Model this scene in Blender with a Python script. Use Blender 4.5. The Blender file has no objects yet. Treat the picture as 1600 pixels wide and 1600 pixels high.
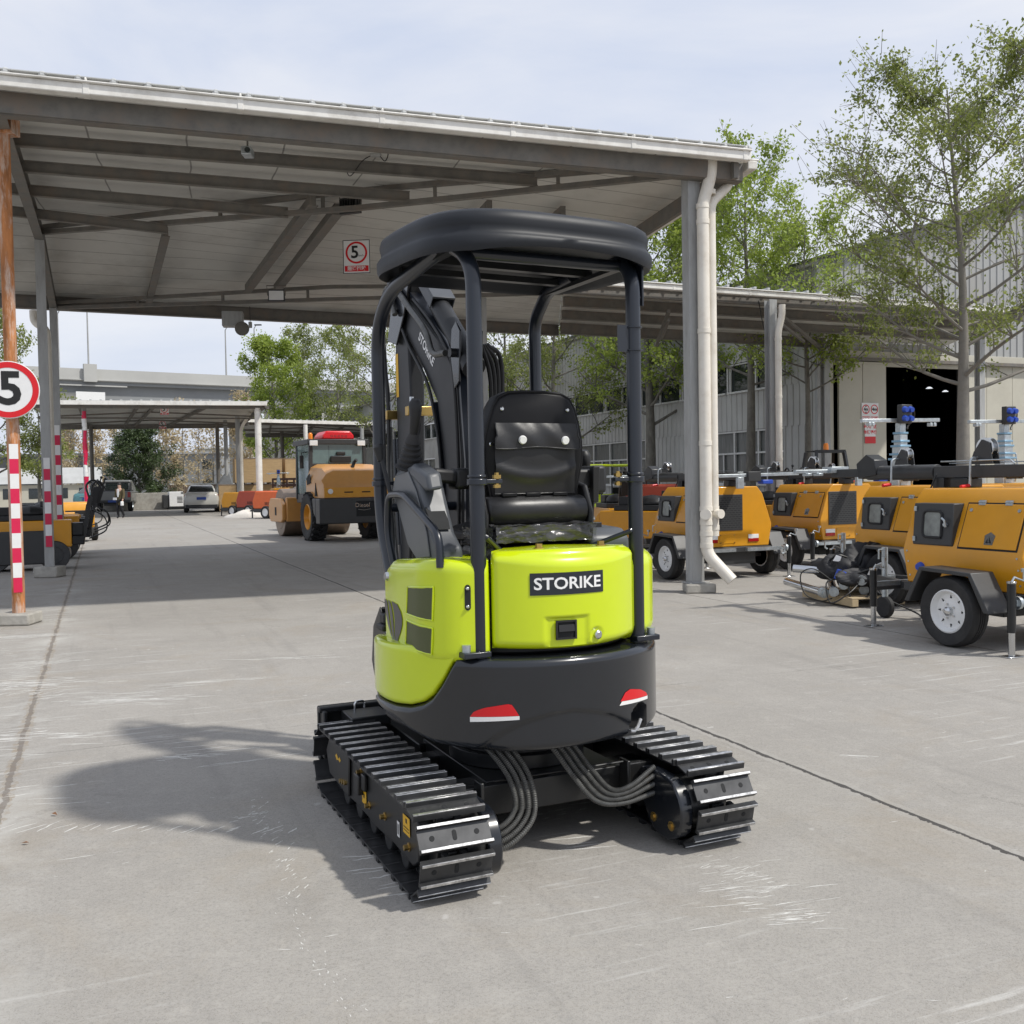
import bpy, bmesh, math, random
import numpy as np
from mathutils import Vector, Matrix
random.seed(7)
SC = bpy.context.scene
COL = SC.collection
R = math.radians
# ------------------------------------------------------------------ camera model (measured from the photograph)
FPX, CAMH, PIT, ROLL = 1550.0, 1.5, R(1.77), R(-1.0)
CM = Matrix.Rotation(math.pi/2-PIT, 3, 'X') @ Matrix.Rotation(ROLL, 3, 'Z')
def at(px, py, Y):                       # point of the place seen at a photo pixel, Y metres ahead
    d = CM @ Vector(((px-800)/FPX, -(py-800)/FPX, -1.0)); t = Y/d.y
    return Vector((0, 0, CAMH)) + d*t
def ground(px, py, z=0.0):               # ground point seen at a photo pixel
    d = CM @ Vector(((px-800)/FPX, -(py-800)/FPX, -1.0)); t = (z-CAMH)/d.z
    return Vector((0, 0, CAMH)) + d*t
TH = R(22.5)                             # heading of the yard road
RF = Vector((-math.sin(TH), math.cos(TH), 0)); RR = Vector((math.cos(TH), math.sin(TH), 0))
# ------------------------------------------------------------------ mesh builder
class MB:
    def __init__(s): s.v = []; s.f = []; s.m = []; s.cur = 0; s.X = None
    def add(s, vs, fs):
        o = len(s.v)
        for p in vs:
            p = Vector(p); s.v.append(tuple(s.X @ p if s.X else p))
        for f in fs: s.f.append(tuple(i+o for i in f)); s.m.append(s.cur)
        return s
    def bx(s, x0, x1, y0, y1, z0, z1):
        s.add([(x0,y0,z0),(x1,y0,z0),(x1,y1,z0),(x0,y1,z0),(x0,y0,z1),(x1,y0,z1),(x1,y1,z1),(x0,y1,z1)],
              [(0,3,2,1),(4,5,6,7),(0,1,5,4),(1,2,6,5),(2,3,7,6),(3,0,4,7)]); return s
    def obx(s, c, size, rot=None):
        a, b, h = size[0]/2, size[1]/2, size[2]/2
        vs = [Vector(p) for p in [(-a,-b,-h),(a,-b,-h),(a,b,-h),(-a,b,-h),(-a,-b,h),(a,-b,h),(a,b,h),(-a,b,h)]]
        if rot is not None: vs = [rot @ v for v in vs]
        s.add([v+Vector(c) for v in vs], [(0,3,2,1),(4,5,6,7),(0,1,5,4),(1,2,6,5),(2,3,7,6),(3,0,4,7)]); return s
    def beam(s, p0, p1, w, h, up=(0,0,1)):           # rectangular bar from p0 to p1
        p0, p1 = Vector(p0), Vector(p1); d = (p1-p0).normalized(); u = Vector(up)
        if abs(d.dot(u)) > .98: u = Vector((1,0,0))
        sd = d.cross(u).normalized(); u = sd.cross(d).normalized()
        q = []
        for p in (p0, p1):
            for a, b in ((-1,-1),(1,-1),(1,1),(-1,1)): q.append(p+sd*(a*w/2)+u*(b*h/2))
        s.add(q, [(3,2,1,0),(4,5,6,7),(0,1,5,4),(1,2,6,5),(2,3,7,6),(3,0,4,7)]); return s
    def ibeam(s, p0, p1, w, h, t=.012, up=(0,0,1)):
        p0, p1 = Vector(p0), Vector(p1); d = (p1-p0).normalized(); u = Vector(up)
        if abs(d.dot(u)) > .98: u = Vector((1,0,0))
        sd = d.cross(u).normalized(); u = sd.cross(d).normalized()
        s.beam(p0+u*(h/2-t/2), p1+u*(h/2-t/2), w, t, u); s.beam(p0-u*(h/2-t/2), p1-u*(h/2-t/2), w, t, u)
        s.beam(p0, p1, t, h-2*t-.002, u); return s
    def prism(s, pts, ax, a0, a1):
        def mk(p, a):
            return (a,p[0],p[1]) if ax == 'x' else (p[0],a,p[1]) if ax == 'y' else (p[0],p[1],a)
        n = len(pts); vs = [mk(p,a0) for p in pts]+[mk(p,a1) for p in pts]
        ar = sum(pts[i][0]*pts[(i+1)%n][1]-pts[(i+1)%n][0]*pts[i][1] for i in range(n))
        if ax == 'y': ar = -ar
        if a1 < a0: ar = -ar
        fs = [tuple(reversed(range(n))), tuple(range(n,2*n))]+[(i,(i+1)%n,n+(i+1)%n,n+i) for i in range(n)]
        if ar < 0: fs = [tuple(reversed(f)) for f in fs]
        s.add(vs, fs); return s
    def loft(s, secs, cap=True):
        n = len(secs[0]); vs = [p for q in secs for p in q]; fs = []
        for k in range(len(secs)-1):
            for i in range(n): fs.append((k*n+i, k*n+(i+1)%n, (k+1)*n+(i+1)%n, (k+1)*n+i))
        if cap: fs += [tuple(reversed(range(n))), tuple(range((len(secs)-1)*n, len(secs)*n))]
        s.add(vs, fs); return s
    def tube(s, pts, r, n=10, cap=True, closed=False):
        pts = [Vector(p) for p in pts]; N = len(pts)
        rs = r if isinstance(r, (list, tuple)) else [r]*N
        secs = []; prev = None
        for i, p in enumerate(pts):
            if closed: d = pts[(i+1) % N]-pts[i-1]
            else: d = pts[min(i+1,N-1)]-pts[max(i-1,0)]
            d.normalize()
            if prev is None:
                a = Vector((0,0,1)) if abs(d.z) < .9 else Vector((1,0,0)); u = d.cross(a).normalized()
            else:
                u = prev-d*prev.dot(d); u.normalize()
            prev = u; w = d.cross(u)
            secs.append([p+(u*math.cos(2*math.pi*k/n)+w*math.sin(2*math.pi*k/n))*rs[i] for k in range(n)])
        if closed: secs.append(secs[0]); cap = False
        s.loft(secs, cap); return s
    def cyl(s, p0, p1, r0, r1=None, n=16, cap=True):
        return s.tube([p0, p1], [r0, r0 if r1 is None else r1], n, cap)
    def lathe(s, prof, c, ax, n=24, cap=True):                 # profile (radius, offset along axis), closed loop allowed
        ax = Vector(ax).normalized(); a = Vector((0,0,1)) if abs(ax.z) < .9 else Vector((1,0,0))
        u = ax.cross(a).normalized(); w = ax.cross(u); c = Vector(c)
        secs = [[c+ax*h+(u*math.cos(2*math.pi*k/n)+w*math.sin(2*math.pi*k/n))*r for k in range(n)] for r, h in prof]
        s.loft(secs, cap); return s
    def grid(s, fn, nu, nv, flip=False):
        vs = [fn(i/nu, j/nv) for j in range(nv+1) for i in range(nu+1)]; fs = []
        for j in range(nv):
            for i in range(nu):
                a = j*(nu+1)+i; q = (a, a+1, a+nu+2, a+nu+1); fs.append(tuple(reversed(q)) if flip else q)
        s.add(vs, fs); return s
    def ball(s, c, r, n=12, sc=(1,1,1)):
        c = Vector(c)
        def fn(u, v):
            a, b = u*2*math.pi, (v-.5)*math.pi
            return c+Vector((math.cos(a)*math.cos(b)*r*sc[0], math.sin(a)*math.cos(b)*r*sc[1], math.sin(b)*r*sc[2]))
        return s.grid(fn, n, max(6, n//2))
    def mat(s, i): s.cur = i; return s

SPLIT = {'bolts','hood_bolts','label','mast_cradle','skids','rear_lamp','work_lamp','eyes','hinge','roof_frame','numeral','jack_foot','outrigger'}
def split_pieces(mb):                                 # connected pieces whose boxes touch stay together
    n = len(mb.v); p = list(range(n))
    def find(a):
        while p[a] != a: p[a] = p[p[a]]; a = p[a]
        return a
    for f in mb.f:
        for k in f[1:]: p[find(k)] = find(f[0])
    comp = {}
    for i in range(n): comp.setdefault(find(i), []).append(i)
    boxes = [[[min(mb.v[i][k] for i in c)-.004 for k in range(3)], [max(mb.v[i][k] for i in c)+.004 for k in range(3)], set(c)] for c in comp.values()]
    merged = True
    while merged:
        merged = False
        for i in range(len(boxes)):
            for j in range(i+1, len(boxes)):
                a, b = boxes[i], boxes[j]
                if all(a[0][k] <= b[1][k] and b[0][k] <= a[1][k] for k in range(3)):
                    boxes[i] = [[min(a[0][k],b[0][k]) for k in range(3)], [max(a[1][k],b[1][k]) for k in range(3)], a[2]|b[2]]; boxes.pop(j); merged = True; break
            if merged: break
    out = []
    for _, _, s in boxes:
        m = MB(); idx = {}
        for i in sorted(s): idx[i] = len(m.v); m.v.append(mb.v[i])
        for f, mi in zip(mb.f, mb.m):
            if f[0] in s: m.f.append(tuple(idx[i] for i in f)); m.m.append(mi)
        out.append(m)
    return out
def obj(name, mb, mats, parent=None, bevel=0, seg=2, smooth=38, loc=None, rotz=None):
    if name in SPLIT:
        ps = split_pieces(mb)
        if len(ps) > 1:
            SPLIT.discard(name); nm = name[:-1] if name in ('bolts','hood_bolts','eyes','skids') else name
            os_ = [obj(nm, p_, mats, parent, bevel, seg, smooth, loc, rotz) for p_ in ps]; SPLIT.add(name); return os_[0]
    me = bpy.data.meshes.new(name)
    me.from_pydata(mb.v, [], mb.f)
    mats = mats if isinstance(mats, (list, tuple)) else [mats]
    for m in mats: me.materials.append(m)
    if len(mats) > 1: me.polygons.foreach_set('material_index', mb.m)
    if smooth:
        me.polygons.foreach_set('use_smooth', [True]*len(me.polygons)); me.update()
        me.set_sharp_from_angle(angle=R(smooth))
    me.update()
    o = bpy.data.objects.new(name, me); COL.objects.link(o)
    if parent: o.parent = parent
    if loc is not None: o.location = loc
    if rotz is not None: o.rotation_euler.z = rotz
    if bevel:
        b = o.modifiers.new('bevel', 'BEVEL'); b.width = bevel; b.segments = seg; b.limit_method = 'ANGLE'; b.angle_limit = R(35)
    return o
def tag(o, label=None, cat=None, group=None, kind=None):
    if label: o['label'] = label
    if cat: o['category'] = cat
    if group: o['group'] = group
    if kind: o['kind'] = kind
    return o
def thing(name, label, cat, loc=(0,0,0), rotz=0, group=None):
    o = bpy.data.objects.new(name, None); o.empty_display_size = .2; COL.objects.link(o)
    o.location = loc; o.rotation_euler = (0,0,rotz)
    return tag(o, label, cat, group)
def kids(o): return [c for c in bpy.data.objects if c.parent == o]
def copy_tree(o, parent=None):
    c = o.copy(); COL.objects.link(c)
    if parent: c.parent = parent
    for k in kids(o): copy_tree(k, c)
    return c
def clone(src, label, loc, rotz, group=None):
    c = copy_tree(src); c.location = loc; c.rotation_euler = (0,0,rotz); c['label'] = label
    if group: c['group'] = group
    return c
def smooth_path(pts, n=8, closed=False):             # Catmull-Rom
    P = [Vector(p) for p in pts]; out = []; N = len(P)
    rng = range(N) if closed else range(N-1)
    for i in rng:
        p0 = P[(i-1) % N] if closed or i > 0 else P[0]*2-P[1]
        p1, p2 = P[i], P[(i+1) % N]
        p3 = P[(i+2) % N] if closed or i+2 < N else P[-1]*2-P[-2]
        for k in range(n):
            t = k/n
            out.append(.5*((2*p1)+(p2-p0)*t+(2*p0-5*p1+4*p2-p3)*t*t+(3*p1-p0-3*p2+p3)*t**3))
    if not closed: out.append(P[-1])
    return out
def bend_path(pts, r=.1, n=6):                       # polyline with rounded corners
    P = [Vector(p) for p in pts]; out = [P[0]]
    for i in range(1, len(P)-1):
        a = (P[i-1]-P[i]); b = (P[i+1]-P[i]); rr = min(r, a.length*.48, b.length*.48)
        a = P[i]+a.normalized()*rr; b = P[i]+b.normalized()*rr
        for k in range(n+1):
            t = k/n; out.append(a*(1-t)**2+P[i]*2*t*(1-t)+b*t*t)
    out.append(P[-1]); return out
_txt = {}
def text2d(s, size=1.0, off=0.0, sx=1.0, align='CENTER'):   # triangulated lettering in a flat x/y frame
    cu = bpy.data.curves.new('lettering', 'FONT'); cu.body = s; cu.size = size; cu.offset = off
    cu.align_x = align; cu.align_y = 'CENTER'; cu.resolution_u = 3
    o = bpy.data.objects.new('lettering', cu); COL.objects.link(o)
    dg = bpy.context.evaluated_depsgraph_get(); me = o.evaluated_get(dg).to_mesh()
    vs = [(v.co.x*sx, v.co.y) for v in me.vertices]; fs = [tuple(p.vertices) for p in me.polygons]
    o.evaluated_get(dg).to_mesh_clear(); bpy.data.objects.remove(o); bpy.data.curves.remove(cu)
    return vs, fs
def put_text(mb, s, size, org, ux, uy, off=0.0, sx=1.0, align='CENTER'):
    vs, fs = text2d(s, size, off, sx, align); org, ux, uy = Vector(org), Vector(ux).normalized(), Vector(uy).normalized()
    mb.add([org+ux*x+uy*y for x, y in vs], fs); return mb
def disc(mb, c, ux, uy, r, n=40, r0=None):
    c, ux, uy = Vector(c), Vector(ux).normalized(), Vector(uy).normalized()
    pt = lambda rr, k: c+ux*math.cos(2*math.pi*k/n)*rr+uy*math.sin(2*math.pi*k/n)*rr
    if r0 is None: mb.add([pt(r,k) for k in range(n)], [tuple(range(n))])
    else: mb.add([pt(r,k) for k in range(n)]+[pt(r0,k) for k in range(n)], [(k,(k+1)%n,n+(k+1)%n,n+k) for k in range(n)])
    return mb

# ------------------------------------------------------------------ materials
def nodes(m):
    m.use_nodes = True; nt = m.node_tree; return nt, nt.nodes, nt.links, nt.nodes['Principled BSDF']
def mat(name, col, rough=.5, metal=0, var=.12, scale=6.0, bump=0.0, bscale=40.0, coat=0, spec=.5, dirt=None, dirt_amt=.5, dscale=2.5, trans=0, alpha=1, emit=None, aniso=None):
    m = bpy.data.materials.new(name); nt, N, L, P = nodes(m)
    P.inputs['Roughness'].default_value = rough; P.inputs['Metallic'].default_value = metal
    P.inputs['Specular IOR Level'].default_value = spec
    if coat: P.inputs['Coat Weight'].default_value = coat; P.inputs['Coat Roughness'].default_value = .06
    if trans: P.inputs['Transmission Weight'].default_value = trans
    if alpha < 1: P.inputs['Alpha'].default_value = alpha
    if emit: P.inputs['Emission Color'].default_value = (*emit[:3],1); P.inputs['Emission Strength'].default_value = emit[3]
    tc = N.new('ShaderNodeTexCoord'); vec = tc.outputs['Object']
    if aniso:
        mp = N.new('ShaderNodeMapping'); mp.inputs['Scale'].default_value = aniso; L.new(vec, mp.inputs[0]); vec = mp.outputs[0]
    nz = N.new('ShaderNodeTexNoise'); nz.inputs['Scale'].default_value = scale; nz.inputs['Detail'].default_value = 6; nz.inputs['Roughness'].default_value = .6
    L.new(vec, nz.inputs['Vector'])
    rp = N.new('ShaderNodeValToRGB'); e = rp.color_ramp.elements
    e[0].position = .3; e[1].position = .7
    e[0].color = (*[c*(1-var) for c in col],1); e[1].color = (*[min(1,c*(1+var)) for c in col],1)
    L.new(nz.outputs['Fac'], rp.inputs[0]); out = rp.outputs[0]
    if dirt:
        n2 = N.new('ShaderNodeTexNoise'); n2.inputs['Scale'].default_value = dscale; n2.inputs['Detail'].default_value = 9; n2.inputs['Roughness'].default_value = .7
        L.new(vec, n2.inputs['Vector'])
        r2 = N.new('ShaderNodeValToRGB'); r2.color_ramp.elements[0].position = .48; r2.color_ramp.elements[1].position = .68
        r2.color_ramp.elements[1].color = (dirt_amt,)*3+(1,)
        L.new(n2.outputs['Fac'], r2.inputs[0])
        mx = N.new('ShaderNodeMixRGB'); L.new(r2.outputs[0], mx.inputs[0]); L.new(out, mx.inputs[1]); mx.inputs[2].default_value = (*dirt,1); out = mx.outputs[0]
    L.new(out, P.inputs['Base Color'])
    rr = N.new('ShaderNodeMapRange'); rr.inputs[3].default_value = max(.02,rough*.85); rr.inputs[4].default_value = min(1,rough*1.2)
    L.new(nz.outputs['Fac'], rr.inputs[0]); L.new(rr.outputs[0], P.inputs['Roughness'])
    if bump:
        n3 = N.new('ShaderNodeTexNoise'); n3.inputs['Scale'].default_value = bscale; n3.inputs['Detail'].default_value = 5; L.new(vec, n3.inputs['Vector'])
        b = N.new('ShaderNodeBump'); b.inputs['Strength'].default_value = bump; b.inputs['Distance'].default_value = .01
        L.new(n3.outputs['Fac'], b.inputs['Height']); L.new(b.outputs[0], P.inputs['Normal'])
    return m
M = {}
M['lime'] = mat('lime_paint', (.54,.66,.006), .22, var=.02, coat=.6)
M['char'] = mat('charcoal_gloss_paint', (.0095,.0115,.0155), .22, var=.05, coat=.4)
M['pocket'] = mat('soft_black_vinyl_pocket', (.013,.013,.014), .38, var=.1, spec=.45, bump=.25, bscale=9)  # base lighter than the seat vinyl: soft sheen put into the colour
M['boom'] = mat('dark_grey_boom_paint', (.017,.018,.020), .42, var=.08, spec=.35)
M['navy'] = mat('dark_blue_grey_tube_paint', (.011,.0145,.022), .30, var=.08, coat=.2)
M['roofplastic'] = mat('dark_grey_moulded_plastic', (.016,.018,.022), .48, var=.1, bump=.05, bscale=300, spec=.3)
M['black'] = mat('black_paint', (.011,.012,.013), .34, var=.2, dirt=(.05,.045,.04), dirt_amt=.25)
M['rubber'] = mat('black_rubber', (.016,.016,.017), .72, var=.25, dirt=(.08,.075,.07), dirt_amt=.35)
M['vinyl'] = mat('black_vinyl', (.006,.006,.007), .42, spec=.22, var=.1, bump=.12, bscale=12)
M['plastic'] = mat('black_plastic', (.010,.010,.011), .5, var=.15)
M['grey'] = mat('grey_plastic_console', (.062,.068,.077), .42, var=.06)
M['greyl'] = mat('light_grey_plastic', (.11,.115,.12), .4, var=.06)
M['padsteel'] = mat('black_track_steel', (.06,.061,.063), .40, metal=.6, var=.25, scale=12, dirt=(.07,.07,.07), dirt_amt=.25, dscale=9)
M['barsteel'] = mat('scuffed_bare_steel', (.60,.60,.60), .35, metal=.9, var=.35, scale=40, dirt=(.05,.05,.05), dirt_amt=.55, dscale=16)
M['chrome'] = mat('bright_steel', (.55,.56,.57), .18, metal=1, var=.08)
M['galv'] = mat('galvanised_steel', (.46,.50,.52), .38, metal=.8, var=.2, scale=20)
M['brass'] = mat('zinc_yellow_brass', (.50,.34,.11), .3, metal=.9, var=.15)
M['white'] = mat('white_paint', (.75,.75,.74), .4, var=.04)
M['red'] = mat('reflective_red', (.62,.008,.014), .3, var=.04)
M['yellowlab'] = mat('yellow_warning_label', (.70,.40,.015), .4, var=.05)
M['amber'] = mat('amber_powder_paint', (.64,.285,.010), .34, var=.04, coat=.15, dirt=(.50,.27,.05), dirt_amt=.15)
M['ambertop'] = M['amber']
M['dkgrey'] = mat('dark_grey_powder_paint', (.035,.036,.037), .45, var=.1)
M['bluesock'] = mat('blue_socket_plastic', (.02,.07,.42), .35, var=.06)
M['orange'] = mat('orange_paint', (.72,.135,.03), .4, var=.05)
M['redpaint'] = mat('red_orange_paint', (.38,.055,.025), .4, var=.06)
M['tan'] = mat('tan_yellow_paint', (.55,.27,.075), .35, var=.05, coat=.2, dirt=(.4,.25,.12), dirt_amt=.2)
M['rust'] = mat('rust_streaked_white_paint', (.40,.16,.055), .8, var=.4, scale=9, dirt=(.62,.56,.50), dirt_amt=.9, dscale=7, bump=.3, bscale=60, aniso=(1.6,1.6,.30))
M['post'] = mat('grey_painted_steel', (.36,.365,.36), .5, var=.1, dirt=(.20,.19,.17), dirt_amt=.5, dscale=4, aniso=(2,2,.4))
M['truss'] = mat('weathered_grey_brown_truss', (.155,.147,.132), .65, var=.22, dirt=(.17,.11,.07), dirt_amt=.45, dscale=3)
M['pvc'] = mat('cream_pvc_pipe', (.74,.70,.62), .38, var=.05, dirt=(.42,.36,.28), dirt_amt=.45, dscale=3)
M['gutter'] = mat('white_pvc_gutter', (.76,.745,.70), .45, var=.05, dirt=(.38,.35,.30), dirt_amt=.5, dscale=2.2)
M['footing'] = mat('concrete_block', (.36,.345,.31), .9, var=.2, dirt=(.22,.2,.17), dirt_amt=.5, bump=.5, bscale=25)
M['bark'] = mat('grey_bark', (.15,.14,.12), .9, var=.3, scale=8, dirt=(.09,.08,.065), dirt_amt=.6, dscale=7, bump=.6, bscale=20, aniso=(1,1,.5))
M['barkpale'] = mat('pale_bark', (.22,.205,.18), .9, var=.25, scale=5, dirt=(.13,.115,.09), dirt_amt=.6, dscale=5, bump=.4, bscale=20)
M['wood'] = mat('plywood', (.42,.29,.15), .7, var=.14, scale=3, aniso=(1,1,6), dirt=(.28,.19,.1), dirt_amt=.35)
M['pallet'] = mat('raw_pallet_wood', (.46,.36,.22), .8, var=.2, scale=6)
M['fence'] = mat('brown_fence', (.22,.17,.13), .8, var=.2)
M['glass'] = mat('dark_window_glass', (.018,.024,.024), .06, var=.2, spec=.8)
M['cabglass'] = mat('green_tinted_glass', (.10,.155,.15), .05, var=.1, spec=.8)
M['bag'] = mat('black_nylon_bag', (.014,.014,.016), .6, var=.2, bump=.6, bscale=14)
M['skin'] = mat('skin', (.52,.33,.25), .55, var=.05)
M['olive'] = mat('olive_brown_coat', (.095,.075,.035), .85, var=.15)
M['hair'] = mat('black_hair', (.012,.010,.010), .5)
M['cloth'] = mat('dark_trousers', (.012,.012,.015), .85)
M['lensred'] = mat('red_lamp_lens', (.35,.012,.012), .2, var=.05)
M['lensorange'] = mat('orange_lamp_lens', (.75,.22,.02), .2, var=.05)
M['platebl'] = mat('blue_plate', (.015,.06,.30), .4)
M['truckgrey'] = mat('grey_car_paint', (.17,.175,.17), .3, var=.03, coat=.5)
M['carwhite'] = mat('champagne_car_paint', (.50,.49,.45), .28, var=.02, coat=.6)
M['teal'] = mat('teal_car_paint', (.06,.17,.19), .3, coat=.5)
M['sack'] = mat('dusty_white_sack', (.60,.57,.52), .9, var=.1, bump=.4, bscale=8)
M['overpass'] = mat('pale_concrete', (.42,.42,.40), .85, var=.08, scale=.15, dirt=(.33,.33,.32), dirt_amt=.5, dscale=.12)
M['girder'] = mat('grey_concrete_girder', (.25,.26,.265), .85, var=.08, scale=.2)
M['cream'] = mat('cream_sandwich_panel', (.47,.45,.375), .55, var=.05, scale=1, dirt=(.34,.31,.25), dirt_amt=.3, dscale=.8)
M['frame'] = mat('pale_window_frame', (.52,.52,.50), .5, var=.05)
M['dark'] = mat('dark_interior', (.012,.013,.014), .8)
M['clear'] = mat('thin_clear_plastic_film', (.10,.10,.104), .09, var=.4, scale=8, bump=.8, bscale=26, spec=1.0, alpha=.45)
M['drum'] = mat('worn_steel_drum', (.24,.19,.15), .42, metal=.55, var=.3, scale=5, dirt=(.2,.11,.06), dirt_amt=.5)
M['cable'] = mat('black_cable', (.012,.012,.012), .5)
M['hose'] = mat('grey_spiral_hose_guard', (.10,.10,.095), .38, metal=.35, var=.3, scale=30)
def leaf_mat(name, c1, c2, tr=.35):
    m = bpy.data.materials.new(name); nt, N, L, P = nodes(m)
    at_ = N.new('ShaderNodeAttribute'); at_.attribute_name = 'tone'
    rp = N.new('ShaderNodeValToRGB'); rp.color_ramp.elements[0].color = (*c1,1); rp.color_ramp.elements[1].color = (*c2,1)
    L.new(at_.outputs['Fac'], rp.inputs[0]); L.new(rp.outputs[0], P.inputs['Base Color']); P.inputs['Roughness'].default_value = .55
    t = N.new('ShaderNodeBsdfTranslucent'); L.new(rp.outputs[0], t.inputs[0])
    mx = N.new('ShaderNodeMixShader'); mx.inputs[0].default_value = tr; L.new(P.outputs[0], mx.inputs[1]); L.new(t.outputs[0], mx.inputs[2])
    L.new(mx.outputs[0], N['Material Output'].inputs[0]); return m
M['leaf'] = leaf_mat('olive_spring_leaf', (.12,.16,.035), (.36,.40,.11), .5)
M['leafbright'] = leaf_mat('bright_spring_leaf', (.18,.26,.035), (.42,.50,.10), .55)
M['leafdark'] = leaf_mat('conifer_needle', (.022,.045,.014), (.075,.11,.03), .15)
M['leaftan'] = leaf_mat('dry_straw_twig', (.36,.29,.18), (.60,.50,.31), .3)

def mesh_grille(name, base, hole, sx, sz, thr=.3):   # perforated sheet: round holes in staggered rows (object coordinates)
    m = bpy.data.materials.new(name); nt, N, L, P = nodes(m)
    uv = N.new('ShaderNodeUVMap'); vo = N.new('ShaderNodeTexVoronoi'); vo.voronoi_dimensions = '2D'; vo.inputs['Randomness'].default_value = 0
    mp = N.new('ShaderNodeMapping'); mp.inputs['Scale'].default_value = (sx,sz,1); mp.inputs['Rotation'].default_value = (0,0,R(45)); vo.inputs['Scale'].default_value = 1
    L.new(uv.outputs[0], mp.inputs[0]); L.new(mp.outputs[0], vo.inputs['Vector'])
    rp = N.new('ShaderNodeValToRGB'); rp.color_ramp.elements[0].position = thr; rp.color_ramp.elements[1].position = thr+.08
    rp.color_ramp.elements[0].color = (*hole,1); rp.color_ramp.elements[1].color = (*base,1)
    L.new(vo.outputs['Distance'], rp.inputs[0]); L.new(rp.outputs[0], P.inputs['Base Color']); P.inputs['Roughness'].default_value = .5
    return m
M['perf'] = mesh_grille('perforated_grille', (.10,.115,.035), (.004,.004,.004), 30, 30, .27)

def corr_mat(name, col, vec, pitch=.2, depth=.02, dirt=(.3,.29,.27)):   # standing-rib sheet wall; vec = horizontal direction along wall
    m = bpy.data.materials.new(name); nt, N, L, P = nodes(m)
    tc = N.new('ShaderNodeTexCoord'); sp = N.new('ShaderNodeVectorMath'); sp.operation = 'DOT_PRODUCT'; sp.inputs[1].default_value = vec
    L.new(tc.outputs['Object'], sp.inputs[0])
    nz = N.new('ShaderNodeTexNoise'); nz.inputs['Scale'].default_value = .6; nz.inputs['Detail'].default_value = 8; L.new(tc.outputs['Object'], nz.inputs['Vector'])
    rp = N.new('ShaderNodeValToRGB'); rp.color_ramp.elements[0].position = .4; rp.color_ramp.elements[1].position = .75
    rp.color_ramp.elements[0].color = (*col,1); rp.color_ramp.elements[1].color = (*dirt,1); L.new(nz.outputs['Fac'], rp.inputs[0]); L.new(rp.outputs[0], P.inputs['Base Color'])
    P.inputs['Roughness'].default_value = .5
    return m
M['wallsheet'] = corr_mat('white_rib_sheet', (.44,.44,.42), RF)
M['roofsheet'] = mat('grey_white_roof_sheet', (.45,.46,.46), .5, var=.06, scale=2, dirt=(.3,.3,.29), dirt_amt=.4, dscale=1.5)
def seam_mat(name, vec, pitch, off=0.0):             # sheet ceiling with lapped seams running across vec
    m = mat(name, (.56,.555,.52), .55, var=.06, scale=1.2, dirt=(.27,.255,.225), dirt_amt=.45, dscale=.8); nt, N, L, P = nodes(m)
    src = P.inputs['Base Color'].links[0].from_socket
    tc = N.new('ShaderNodeTexCoord'); d = N.new('ShaderNodeVectorMath'); d.operation = 'DOT_PRODUCT'; d.inputs[1].default_value = vec; L.new(tc.outputs['Object'], d.inputs[0])
    nz = N.new('ShaderNodeTexNoise'); nz.inputs['Scale'].default_value = .5; L.new(tc.outputs['Object'], nz.inputs['Vector'])
    a = N.new('ShaderNodeMath'); a.operation = 'MULTIPLY_ADD'; a.inputs[1].default_value = .18; L.new(nz.outputs['Fac'], a.inputs[0]); L.new(d.outputs['Value'], a.inputs[2])
    b = N.new('ShaderNodeMath'); b.operation = 'DIVIDE'; b.inputs[1].default_value = pitch; L.new(a.outputs[0], b.inputs[0])
    c = N.new('ShaderNodeMath'); c.operation = 'FRACT'; L.new(b.outputs[0], c.inputs[0]); e = N.new('ShaderNodeMath'); e.operation = 'LESS_THAN'; e.inputs[1].default_value = .022/pitch; L.new(c.outputs[0], e.inputs[0])
    mx = N.new('ShaderNodeMixRGB'); g = N.new('ShaderNodeMath'); g.operation = 'MULTIPLY'; g.inputs[1].default_value = .75; L.new(e.outputs[0], g.inputs[0]); L.new(g.outputs[0], mx.inputs[0]); L.new(src, mx.inputs[1]); mx.inputs[2].default_value = (.10,.095,.085,1); L.new(mx.outputs[0], P.inputs['Base Color']); return m
M['ceiling'] = seam_mat('ceiling_sheet_with_cross_seams', (-.3827,.9239,0), .62)
M['ceilingA'] = seam_mat('ceiling_sheet_with_long_seams', (.955,.296,0), 1.15)
# ================================================================== sky, sun, camera
cam = bpy.data.cameras.new('camera'); co = bpy.data.objects.new('camera', cam); COL.objects.link(co)
cam.lens = 36*FPX/1600; cam.sensor_width = 36; cam.clip_end = 3000; cam.clip_start = .05
co.matrix_world = Matrix.Translation((0,0,CAMH)) @ CM.to_4x4(); SC.camera = co
SUN = Vector((.71,-.26,1.0)).normalized(); EL = math.asin(SUN.z); AZ = math.atan2(SUN.x, SUN.y)
sl = bpy.data.lights.new('sun', 'SUN'); sl.energy = 3.3; sl.angle = R(2.2); sl.color = (1,.965,.90)
so = bpy.data.objects.new('sun', sl); COL.objects.link(so); so.rotation_euler = SUN.to_track_quat('Z','Y').to_euler()
w = bpy.data.worlds.new('World'); SC.world = w; w.use_nodes = True
nt = w.node_tree; N = nt.nodes; L = nt.links; N.clear()
sky = N.new('ShaderNodeTexSky'); sky.sky_type = 'NISHITA'; sky.sun_disc = False; sky.sun_elevation = EL; sky.sun_rotation = AZ
sky.air_density = 1.0; sky.dust_density = 2.5; sky.ozone_density = 1.2
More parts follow.
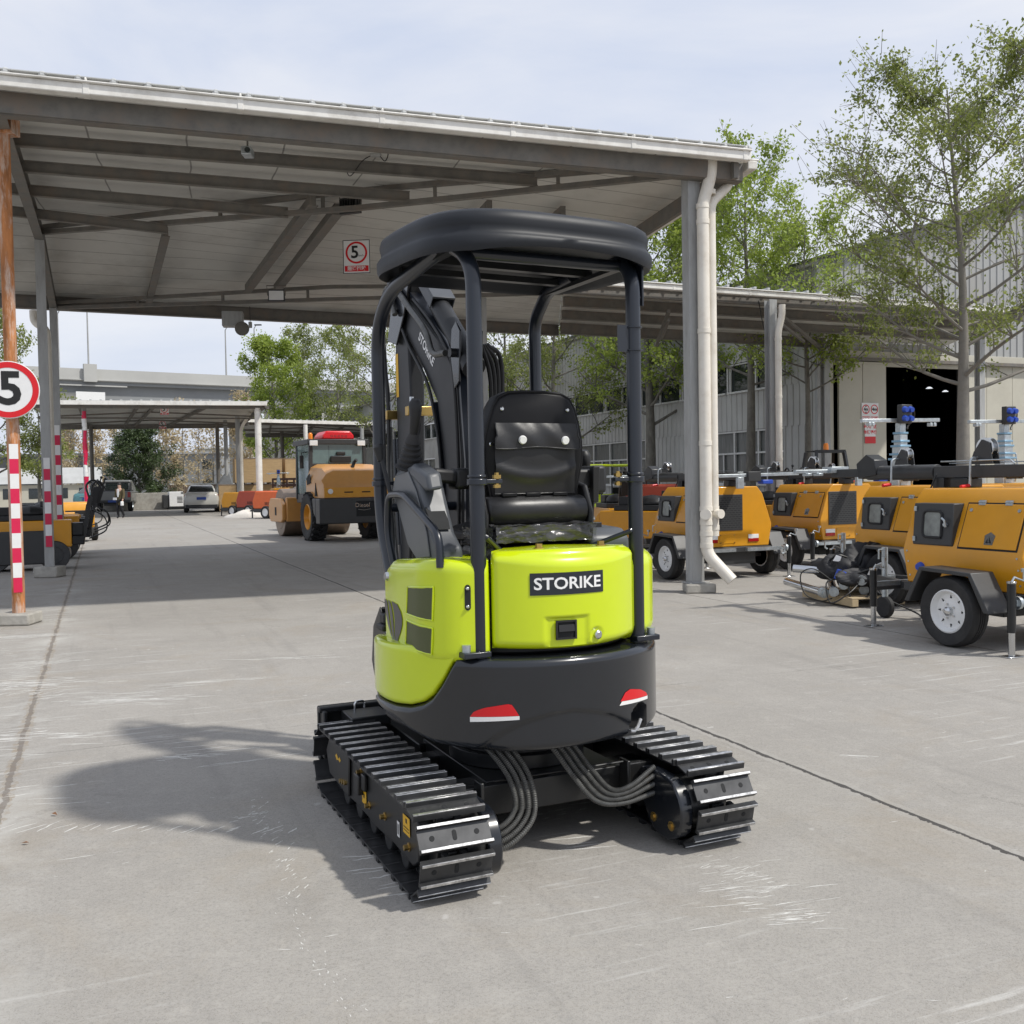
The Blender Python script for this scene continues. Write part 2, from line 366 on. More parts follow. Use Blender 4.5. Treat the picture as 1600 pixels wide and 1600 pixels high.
tc = N.new('ShaderNodeTexCoord'); mp = N.new('ShaderNodeMapping'); mp.inputs['Scale'].default_value = (1,1,2.6); L.new(tc.outputs['Generated'], mp.inputs[0])
nz = N.new('ShaderNodeTexNoise'); nz.inputs['Scale'].default_value = 1.7; nz.inputs['Detail'].default_value = 7; nz.inputs['Roughness'].default_value = .55; nz.inputs['Distortion'].default_value = .6
L.new(mp.outputs[0], nz.inputs['Vector'])
rp = N.new('ShaderNodeValToRGB'); rp.color_ramp.elements[0].position = .36; rp.color_ramp.elements[1].position = .64
rp.color_ramp.elements[0].color = (6.0,6.7,8.3,1); rp.color_ramp.elements[1].color = (8.2,8.4,9.0,1); L.new(nz.outputs['Fac'], rp.inputs[0])
mx = N.new('ShaderNodeMixRGB'); mx.inputs[0].default_value = .84; L.new(sky.outputs[0], mx.inputs[1]); L.new(rp.outputs[0], mx.inputs[2])   # thin high cloud veil over the clear sky
bg = N.new('ShaderNodeBackground'); bg.inputs[1].default_value = .1; L.new(mx.outputs[0], bg.inputs[0])
wo = N.new('ShaderNodeOutputWorld'); L.new(bg.outputs[0], wo.inputs[0])
SC.view_settings.view_transform = 'Standard'; SC.view_settings.look = 'None'; SC.view_settings.exposure = 0.17; SC.view_settings.gamma = 1
SC.cycles.max_bounces = 7; SC.cycles.transparent_max_bounces = 12

# ================================================================== ground
def concrete():
    m = bpy.data.materials.new('old_concrete_slabs'); nt, N, L, P = nodes(m)
    tc = N.new('ShaderNodeTexCoord'); geo = tc.outputs['Object']
    def math_(op, a, b=None, c=None, clamp=False):
        n = N.new('ShaderNodeMath'); n.operation = op; n.use_clamp = clamp
        for i, x in enumerate((a,b,c)):
            if x is None: continue
            if isinstance(x, (int,float)): n.inputs[i].default_value = x
            else: L.new(x, n.inputs[i])
        return n.outputs[0]
    def dot(v):
        n = N.new('ShaderNodeVectorMath'); n.operation = 'DOT_PRODUCT'; n.inputs[1].default_value = v; L.new(geo, n.inputs[0]); return n.outputs['Value']
    def noise(sc, det=6, ro=.6, vec=None, dist=0):
        n = N.new('ShaderNodeTexNoise'); n.inputs['Scale'].default_value = sc; n.inputs['Detail'].default_value = det; n.inputs['Roughness'].default_value = ro; n.inputs['Distortion'].default_value = dist
        L.new(vec or geo, n.inputs['Vector']); return n.outputs['Fac']
    def ramp(x, a, b, ca=(0,0,0), cb=(1,1,1)):
        r = N.new('ShaderNodeValToRGB'); r.color_ramp.elements[0].position = a; r.color_ramp.elements[1].position = b
        r.color_ramp.elements[0].color = (*ca,1); r.color_ramp.elements[1].color = (*cb,1); L.new(x, r.inputs[0]); return r.outputs[0]
    def mix(f, a, b, mode='MIX'):
        n = N.new('ShaderNodeMixRGB'); n.blend_type = mode
        for i, x in enumerate((f,a,b)):
            if isinstance(x, (int,float)): n.inputs[i].default_value = x
            elif isinstance(x, tuple): n.inputs[i].default_value = (*x,1)
            else: L.new(x, n.inputs[i])
        return n.outputs[0]
    u = dot(RR); v = dot(RF)
    big = noise(.35, 5, .6, dist=.5); mid = noise(1.6, 8, .7); fine = noise(38, 4, .7); grit = noise(160, 2, .6)
    col = mix(ramp(big,.36,.64), (.226,.208,.182), (.325,.303,.270))
    col = mix(math_('MULTIPLY', ramp(mid,.44,.66), .8), col, (.198,.182,.160))
    mid2 = noise(5.5, 7, .75); col = mix(math_('MULTIPLY', ramp(mid2,.53,.70), .55), col, (.40,.375,.335))
    col = mix(math_('MULTIPLY', ramp(fine,.50,.66), .55), col, (.155,.147,.135))
    col = mix(math_('MULTIPLY', ramp(grit,.58,.68), .7), col, (.085,.08,.073))
    col = mix(math_('MULTIPLY', ramp(grit,.40,.32), .5), col, (.38,.365,.34))
    tint = noise(.8, 6, .7, dist=.6); col = mix(math_('MULTIPLY', ramp(tint,.52,.68), .32), col, (.285,.238,.175))
    g2 = noise(75, 3, .65); col = mix(math_('MULTIPLY', ramp(g2,.50,.62), .22), col, (.15,.14,.124)); g3 = noise(17, 6, .75); col = mix(math_('MULTIPLY', ramp(g3,.52,.66), .28), col, (.385,.365,.33))
    # dark damp/oil blotches
    st = noise(.9, 3, .5, dist=1.2); col = mix(math_('MULTIPLY', ramp(st,.60,.80), .10), col, (.115,.11,.103))
    # whitish scrapes: noise stretched across the road direction
    cmb = N.new('ShaderNodeCombineXYZ'); L.new(math_('MULTIPLY', u, 1.0), cmb.inputs[0]); L.new(math_('MULTIPLY', v, 14.0), cmb.inputs[1])
    sc1 = noise(1.1, 7, .72, vec=cmb.outputs[0]); zone = noise(.42, 2, .5)
    scr = math_('MULTIPLY', ramp(sc1,.565,.68), ramp(math_('ADD', zone, math_('MULTIPLY', math_('LESS_THAN', u, -.47), .10)),.47,.60)); col = mix(math_('MULTIPLY', scr, .8), col, (.50,.49,.465))
    spk = noise(9, 2, .4); col = mix(math_('MULTIPLY', ramp(spk,.74,.78), .7), col, (.44,.425,.40))
    # tyre-dark streaks along the road
    cm2 = N.new('ShaderNodeCombineXYZ'); L.new(math_('MULTIPLY', u, 9.0), cm2.inputs[0]); L.new(math_('MULTIPLY', v, .5), cm2.inputs[1])
    tr = noise(.5, 5, .6, vec=cm2.outputs[0]); col = mix(math_('MULTIPLY', ramp(tr,.55,.75), .25), col, (.12,.115,.11))
    wob = math_('MULTIPLY', math_('SUBTRACT', noise(2.4, 8, .75), .5), .09)
    fwob = math_('MULTIPLY', math_('SUBTRACT', noise(22, 4, .7), .5), .03)
    def joint(coord, c0, wdt, amp=1.0):
        d = math_('ABSOLUTE', math_('ADD', math_('ADD', math_('SUBTRACT', coord, c0), math_('MULTIPLY', wob, amp)), fwob))
        return d, math_('LESS_THAN', d, wdt)
    # left joint: crumbled, pale filled
    d1, j1 = joint(u, -.475, .014)
    sp = math_('MULTIPLY', ramp(math_('MULTIPLY', d1, 1.6), .0, .55, (1,1,1), (0,0,0)), ramp(noise(1.3,6,.7,dist=.8), .47, .66)); col = mix(math_('MULTIPLY', sp, .75), col, (.46,.45,.42))
    rub = math_('MULTIPLY', math_('LESS_THAN', d1, math_('MULTIPLY_ADD', noise(6,6,.75), .14, -.035)), ramp(noise(14,5,.7), .42,.6)); col = mix(math_('MULTIPLY', rub, .8), col, (.27,.225,.17))
    col = mix(math_('MULTIPLY', j1, .6), col, (.12,.10,.085))
    d2, _ = joint(u, 3.27, .012, .5); rag = noise(11, 6, .8); j2 = math_('LESS_THAN', d2, math_('MULTIPLY_ADD', rag, .055, -.014))
    edge = math_('MULTIPLY', math_('LESS_THAN', d2, .05), ramp(noise(5,6,.7), .4,.6)); col = mix(math_('MULTIPLY', edge, .35), col, (.38,.365,.34))
    col = mix(math_('MULTIPLY', j2, .92), col, (.045,.042,.04))
    d3, j3 = joint(u, 6.95, .012, .6); col = mix(math_('MULTIPLY', j3, .7), col, (.08,.075,.07))
    d4, j4 = joint(u, -4.2, .012, .6); col = mix(math_('MULTIPLY', j4, .7), col, (.1,.09,.08))
    for c0 in (.15, 6.2, 12.3, 18.4, 25, 32, 40, 48):
        dd, jj = joint(v, c0, .008, 1.2); col = mix(math_('MULTIPLY', math_('MULTIPLY', jj, ramp(noise(1.0,3,.5), .38,.6)), .55), col, (.12,.11,.10))
    # hairline cracks
    vo = N.new('ShaderNodeTexVoronoi'); vo.feature = 'DISTANCE_TO_EDGE'; vo.inputs['Scale'].default_value = .33
    wv = N.new('ShaderNodeVectorMath'); wv.operation = 'ADD'; L.new(geo, wv.inputs[0]); c3 = N.new('ShaderNodeCombineXYZ'); L.new(math_('MULTIPLY',mid,1.2), c3.inputs[0]); L.new(math_('MULTIPLY',fine,.12), c3.inputs[1]); L.new(c3.outputs[0], wv.inputs[1]); L.new(wv.outputs[0], vo.inputs['Vector'])
    hc = math_('MULTIPLY', math_('LESS_THAN', vo.outputs['Distance'], .0022), ramp(noise(.25,3,.5), .5,.62)); col = mix(math_('MULTIPLY', hc, .5), col, (.12,.11,.1))
    L.new(col, P.inputs['Base Color']); P.inputs['Roughness'].default_value = .88; P.inputs['Specular IOR Level'].default_value = .35
    h = math_('ADD', math_('MULTIPLY', fine, .5), math_('ADD', math_('MULTIPLY', grit, .35), math_('MULTIPLY', mid, 1.0)))
    h = math_('SUBTRACT', h, math_('MULTIPLY', j2, 2.0)); h = math_('SUBTRACT', h, math_('MULTIPLY', j1, 1.0))
    b = N.new('ShaderNodeBump'); b.inputs['Strength'].default_value = .55; b.inputs['Distance'].default_value = .006; L.new(h, b.inputs['Height']); L.new(b.outputs[0], P.inputs['Normal'])
    return m
M['concrete'] = concrete()
g = MB(); g.add([(-700,-60,0),(700,-60,0),(700,1400,0),(-700,1400,0)], [(0,1,2,3)])
tag(obj('ground', g, M['concrete'], smooth=0), kind='structure')
# rows of short white scrape marks left by steel tracks
rnd = random.Random(3); sm = MB(); M['chalk'] = mat('white_scrape', (.56,.55,.52), .9, var=.15, scale=30)
def scrape(p, ang, ln, wd):
    d = Vector((math.cos(ang), math.sin(ang), 0)); n = Vector((-d.y, d.x, 0)); k = 5; vs = []
    for i in range(k+1):
        t = i/k; ww = wd*(math.sin(math.pi*min(1,max(0,t*.9+.05)))**.6)*rnd.uniform(.45,1.0)
        c = p+d*(t-.5)*ln+n*rnd.uniform(-.4,.4)*wd
        vs += [c-n*ww/2, c+n*ww/2]
    sm.zc = getattr(sm,'zc',0)+1; sm.add([(v.x,v.y,.0001+(sm.zc % 40)*.000012) for v in vs], [(2*i,2*i+2,2*i+3,2*i+1) for i in range(k)])
def row(a, b, n, ang, ln, wd, jit=.06):
    a, b = ground(*a), ground(*b)
    for i in range(n):
        p = a.lerp(b, (i+rnd.random()*.6)/n)+Vector((rnd.uniform(-jit,jit), rnd.uniform(-jit,jit), 0)); scrape(p, ang+rnd.uniform(-.25,.25), ln*rnd.uniform(.5,1.3), wd*rnd.uniform(.5,1.2))
row((5,1292),(480,1297), 22, R(60), .11, .010, .02)
row((150,1098),(350,1060), 26, R(14), .24, .009, .07)
row((130,1085),(255,1098), 22, R(8), .26, .010, .12)
row((380,1030),(500,1025), 4, R(6), .45, .014, .02)
row((265,1160),(420,1175), 5, R(28), .28, .012, .06)
row((100,1330),(105,1130), 6, R(10), .22, .010, .1)
row((640,1410),(560,1330), 9, R(18), .16, .013, .05)
row((1140,1390),(1270,1440), 24, R(12), .09, .006, .10)
row((1110,1345),(1200,1380), 30, R(25), .06, .005, .08)
row((830,1260),(950,1245), 6, R(20), .22, .013, .05)
row((880,1312),(930,1325), 4, R(20), .2, .014, .03)
row((20,985),(30,1250), 60, R(15), .12, .011, .30)
row((60,1000),(110,890), 10, R(15), .4, .012, .25)
row((440,1400),(560,1590), 34, R(115), .016, .005, .04)
row((400,1250),(470,1400), 50, R(70), .03, .007, .05)
row((430,835),(560,865), 4, R(25), .6, .03, .2)
def smear(px, py, ln, wd, ang, n, w0=.010):
    c = ground(px,py); d = Vector((math.cos(ang),math.sin(ang),0)); e = Vector((-d.y,d.x,0))
    for i in range(n):
        a, b = rnd.gauss(0,.33), rnd.gauss(0,.4); scrape(c+d*a*ln+e*b*wd, ang+rnd.uniform(-.12,.12), ln*rnd.uniform(.12,.5), w0*rnd.uniform(.35,1.2))
for q in ((199,1094,.7,.12,R(8),44),(295,1181,.28,.07,R(5),24,.014),(392,1187,.5,.03,R(28),10),(460,1029,.55,.03,R(5),12),(307,1066,.8,.08,R(16),16),(165,1066,.35,.06,R(10),10),(91,1150,.6,.15,R(8),22,.014),(51,1067,.6,.38,R(12),70,.016),(34,994,1.1,.14,R(10),36,.016),(74,1036,.35,.18,R(20),26,.018),(30,1145,.3,.2,R(20),16,.012),(386,1274,.10,.05,R(40),12),(1205,1400,.36,.22,R(10),20,.006),(1242,1432,.20,.04,R(8),14,.007),(1160,1360,.2,.12,R(12),12,.004),(430,835,1.2,.3,R(20),10,.03),(880,1270,.2,.08,R(20),10),(560,1100,.4,.05,R(10),6),(1330,1180,.3,.05,R(-15),6),(40,1080,.25,.6,R(60),30,.012)): smear(*q)
for k in range(60): scrape(ground(rnd.uniform(0,1600), rnd.uniform(960,1580)), rnd.uniform(-.3,.9), rnd.uniform(.015,.05), rnd.uniform(.002,.005))
tag(obj('scrape_marks', sm, M['chalk'], smooth=0), kind='structure')
# a few dry leaves and chips lying on the slab
lf = MB()
for (px,py) in ((85,1275),(40,1320)):
    p = ground(px,py); a = rnd.uniform(0,6); q = [(math.cos(a+t)*r_, math.sin(a+t)*r_) for t, r_ in ((0,.018),(1.6,.008),(3.1,.016),(4.7,.008))]
    lf.add([(p.x+x, p.y+y, .006+rnd.uniform(0,.012)) for x,y in q], [(0,1,2,3)])
tag(obj('fallen_leaves', lf, mat('dry_leaf', (.20,.10,.05), .8), smooth=0), kind='stuff')

# ================================================================== drive-through canopy
V = Vector
def lerp(a, b, t): return a+(b-a)*t
def gutter_mb(a, b, out, mb=None, step=1.55):        # box gutter with lip, joint collars
    mb = mb or MB(); d = (b-a).normalized()
    mb.beam(a, b, .13, .11); mb.beam(a+V((0,0,.067))+out*.012, b+V((0,0,.067))+out*.012, .17, .022)
    L_ = (b-a).length; k = .6
    while k < L_:
        p = a+d*k; mb.beam(p-d*.035, p+d*.035, .142, .122); mb.beam(p-d*.012+V((0,0,.085)), p+d*.012+V((0,0,.085)), .19, .05); k += step
    return mb
def footing(parent, p, s, h):
    f = MB(); f.prism([(-s,-s),(s,-s*.9),(s*.95,s),(-s*.9,s)], 'z', 0, h)
    f.v = [(x+p.x, y+p.y, z) for x,y,z in f.v]; return obj('footing', f, M['footing'], parent, bevel=.02)
cs = thing('canopy', 'large steel drive-through canopy with white gutter and hip roof spanning the yard road', 'canopy', (0,0,0))
Lf = V((-6.45,9.95,5.74)); C = V((3.10,12.93,5.66)); Hh = V((-9.0,16.8,6.12)); K = V((1.16,21.0,5.74)); B = V((1.32,26.4,5.60)); Ee = V((-10.6,20.6,5.55))
rf = MB(); T_ = V((0,0,.07))
low = [Hh,Lf,C,K,B,Ee]
tri = [(0,1,2),(0,2,3),(0,3,4),(0,4,5),(0,5,1)]
rf.mat(0).add(low, [tuple(reversed(t)) for t in tri])
rf.mat(1).add([p+T_ for p in low], tri)
for i in range(1,6):
    a, b = low[i], low[i % 5+1]; rf.add([a,b,b+T_,a+T_], [(0,1,2,3)])
fd = (C-Lf).normalized(); fn = V((-fd.y, fd.x, 0)); nrib = 29
for i in range(nrib+1):
    t = i/nrib; p = lerp(Lf,C,t)+V((0,0,.07)); ln = max(.35, 6.2*(1-t)); q = p+fn*ln+V((0,0,.055*ln))
    rf.mat(1).beam(p-fn*.05, q, .07, .05); rf.ball(p-fn*.05-V((0,0,.008)), .045, 8)
sd = (K-C).normalized()
for i in range(2,24):
    p = lerp(C,K,i/23)+V((0,0,.05)); rf.beam(p, p-V((sd.y,-sd.x,0))*-.8 if False else p+V((-.8,-.3,.05)), .06, .05)
rf.mat(1).beam(Lf+fn*.07+V((0,0,.078)), C+fn*.07+V((0,0,.078)), .32, .01); sq_ = V((math.cos(TH),math.sin(TH),0)); rf.beam(C-sq_*.07+V((0,0,.078)), K-sq_*.07+V((0,0,.078)), .30, .01)
rf.m[0] = 2
obj('roof', rf, [M['ceiling'], M['roofsheet'], M['ceilingA']], cs, smooth=0)
out = -fn
obj('gutter', gutter_mb(lerp(Lf,C,0)+out*.1-V((0,0,.07)), C+out*.1-fd*.02-V((0,0,.07)), out), M['gutter'], cs, bevel=.01)
so_ = V((math.cos(TH),math.sin(TH),0))
obj('gutter', gutter_mb(C+so_*.1-V((0,0,.12)), K+so_*.1-V((0,0,.10)), so_, step=2.2), M['gutter'], cs, bevel=.01)
fb = MB(); fb.beam(Lf+fn*.12-V((0,0,.20)), C+fn*.12-V((0,0,.20)), .07, .22); fb.beam(Lf+fn*.18-V((0,0,.315)), C+fn*.18-V((0,0,.315)), .14, .012)
obj('edge_beam', fb, M['truss'], cs)
eb = MB(); eb.beam(C-so_*.15-V((0,0,.20)), K-so_*.15-V((0,0,.18)), .07, .22); obj('edge_beam', eb, M['truss'], cs)
bk = MB(); bk.ibeam(Ee-V((0,0,.13)), B-V((0,0,.13)), .16, .28); obj('edge_beam', bk, M['truss'], cs)
# left frame line over the posts
Pp, P2, P3 = V((-5.54,11.07,0)), V((-7.95,17.0,0)), V((-9.6,21.05,0)); PR = V((2.44,13.03,0))
lb = MB(); z = V((0,0,1))
lb.ibeam(Pp-V((-.3,.7,0))*0.8+z*5.52, P2+z*5.83, .14, .2); lb.ibeam(P2+z*5.83, P3+z*5.40, .14, .2); obj('side_beam', lb, M['truss'], cs)
# purlins of the front slope, ending at the hip truss
Hp, Rp = P2.copy(), PR.copy()
for k, s in enumerate((.13,.32,.52,.74)):
    a = lerp(Pp, P2, s); a.z = 0; d = V((fd.x, fd.y, 0))
    den = d.x*(Rp-Hp).y-d.y*(Rp-Hp).x; w_ = Hp-a; t = (w_.x*(Rp-Hp).y-w_.y*(Rp-Hp).x)/den; b = a+d*t
    za = 5.60+.30*s; zb = 5.62+.10*(1-s)*s; pm = MB()
    pm.beam(a-d*1.0+z*za, b+z*zb, .015, .14); pm.beam(a-d*1.0+z*(za-.07), b+z*(zb-.07), .07, .014); pm.beam(a-d*1.0+z*(za+.07), b+z*(zb+.07), .07, .014)
    obj('purlin', pm, M['truss'], cs)
# hip truss
def truss(a, b, za, zm, zb, h, nm='hip_truss'):
    t = MB(); m_ = lerp(a,b,.55)
    up = [a+z*(za[0]), m_+z*(zm[0]), b+z*zb[0]]; lo = [a+z*za[1], m_+z*zm[1], b+z*zb[1]]
    for q in (up, lo):
        for i in range(2): t.beam(q[i], q[i+1], .09, .07)
    n = 6
    for i in range(1,n):
        f = i/n; g_ = lambda q: lerp(q[0],q[1],f/.55) if f < .55 else lerp(q[1],q[2],(f-.55)/.45)
        if (g_(up)-g_(lo)).length > .12: t.beam(g_(up), g_(lo), .06, .05)
    return obj(nm, t, M['truss'], cs)
truss(P2, PR, (5.95,5.86), (5.84,5.58), (5.60,5.46), .25)
truss(P3, V((K.x,K.y,0)), (5.42,5.32), (5.66,5.40), (5.60,5.44), .25)
# longitudinal purlins of the side slope
for (fx, fy), (nx, ny), zn, zf, w_ in (((386,451),(489,312),5.72,5.60,.09),((431,451),(527,326),5.70,5.60,.09),((232,470),(259,361),5.86,5.55,.08),((660,432),(765,321),5.60,5.60,.08),((760,436),(880,330),5.58,5.58,.08)):
    def onz(px,py,zz): return ground(px,py,zz)
    a, b = onz(nx,ny,zn), onz(fx,fy,zf); pm = MB(); pm.beam(a, b, w_, .16); pm.beam(a-z*.085, b-z*.085, w_*1.7, .014); obj('rafter', pm, M['truss'], cs)
# posts
rp_ = MB(); rp_.cyl((Pp.x,Pp.y,.12),(Pp.x,Pp.y,5.5), .068, n=20); rp_.bx(Pp.x-.14,Pp.x+.14,Pp.y-.1,Pp.y+.1,5.42,5.60)
rpo = obj('post', rp_, M['rust'], cs); rpo['label'] = 'rusty round pipe post with flaking white paint'
footing(cs, Pp, .19, .13)
p2 = MB(); p2.X = Matrix.Translation(P2) @ Matrix.Rotation(TH,4,'Z'); p2.bx(-.075,.075,-.075,.075,.16,5.85); obj('post', p2, M['post'], cs); footing(cs, P2, .2, .18)
p3 = MB(); p3.X = Matrix.Translation(P3) @ Matrix.Rotation(TH,4,'Z'); p3.bx(-.075,.075,-.075,.075,.0,5.36); obj('post', p3, M['post'], cs)
pr = MB(); pr.X = Matrix.Translation(PR+V((-.04,.02,0))) @ Matrix.Rotation(TH,4,'Z')
pr.bx(-.09,.09,-.085,-.075,.12,5.5); pr.bx(-.09,.09,.075,.085,.12,5.5); pr.bx(-.09,-.08,-.0745,.0745,.12,5.5); pr.bx(.05,.06,-.0745,.0745,.12,5.5); pr.bx(-.15,.15,-.12,.12,.119,.135)
obj('post', pr, M['post'], cs, bevel=.006); footing(cs, PR, .2, .12)
# red and white reflective bands on the left posts
def bands(p, n, z0, zs, wd, off, nm='reflective_band'):
    b = MB(); fx = V((p.x,p.y,0)); to = (V((0,0,0))-fx).normalized(); sx = V((-to.y,to.x,0)); sx = -sx if sx.x < 0 else sx
    for i in range(2*n):
        b.cur = i % 2; a = z0+i*zs
        b.add([fx+to*off+sx*sg*wd+z*q for sg, q in ((-1,a),(1,a),(1,a+zs),(-1,a+zs))], [(0,1,2,3)])
    return obj(nm, b, [M['redtape'], M['white']], cs, smooth=0)
M['redtape'] = mat('crimson_reflective_tape', (.62,.012,.07), .4, var=.05)
bands(Pp, 5, .36, .165, .045, .0705); bands(P2, 4, .52, .19, .05, .11); bands(P3, 5, .75, .21, .05, .115)
# downpipes
dp = MB(); q = PR+V((.085,-.13,0)); qz = lambda x,y,zz: V((q.x+x,q.y+y,zz))
dp.tube(bend_path([qz(.12,.02,5.66),qz(.12,.02,5.42),qz(0.0,0,5.02),qz(0,0,.52),qz(.30,-.14,.17)], .12, 5), .078, 18)
for zz in (5.0,4.8,3.4,1.95,1.10,.92,.78,.62): dp.cyl(qz(0,0,zz-.03), qz(0,0,zz+.03), .085, n=18)
dp.cyl(qz(.0,-.06,1.03), qz(-.03,-.125,1.03), .062, n=18); dp.cyl(qz(-.03,-.12,1.03), qz(-.034,-.135,1.03), .07, n=18)
obj('downpipe', dp, M['pvc'], cs)
d2 = MB(); d2.tube(bend_path([qz(.42,.30,5.60),qz(.42,.30,5.36),qz(.12,.08,5.06),qz(.12,.08,.74)], .12, 5), .062, 14)
d2.cyl(qz(.14,.05,1.03), qz(.19,-.04,1.03), .06, n=16)
for zz in (5.2,1.1,.85): d2.cyl(qz(.12,.08,zz-.03), qz(.12,.08,zz+.03), .068, n=14)
obj('downpipe', d2, M['pvc'], cs)
d3 = MB(); q3 = at(52,485,20.2); d3.tube(bend_path([q3, q3+V((.0,0,-.25)), V((-9.35,20.2,4.75)), V((-9.35,20.2,.1))], .2, 5), .075, 12); obj('downpipe', d3, M['pvc'], cs)
# things hung under the canopy
def lamp_box(name, label, cat, p, rot, w_=.34, h_=.24):
    t = thing(name, label, cat, p, rot); b = MB(); b.prism([(-w_/2,-h_/2),(w_/2,-h_/2),(w_/2*.9,h_/2),(-w_/2*.9,h_/2)], 'y', -.03, .05)
    for i in range(7): b.bx(-w_/2*.8+i*w_*.13, -w_/2*.8+i*w_*.13+.012, .051, .10, -h_*.35, h_*.35)
    obj('housing', b, M['dkgrey'], t, bevel=.01); f = MB(); f.bx(-w_*.42,w_*.42,-.036,-.0305,-h_*.38,h_*.38); obj('lens', f, M['white'], t)
    k = MB(); k.tube([(-w_/2,0,0),(-w_/2-.02,0,.2),(w_/2+.02,0,.2),(w_/2,0,0)], .012, 6); obj('bracket', k, M['truss'], t); return t
lamp_box('floodlight', 'black floodlight with white lens hung beneath the far canopy truss', 'floodlight', at(432,462,20.0), R(5))
lamp_box('floodlight', 'black floodlight turned away behind the nearer canopy truss', 'floodlight', at(548,322,15.0), R(160))
cm_ = thing('camera_box', 'small boxy camera hanging on a short rod from the canopy front', 'camera', at(387,238,12.2)); b = MB(); b.bx(-.06,.06,-.09,.09,-.05,.05); obj('housing', b, M['galv'], cm_, bevel=.012)
b = MB(); b.cyl((0,0,.05),(0,0,.33),.012,n=8); b.bx(-.05,.05,-.05,.05,.33,.345); obj('rod', b, M['truss'], cm_); b = MB(); b.cyl((.02,-.0905,0),(.02,-.10,0),.035,n=14); obj('lens', b, M['glass'], cm_)
jb = thing('junction_box', 'small grey junction box with looping cable under the canopy edge', 'junction box', at(587,236,13.0)); b = MB(); b.bx(-.07,.07,-.05,.05,-.07,.07); obj('box', b, M['post'], jb, bevel=.01)
b = MB(); b.tube(smooth_path([(0.05,0,-.06),(.12,0,-.13),(.16,0,-.02),(.08,0,.08),(.06,.0,.3)],6), .007, 6); obj('cable', b, M['cable'], jb); b = MB(); b.tube(smooth_path([(-.05,0,-.05),(-.18,.02,-.12),(-.35,.05,-.3),(-.42,.06,-.1)],6), .006, 6); obj('cable', b, M['cable'], jb)
sp_ = thing('loudspeaker', 'grey loudspeaker box with round horn under the far canopy beam', 'loudspeaker', at(364,500,21.6), R(10)); b = MB(); b.bx(-.22,.22,-.15,.15,-.15,.17); obj('box', b, M['post'], sp_, bevel=.015)
b = MB(); b.lathe([(.0,0),(.14,0),(.15,.02),(.15,.10),(.0,.12)], (.2,-.1,-.2), (0,-1,-.15), 20); obj('horn', b, M['truss'], sp_)
pl_ = thing('pull_switch', 'small pull switch dangling on a cord beside the loudspeaker', 'switch', at(391,505,21.4)); b = MB(); b.cyl((0,0,.03),(0,0,.36),.006,n=6); obj('cord', b, M['cable'], pl_); b = MB(); b.bx(-.035,.035,-.03,.03,-.1,.03); obj('switch_body', b, M['post'], pl_, bevel=.01)
# speed sign on the rusty post
def round_sign(name, label, c, r, face, txt, tsize, group=None):
    t = thing(name, label, 'sign', c); fy = V(face).normalized(); ux = V((-fy.y, fy.x, 0)); ux = -ux if ux.dot(V((1,0,0))) < 0 else ux; uy = V((0,0,1))
    b = MB(); b.lathe([(r,0),(r,.012),(r*.985,.016),(0.0,.016)], -fy*.018, fy, 48); obj('plate', b, M['white'], t)
    b = MB(); disc(b, fy*.001, ux, uy, r*.97, 56, r*.77); obj('ring', b, M['red'], t, smooth=0)
    b = MB(); put_text(b, txt, tsize, fy*.0015+ux*.02, ux, uy, off=tsize*.028, sx=1.0); obj('numeral', b, M['lettblack'], t, smooth=0); return t
M['lettblack'] = mat('black_sign_lettering', (.01,.01,.01), .5)
sgc = at(13,609,10.92); sg = round_sign('speed_sign', 'round white speed sign with red ring and black 5 on the rusty post', sgc, .315, (-sgc.x*.6+.2,-sgc.y,0), '5', .50)
b = MB(); b.tube([(.03+math.cos(a)*.085,.13+math.sin(a)*.085,0) for a in [k*math.pi/6 for k in range(12)]], .01, 6, closed=True); obj('clamp', b, M['galv'], sg)
def square_sign(name, label, c, w_, h_, heading, txt, bar):
    t = thing(name, label, 'sign', c, heading); b = MB(); b.bx(-w_/2,w_/2,0,.012,-h_/2,h_/2); obj('plate', b, M['white'], t)
    b = MB()
    for x0,x1,z0,z1 in ((-w_/2,w_/2,h_/2-.012,h_/2),(-w_/2,w_/2,-h_/2,-h_/2+.012),(-w_/2,-w_/2+.012,-h_/2+.012,h_/2-.012),(w_/2-.012,w_/2,-h_/2+.012,h_/2-.012)): b.bx(x0,x1,-.003,-.001,z0,z1)
    obj('border', b, M['dkgrey'], t, smooth=0)
    b = MB(); disc(b, (0,-.004,h_*.12), (1,0,0), (0,0,1), w_*.40, 40, w_*.33); obj('ring', b, M['red'], t, smooth=0)
    b = MB(); put_text(b, txt, w_*.62, (-w_*.06,-.0045,h_*.12), (1,0,0), (0,0,1), off=.006); put_text(b, 'km/h', w_*.10, (w_*.17,-.0045,h_*.03), (1,0,0), (0,0,1)); obj('numeral', b, M['lettblack'], t, smooth=0)
    b = MB(); b.bx(-w_*.44,w_*.44,-.004,-.002,-h_*.44,-h_*.27); obj('caption_bar', b, M['red'], t, smooth=0)
    b = MB(); put_text(b, bar, h_*.14, (0,-.006,-h_*.36), (1,0,0), (0,0,1), off=.002); obj('caption', b, M['white'], t, smooth=0); return t
square_sign('speed_sign', 'square white sign with red-ringed 5 and red caption bar under the canopy roof', at(557,401,16.8), .46, .56, R(-4), '5', '限速行驶')

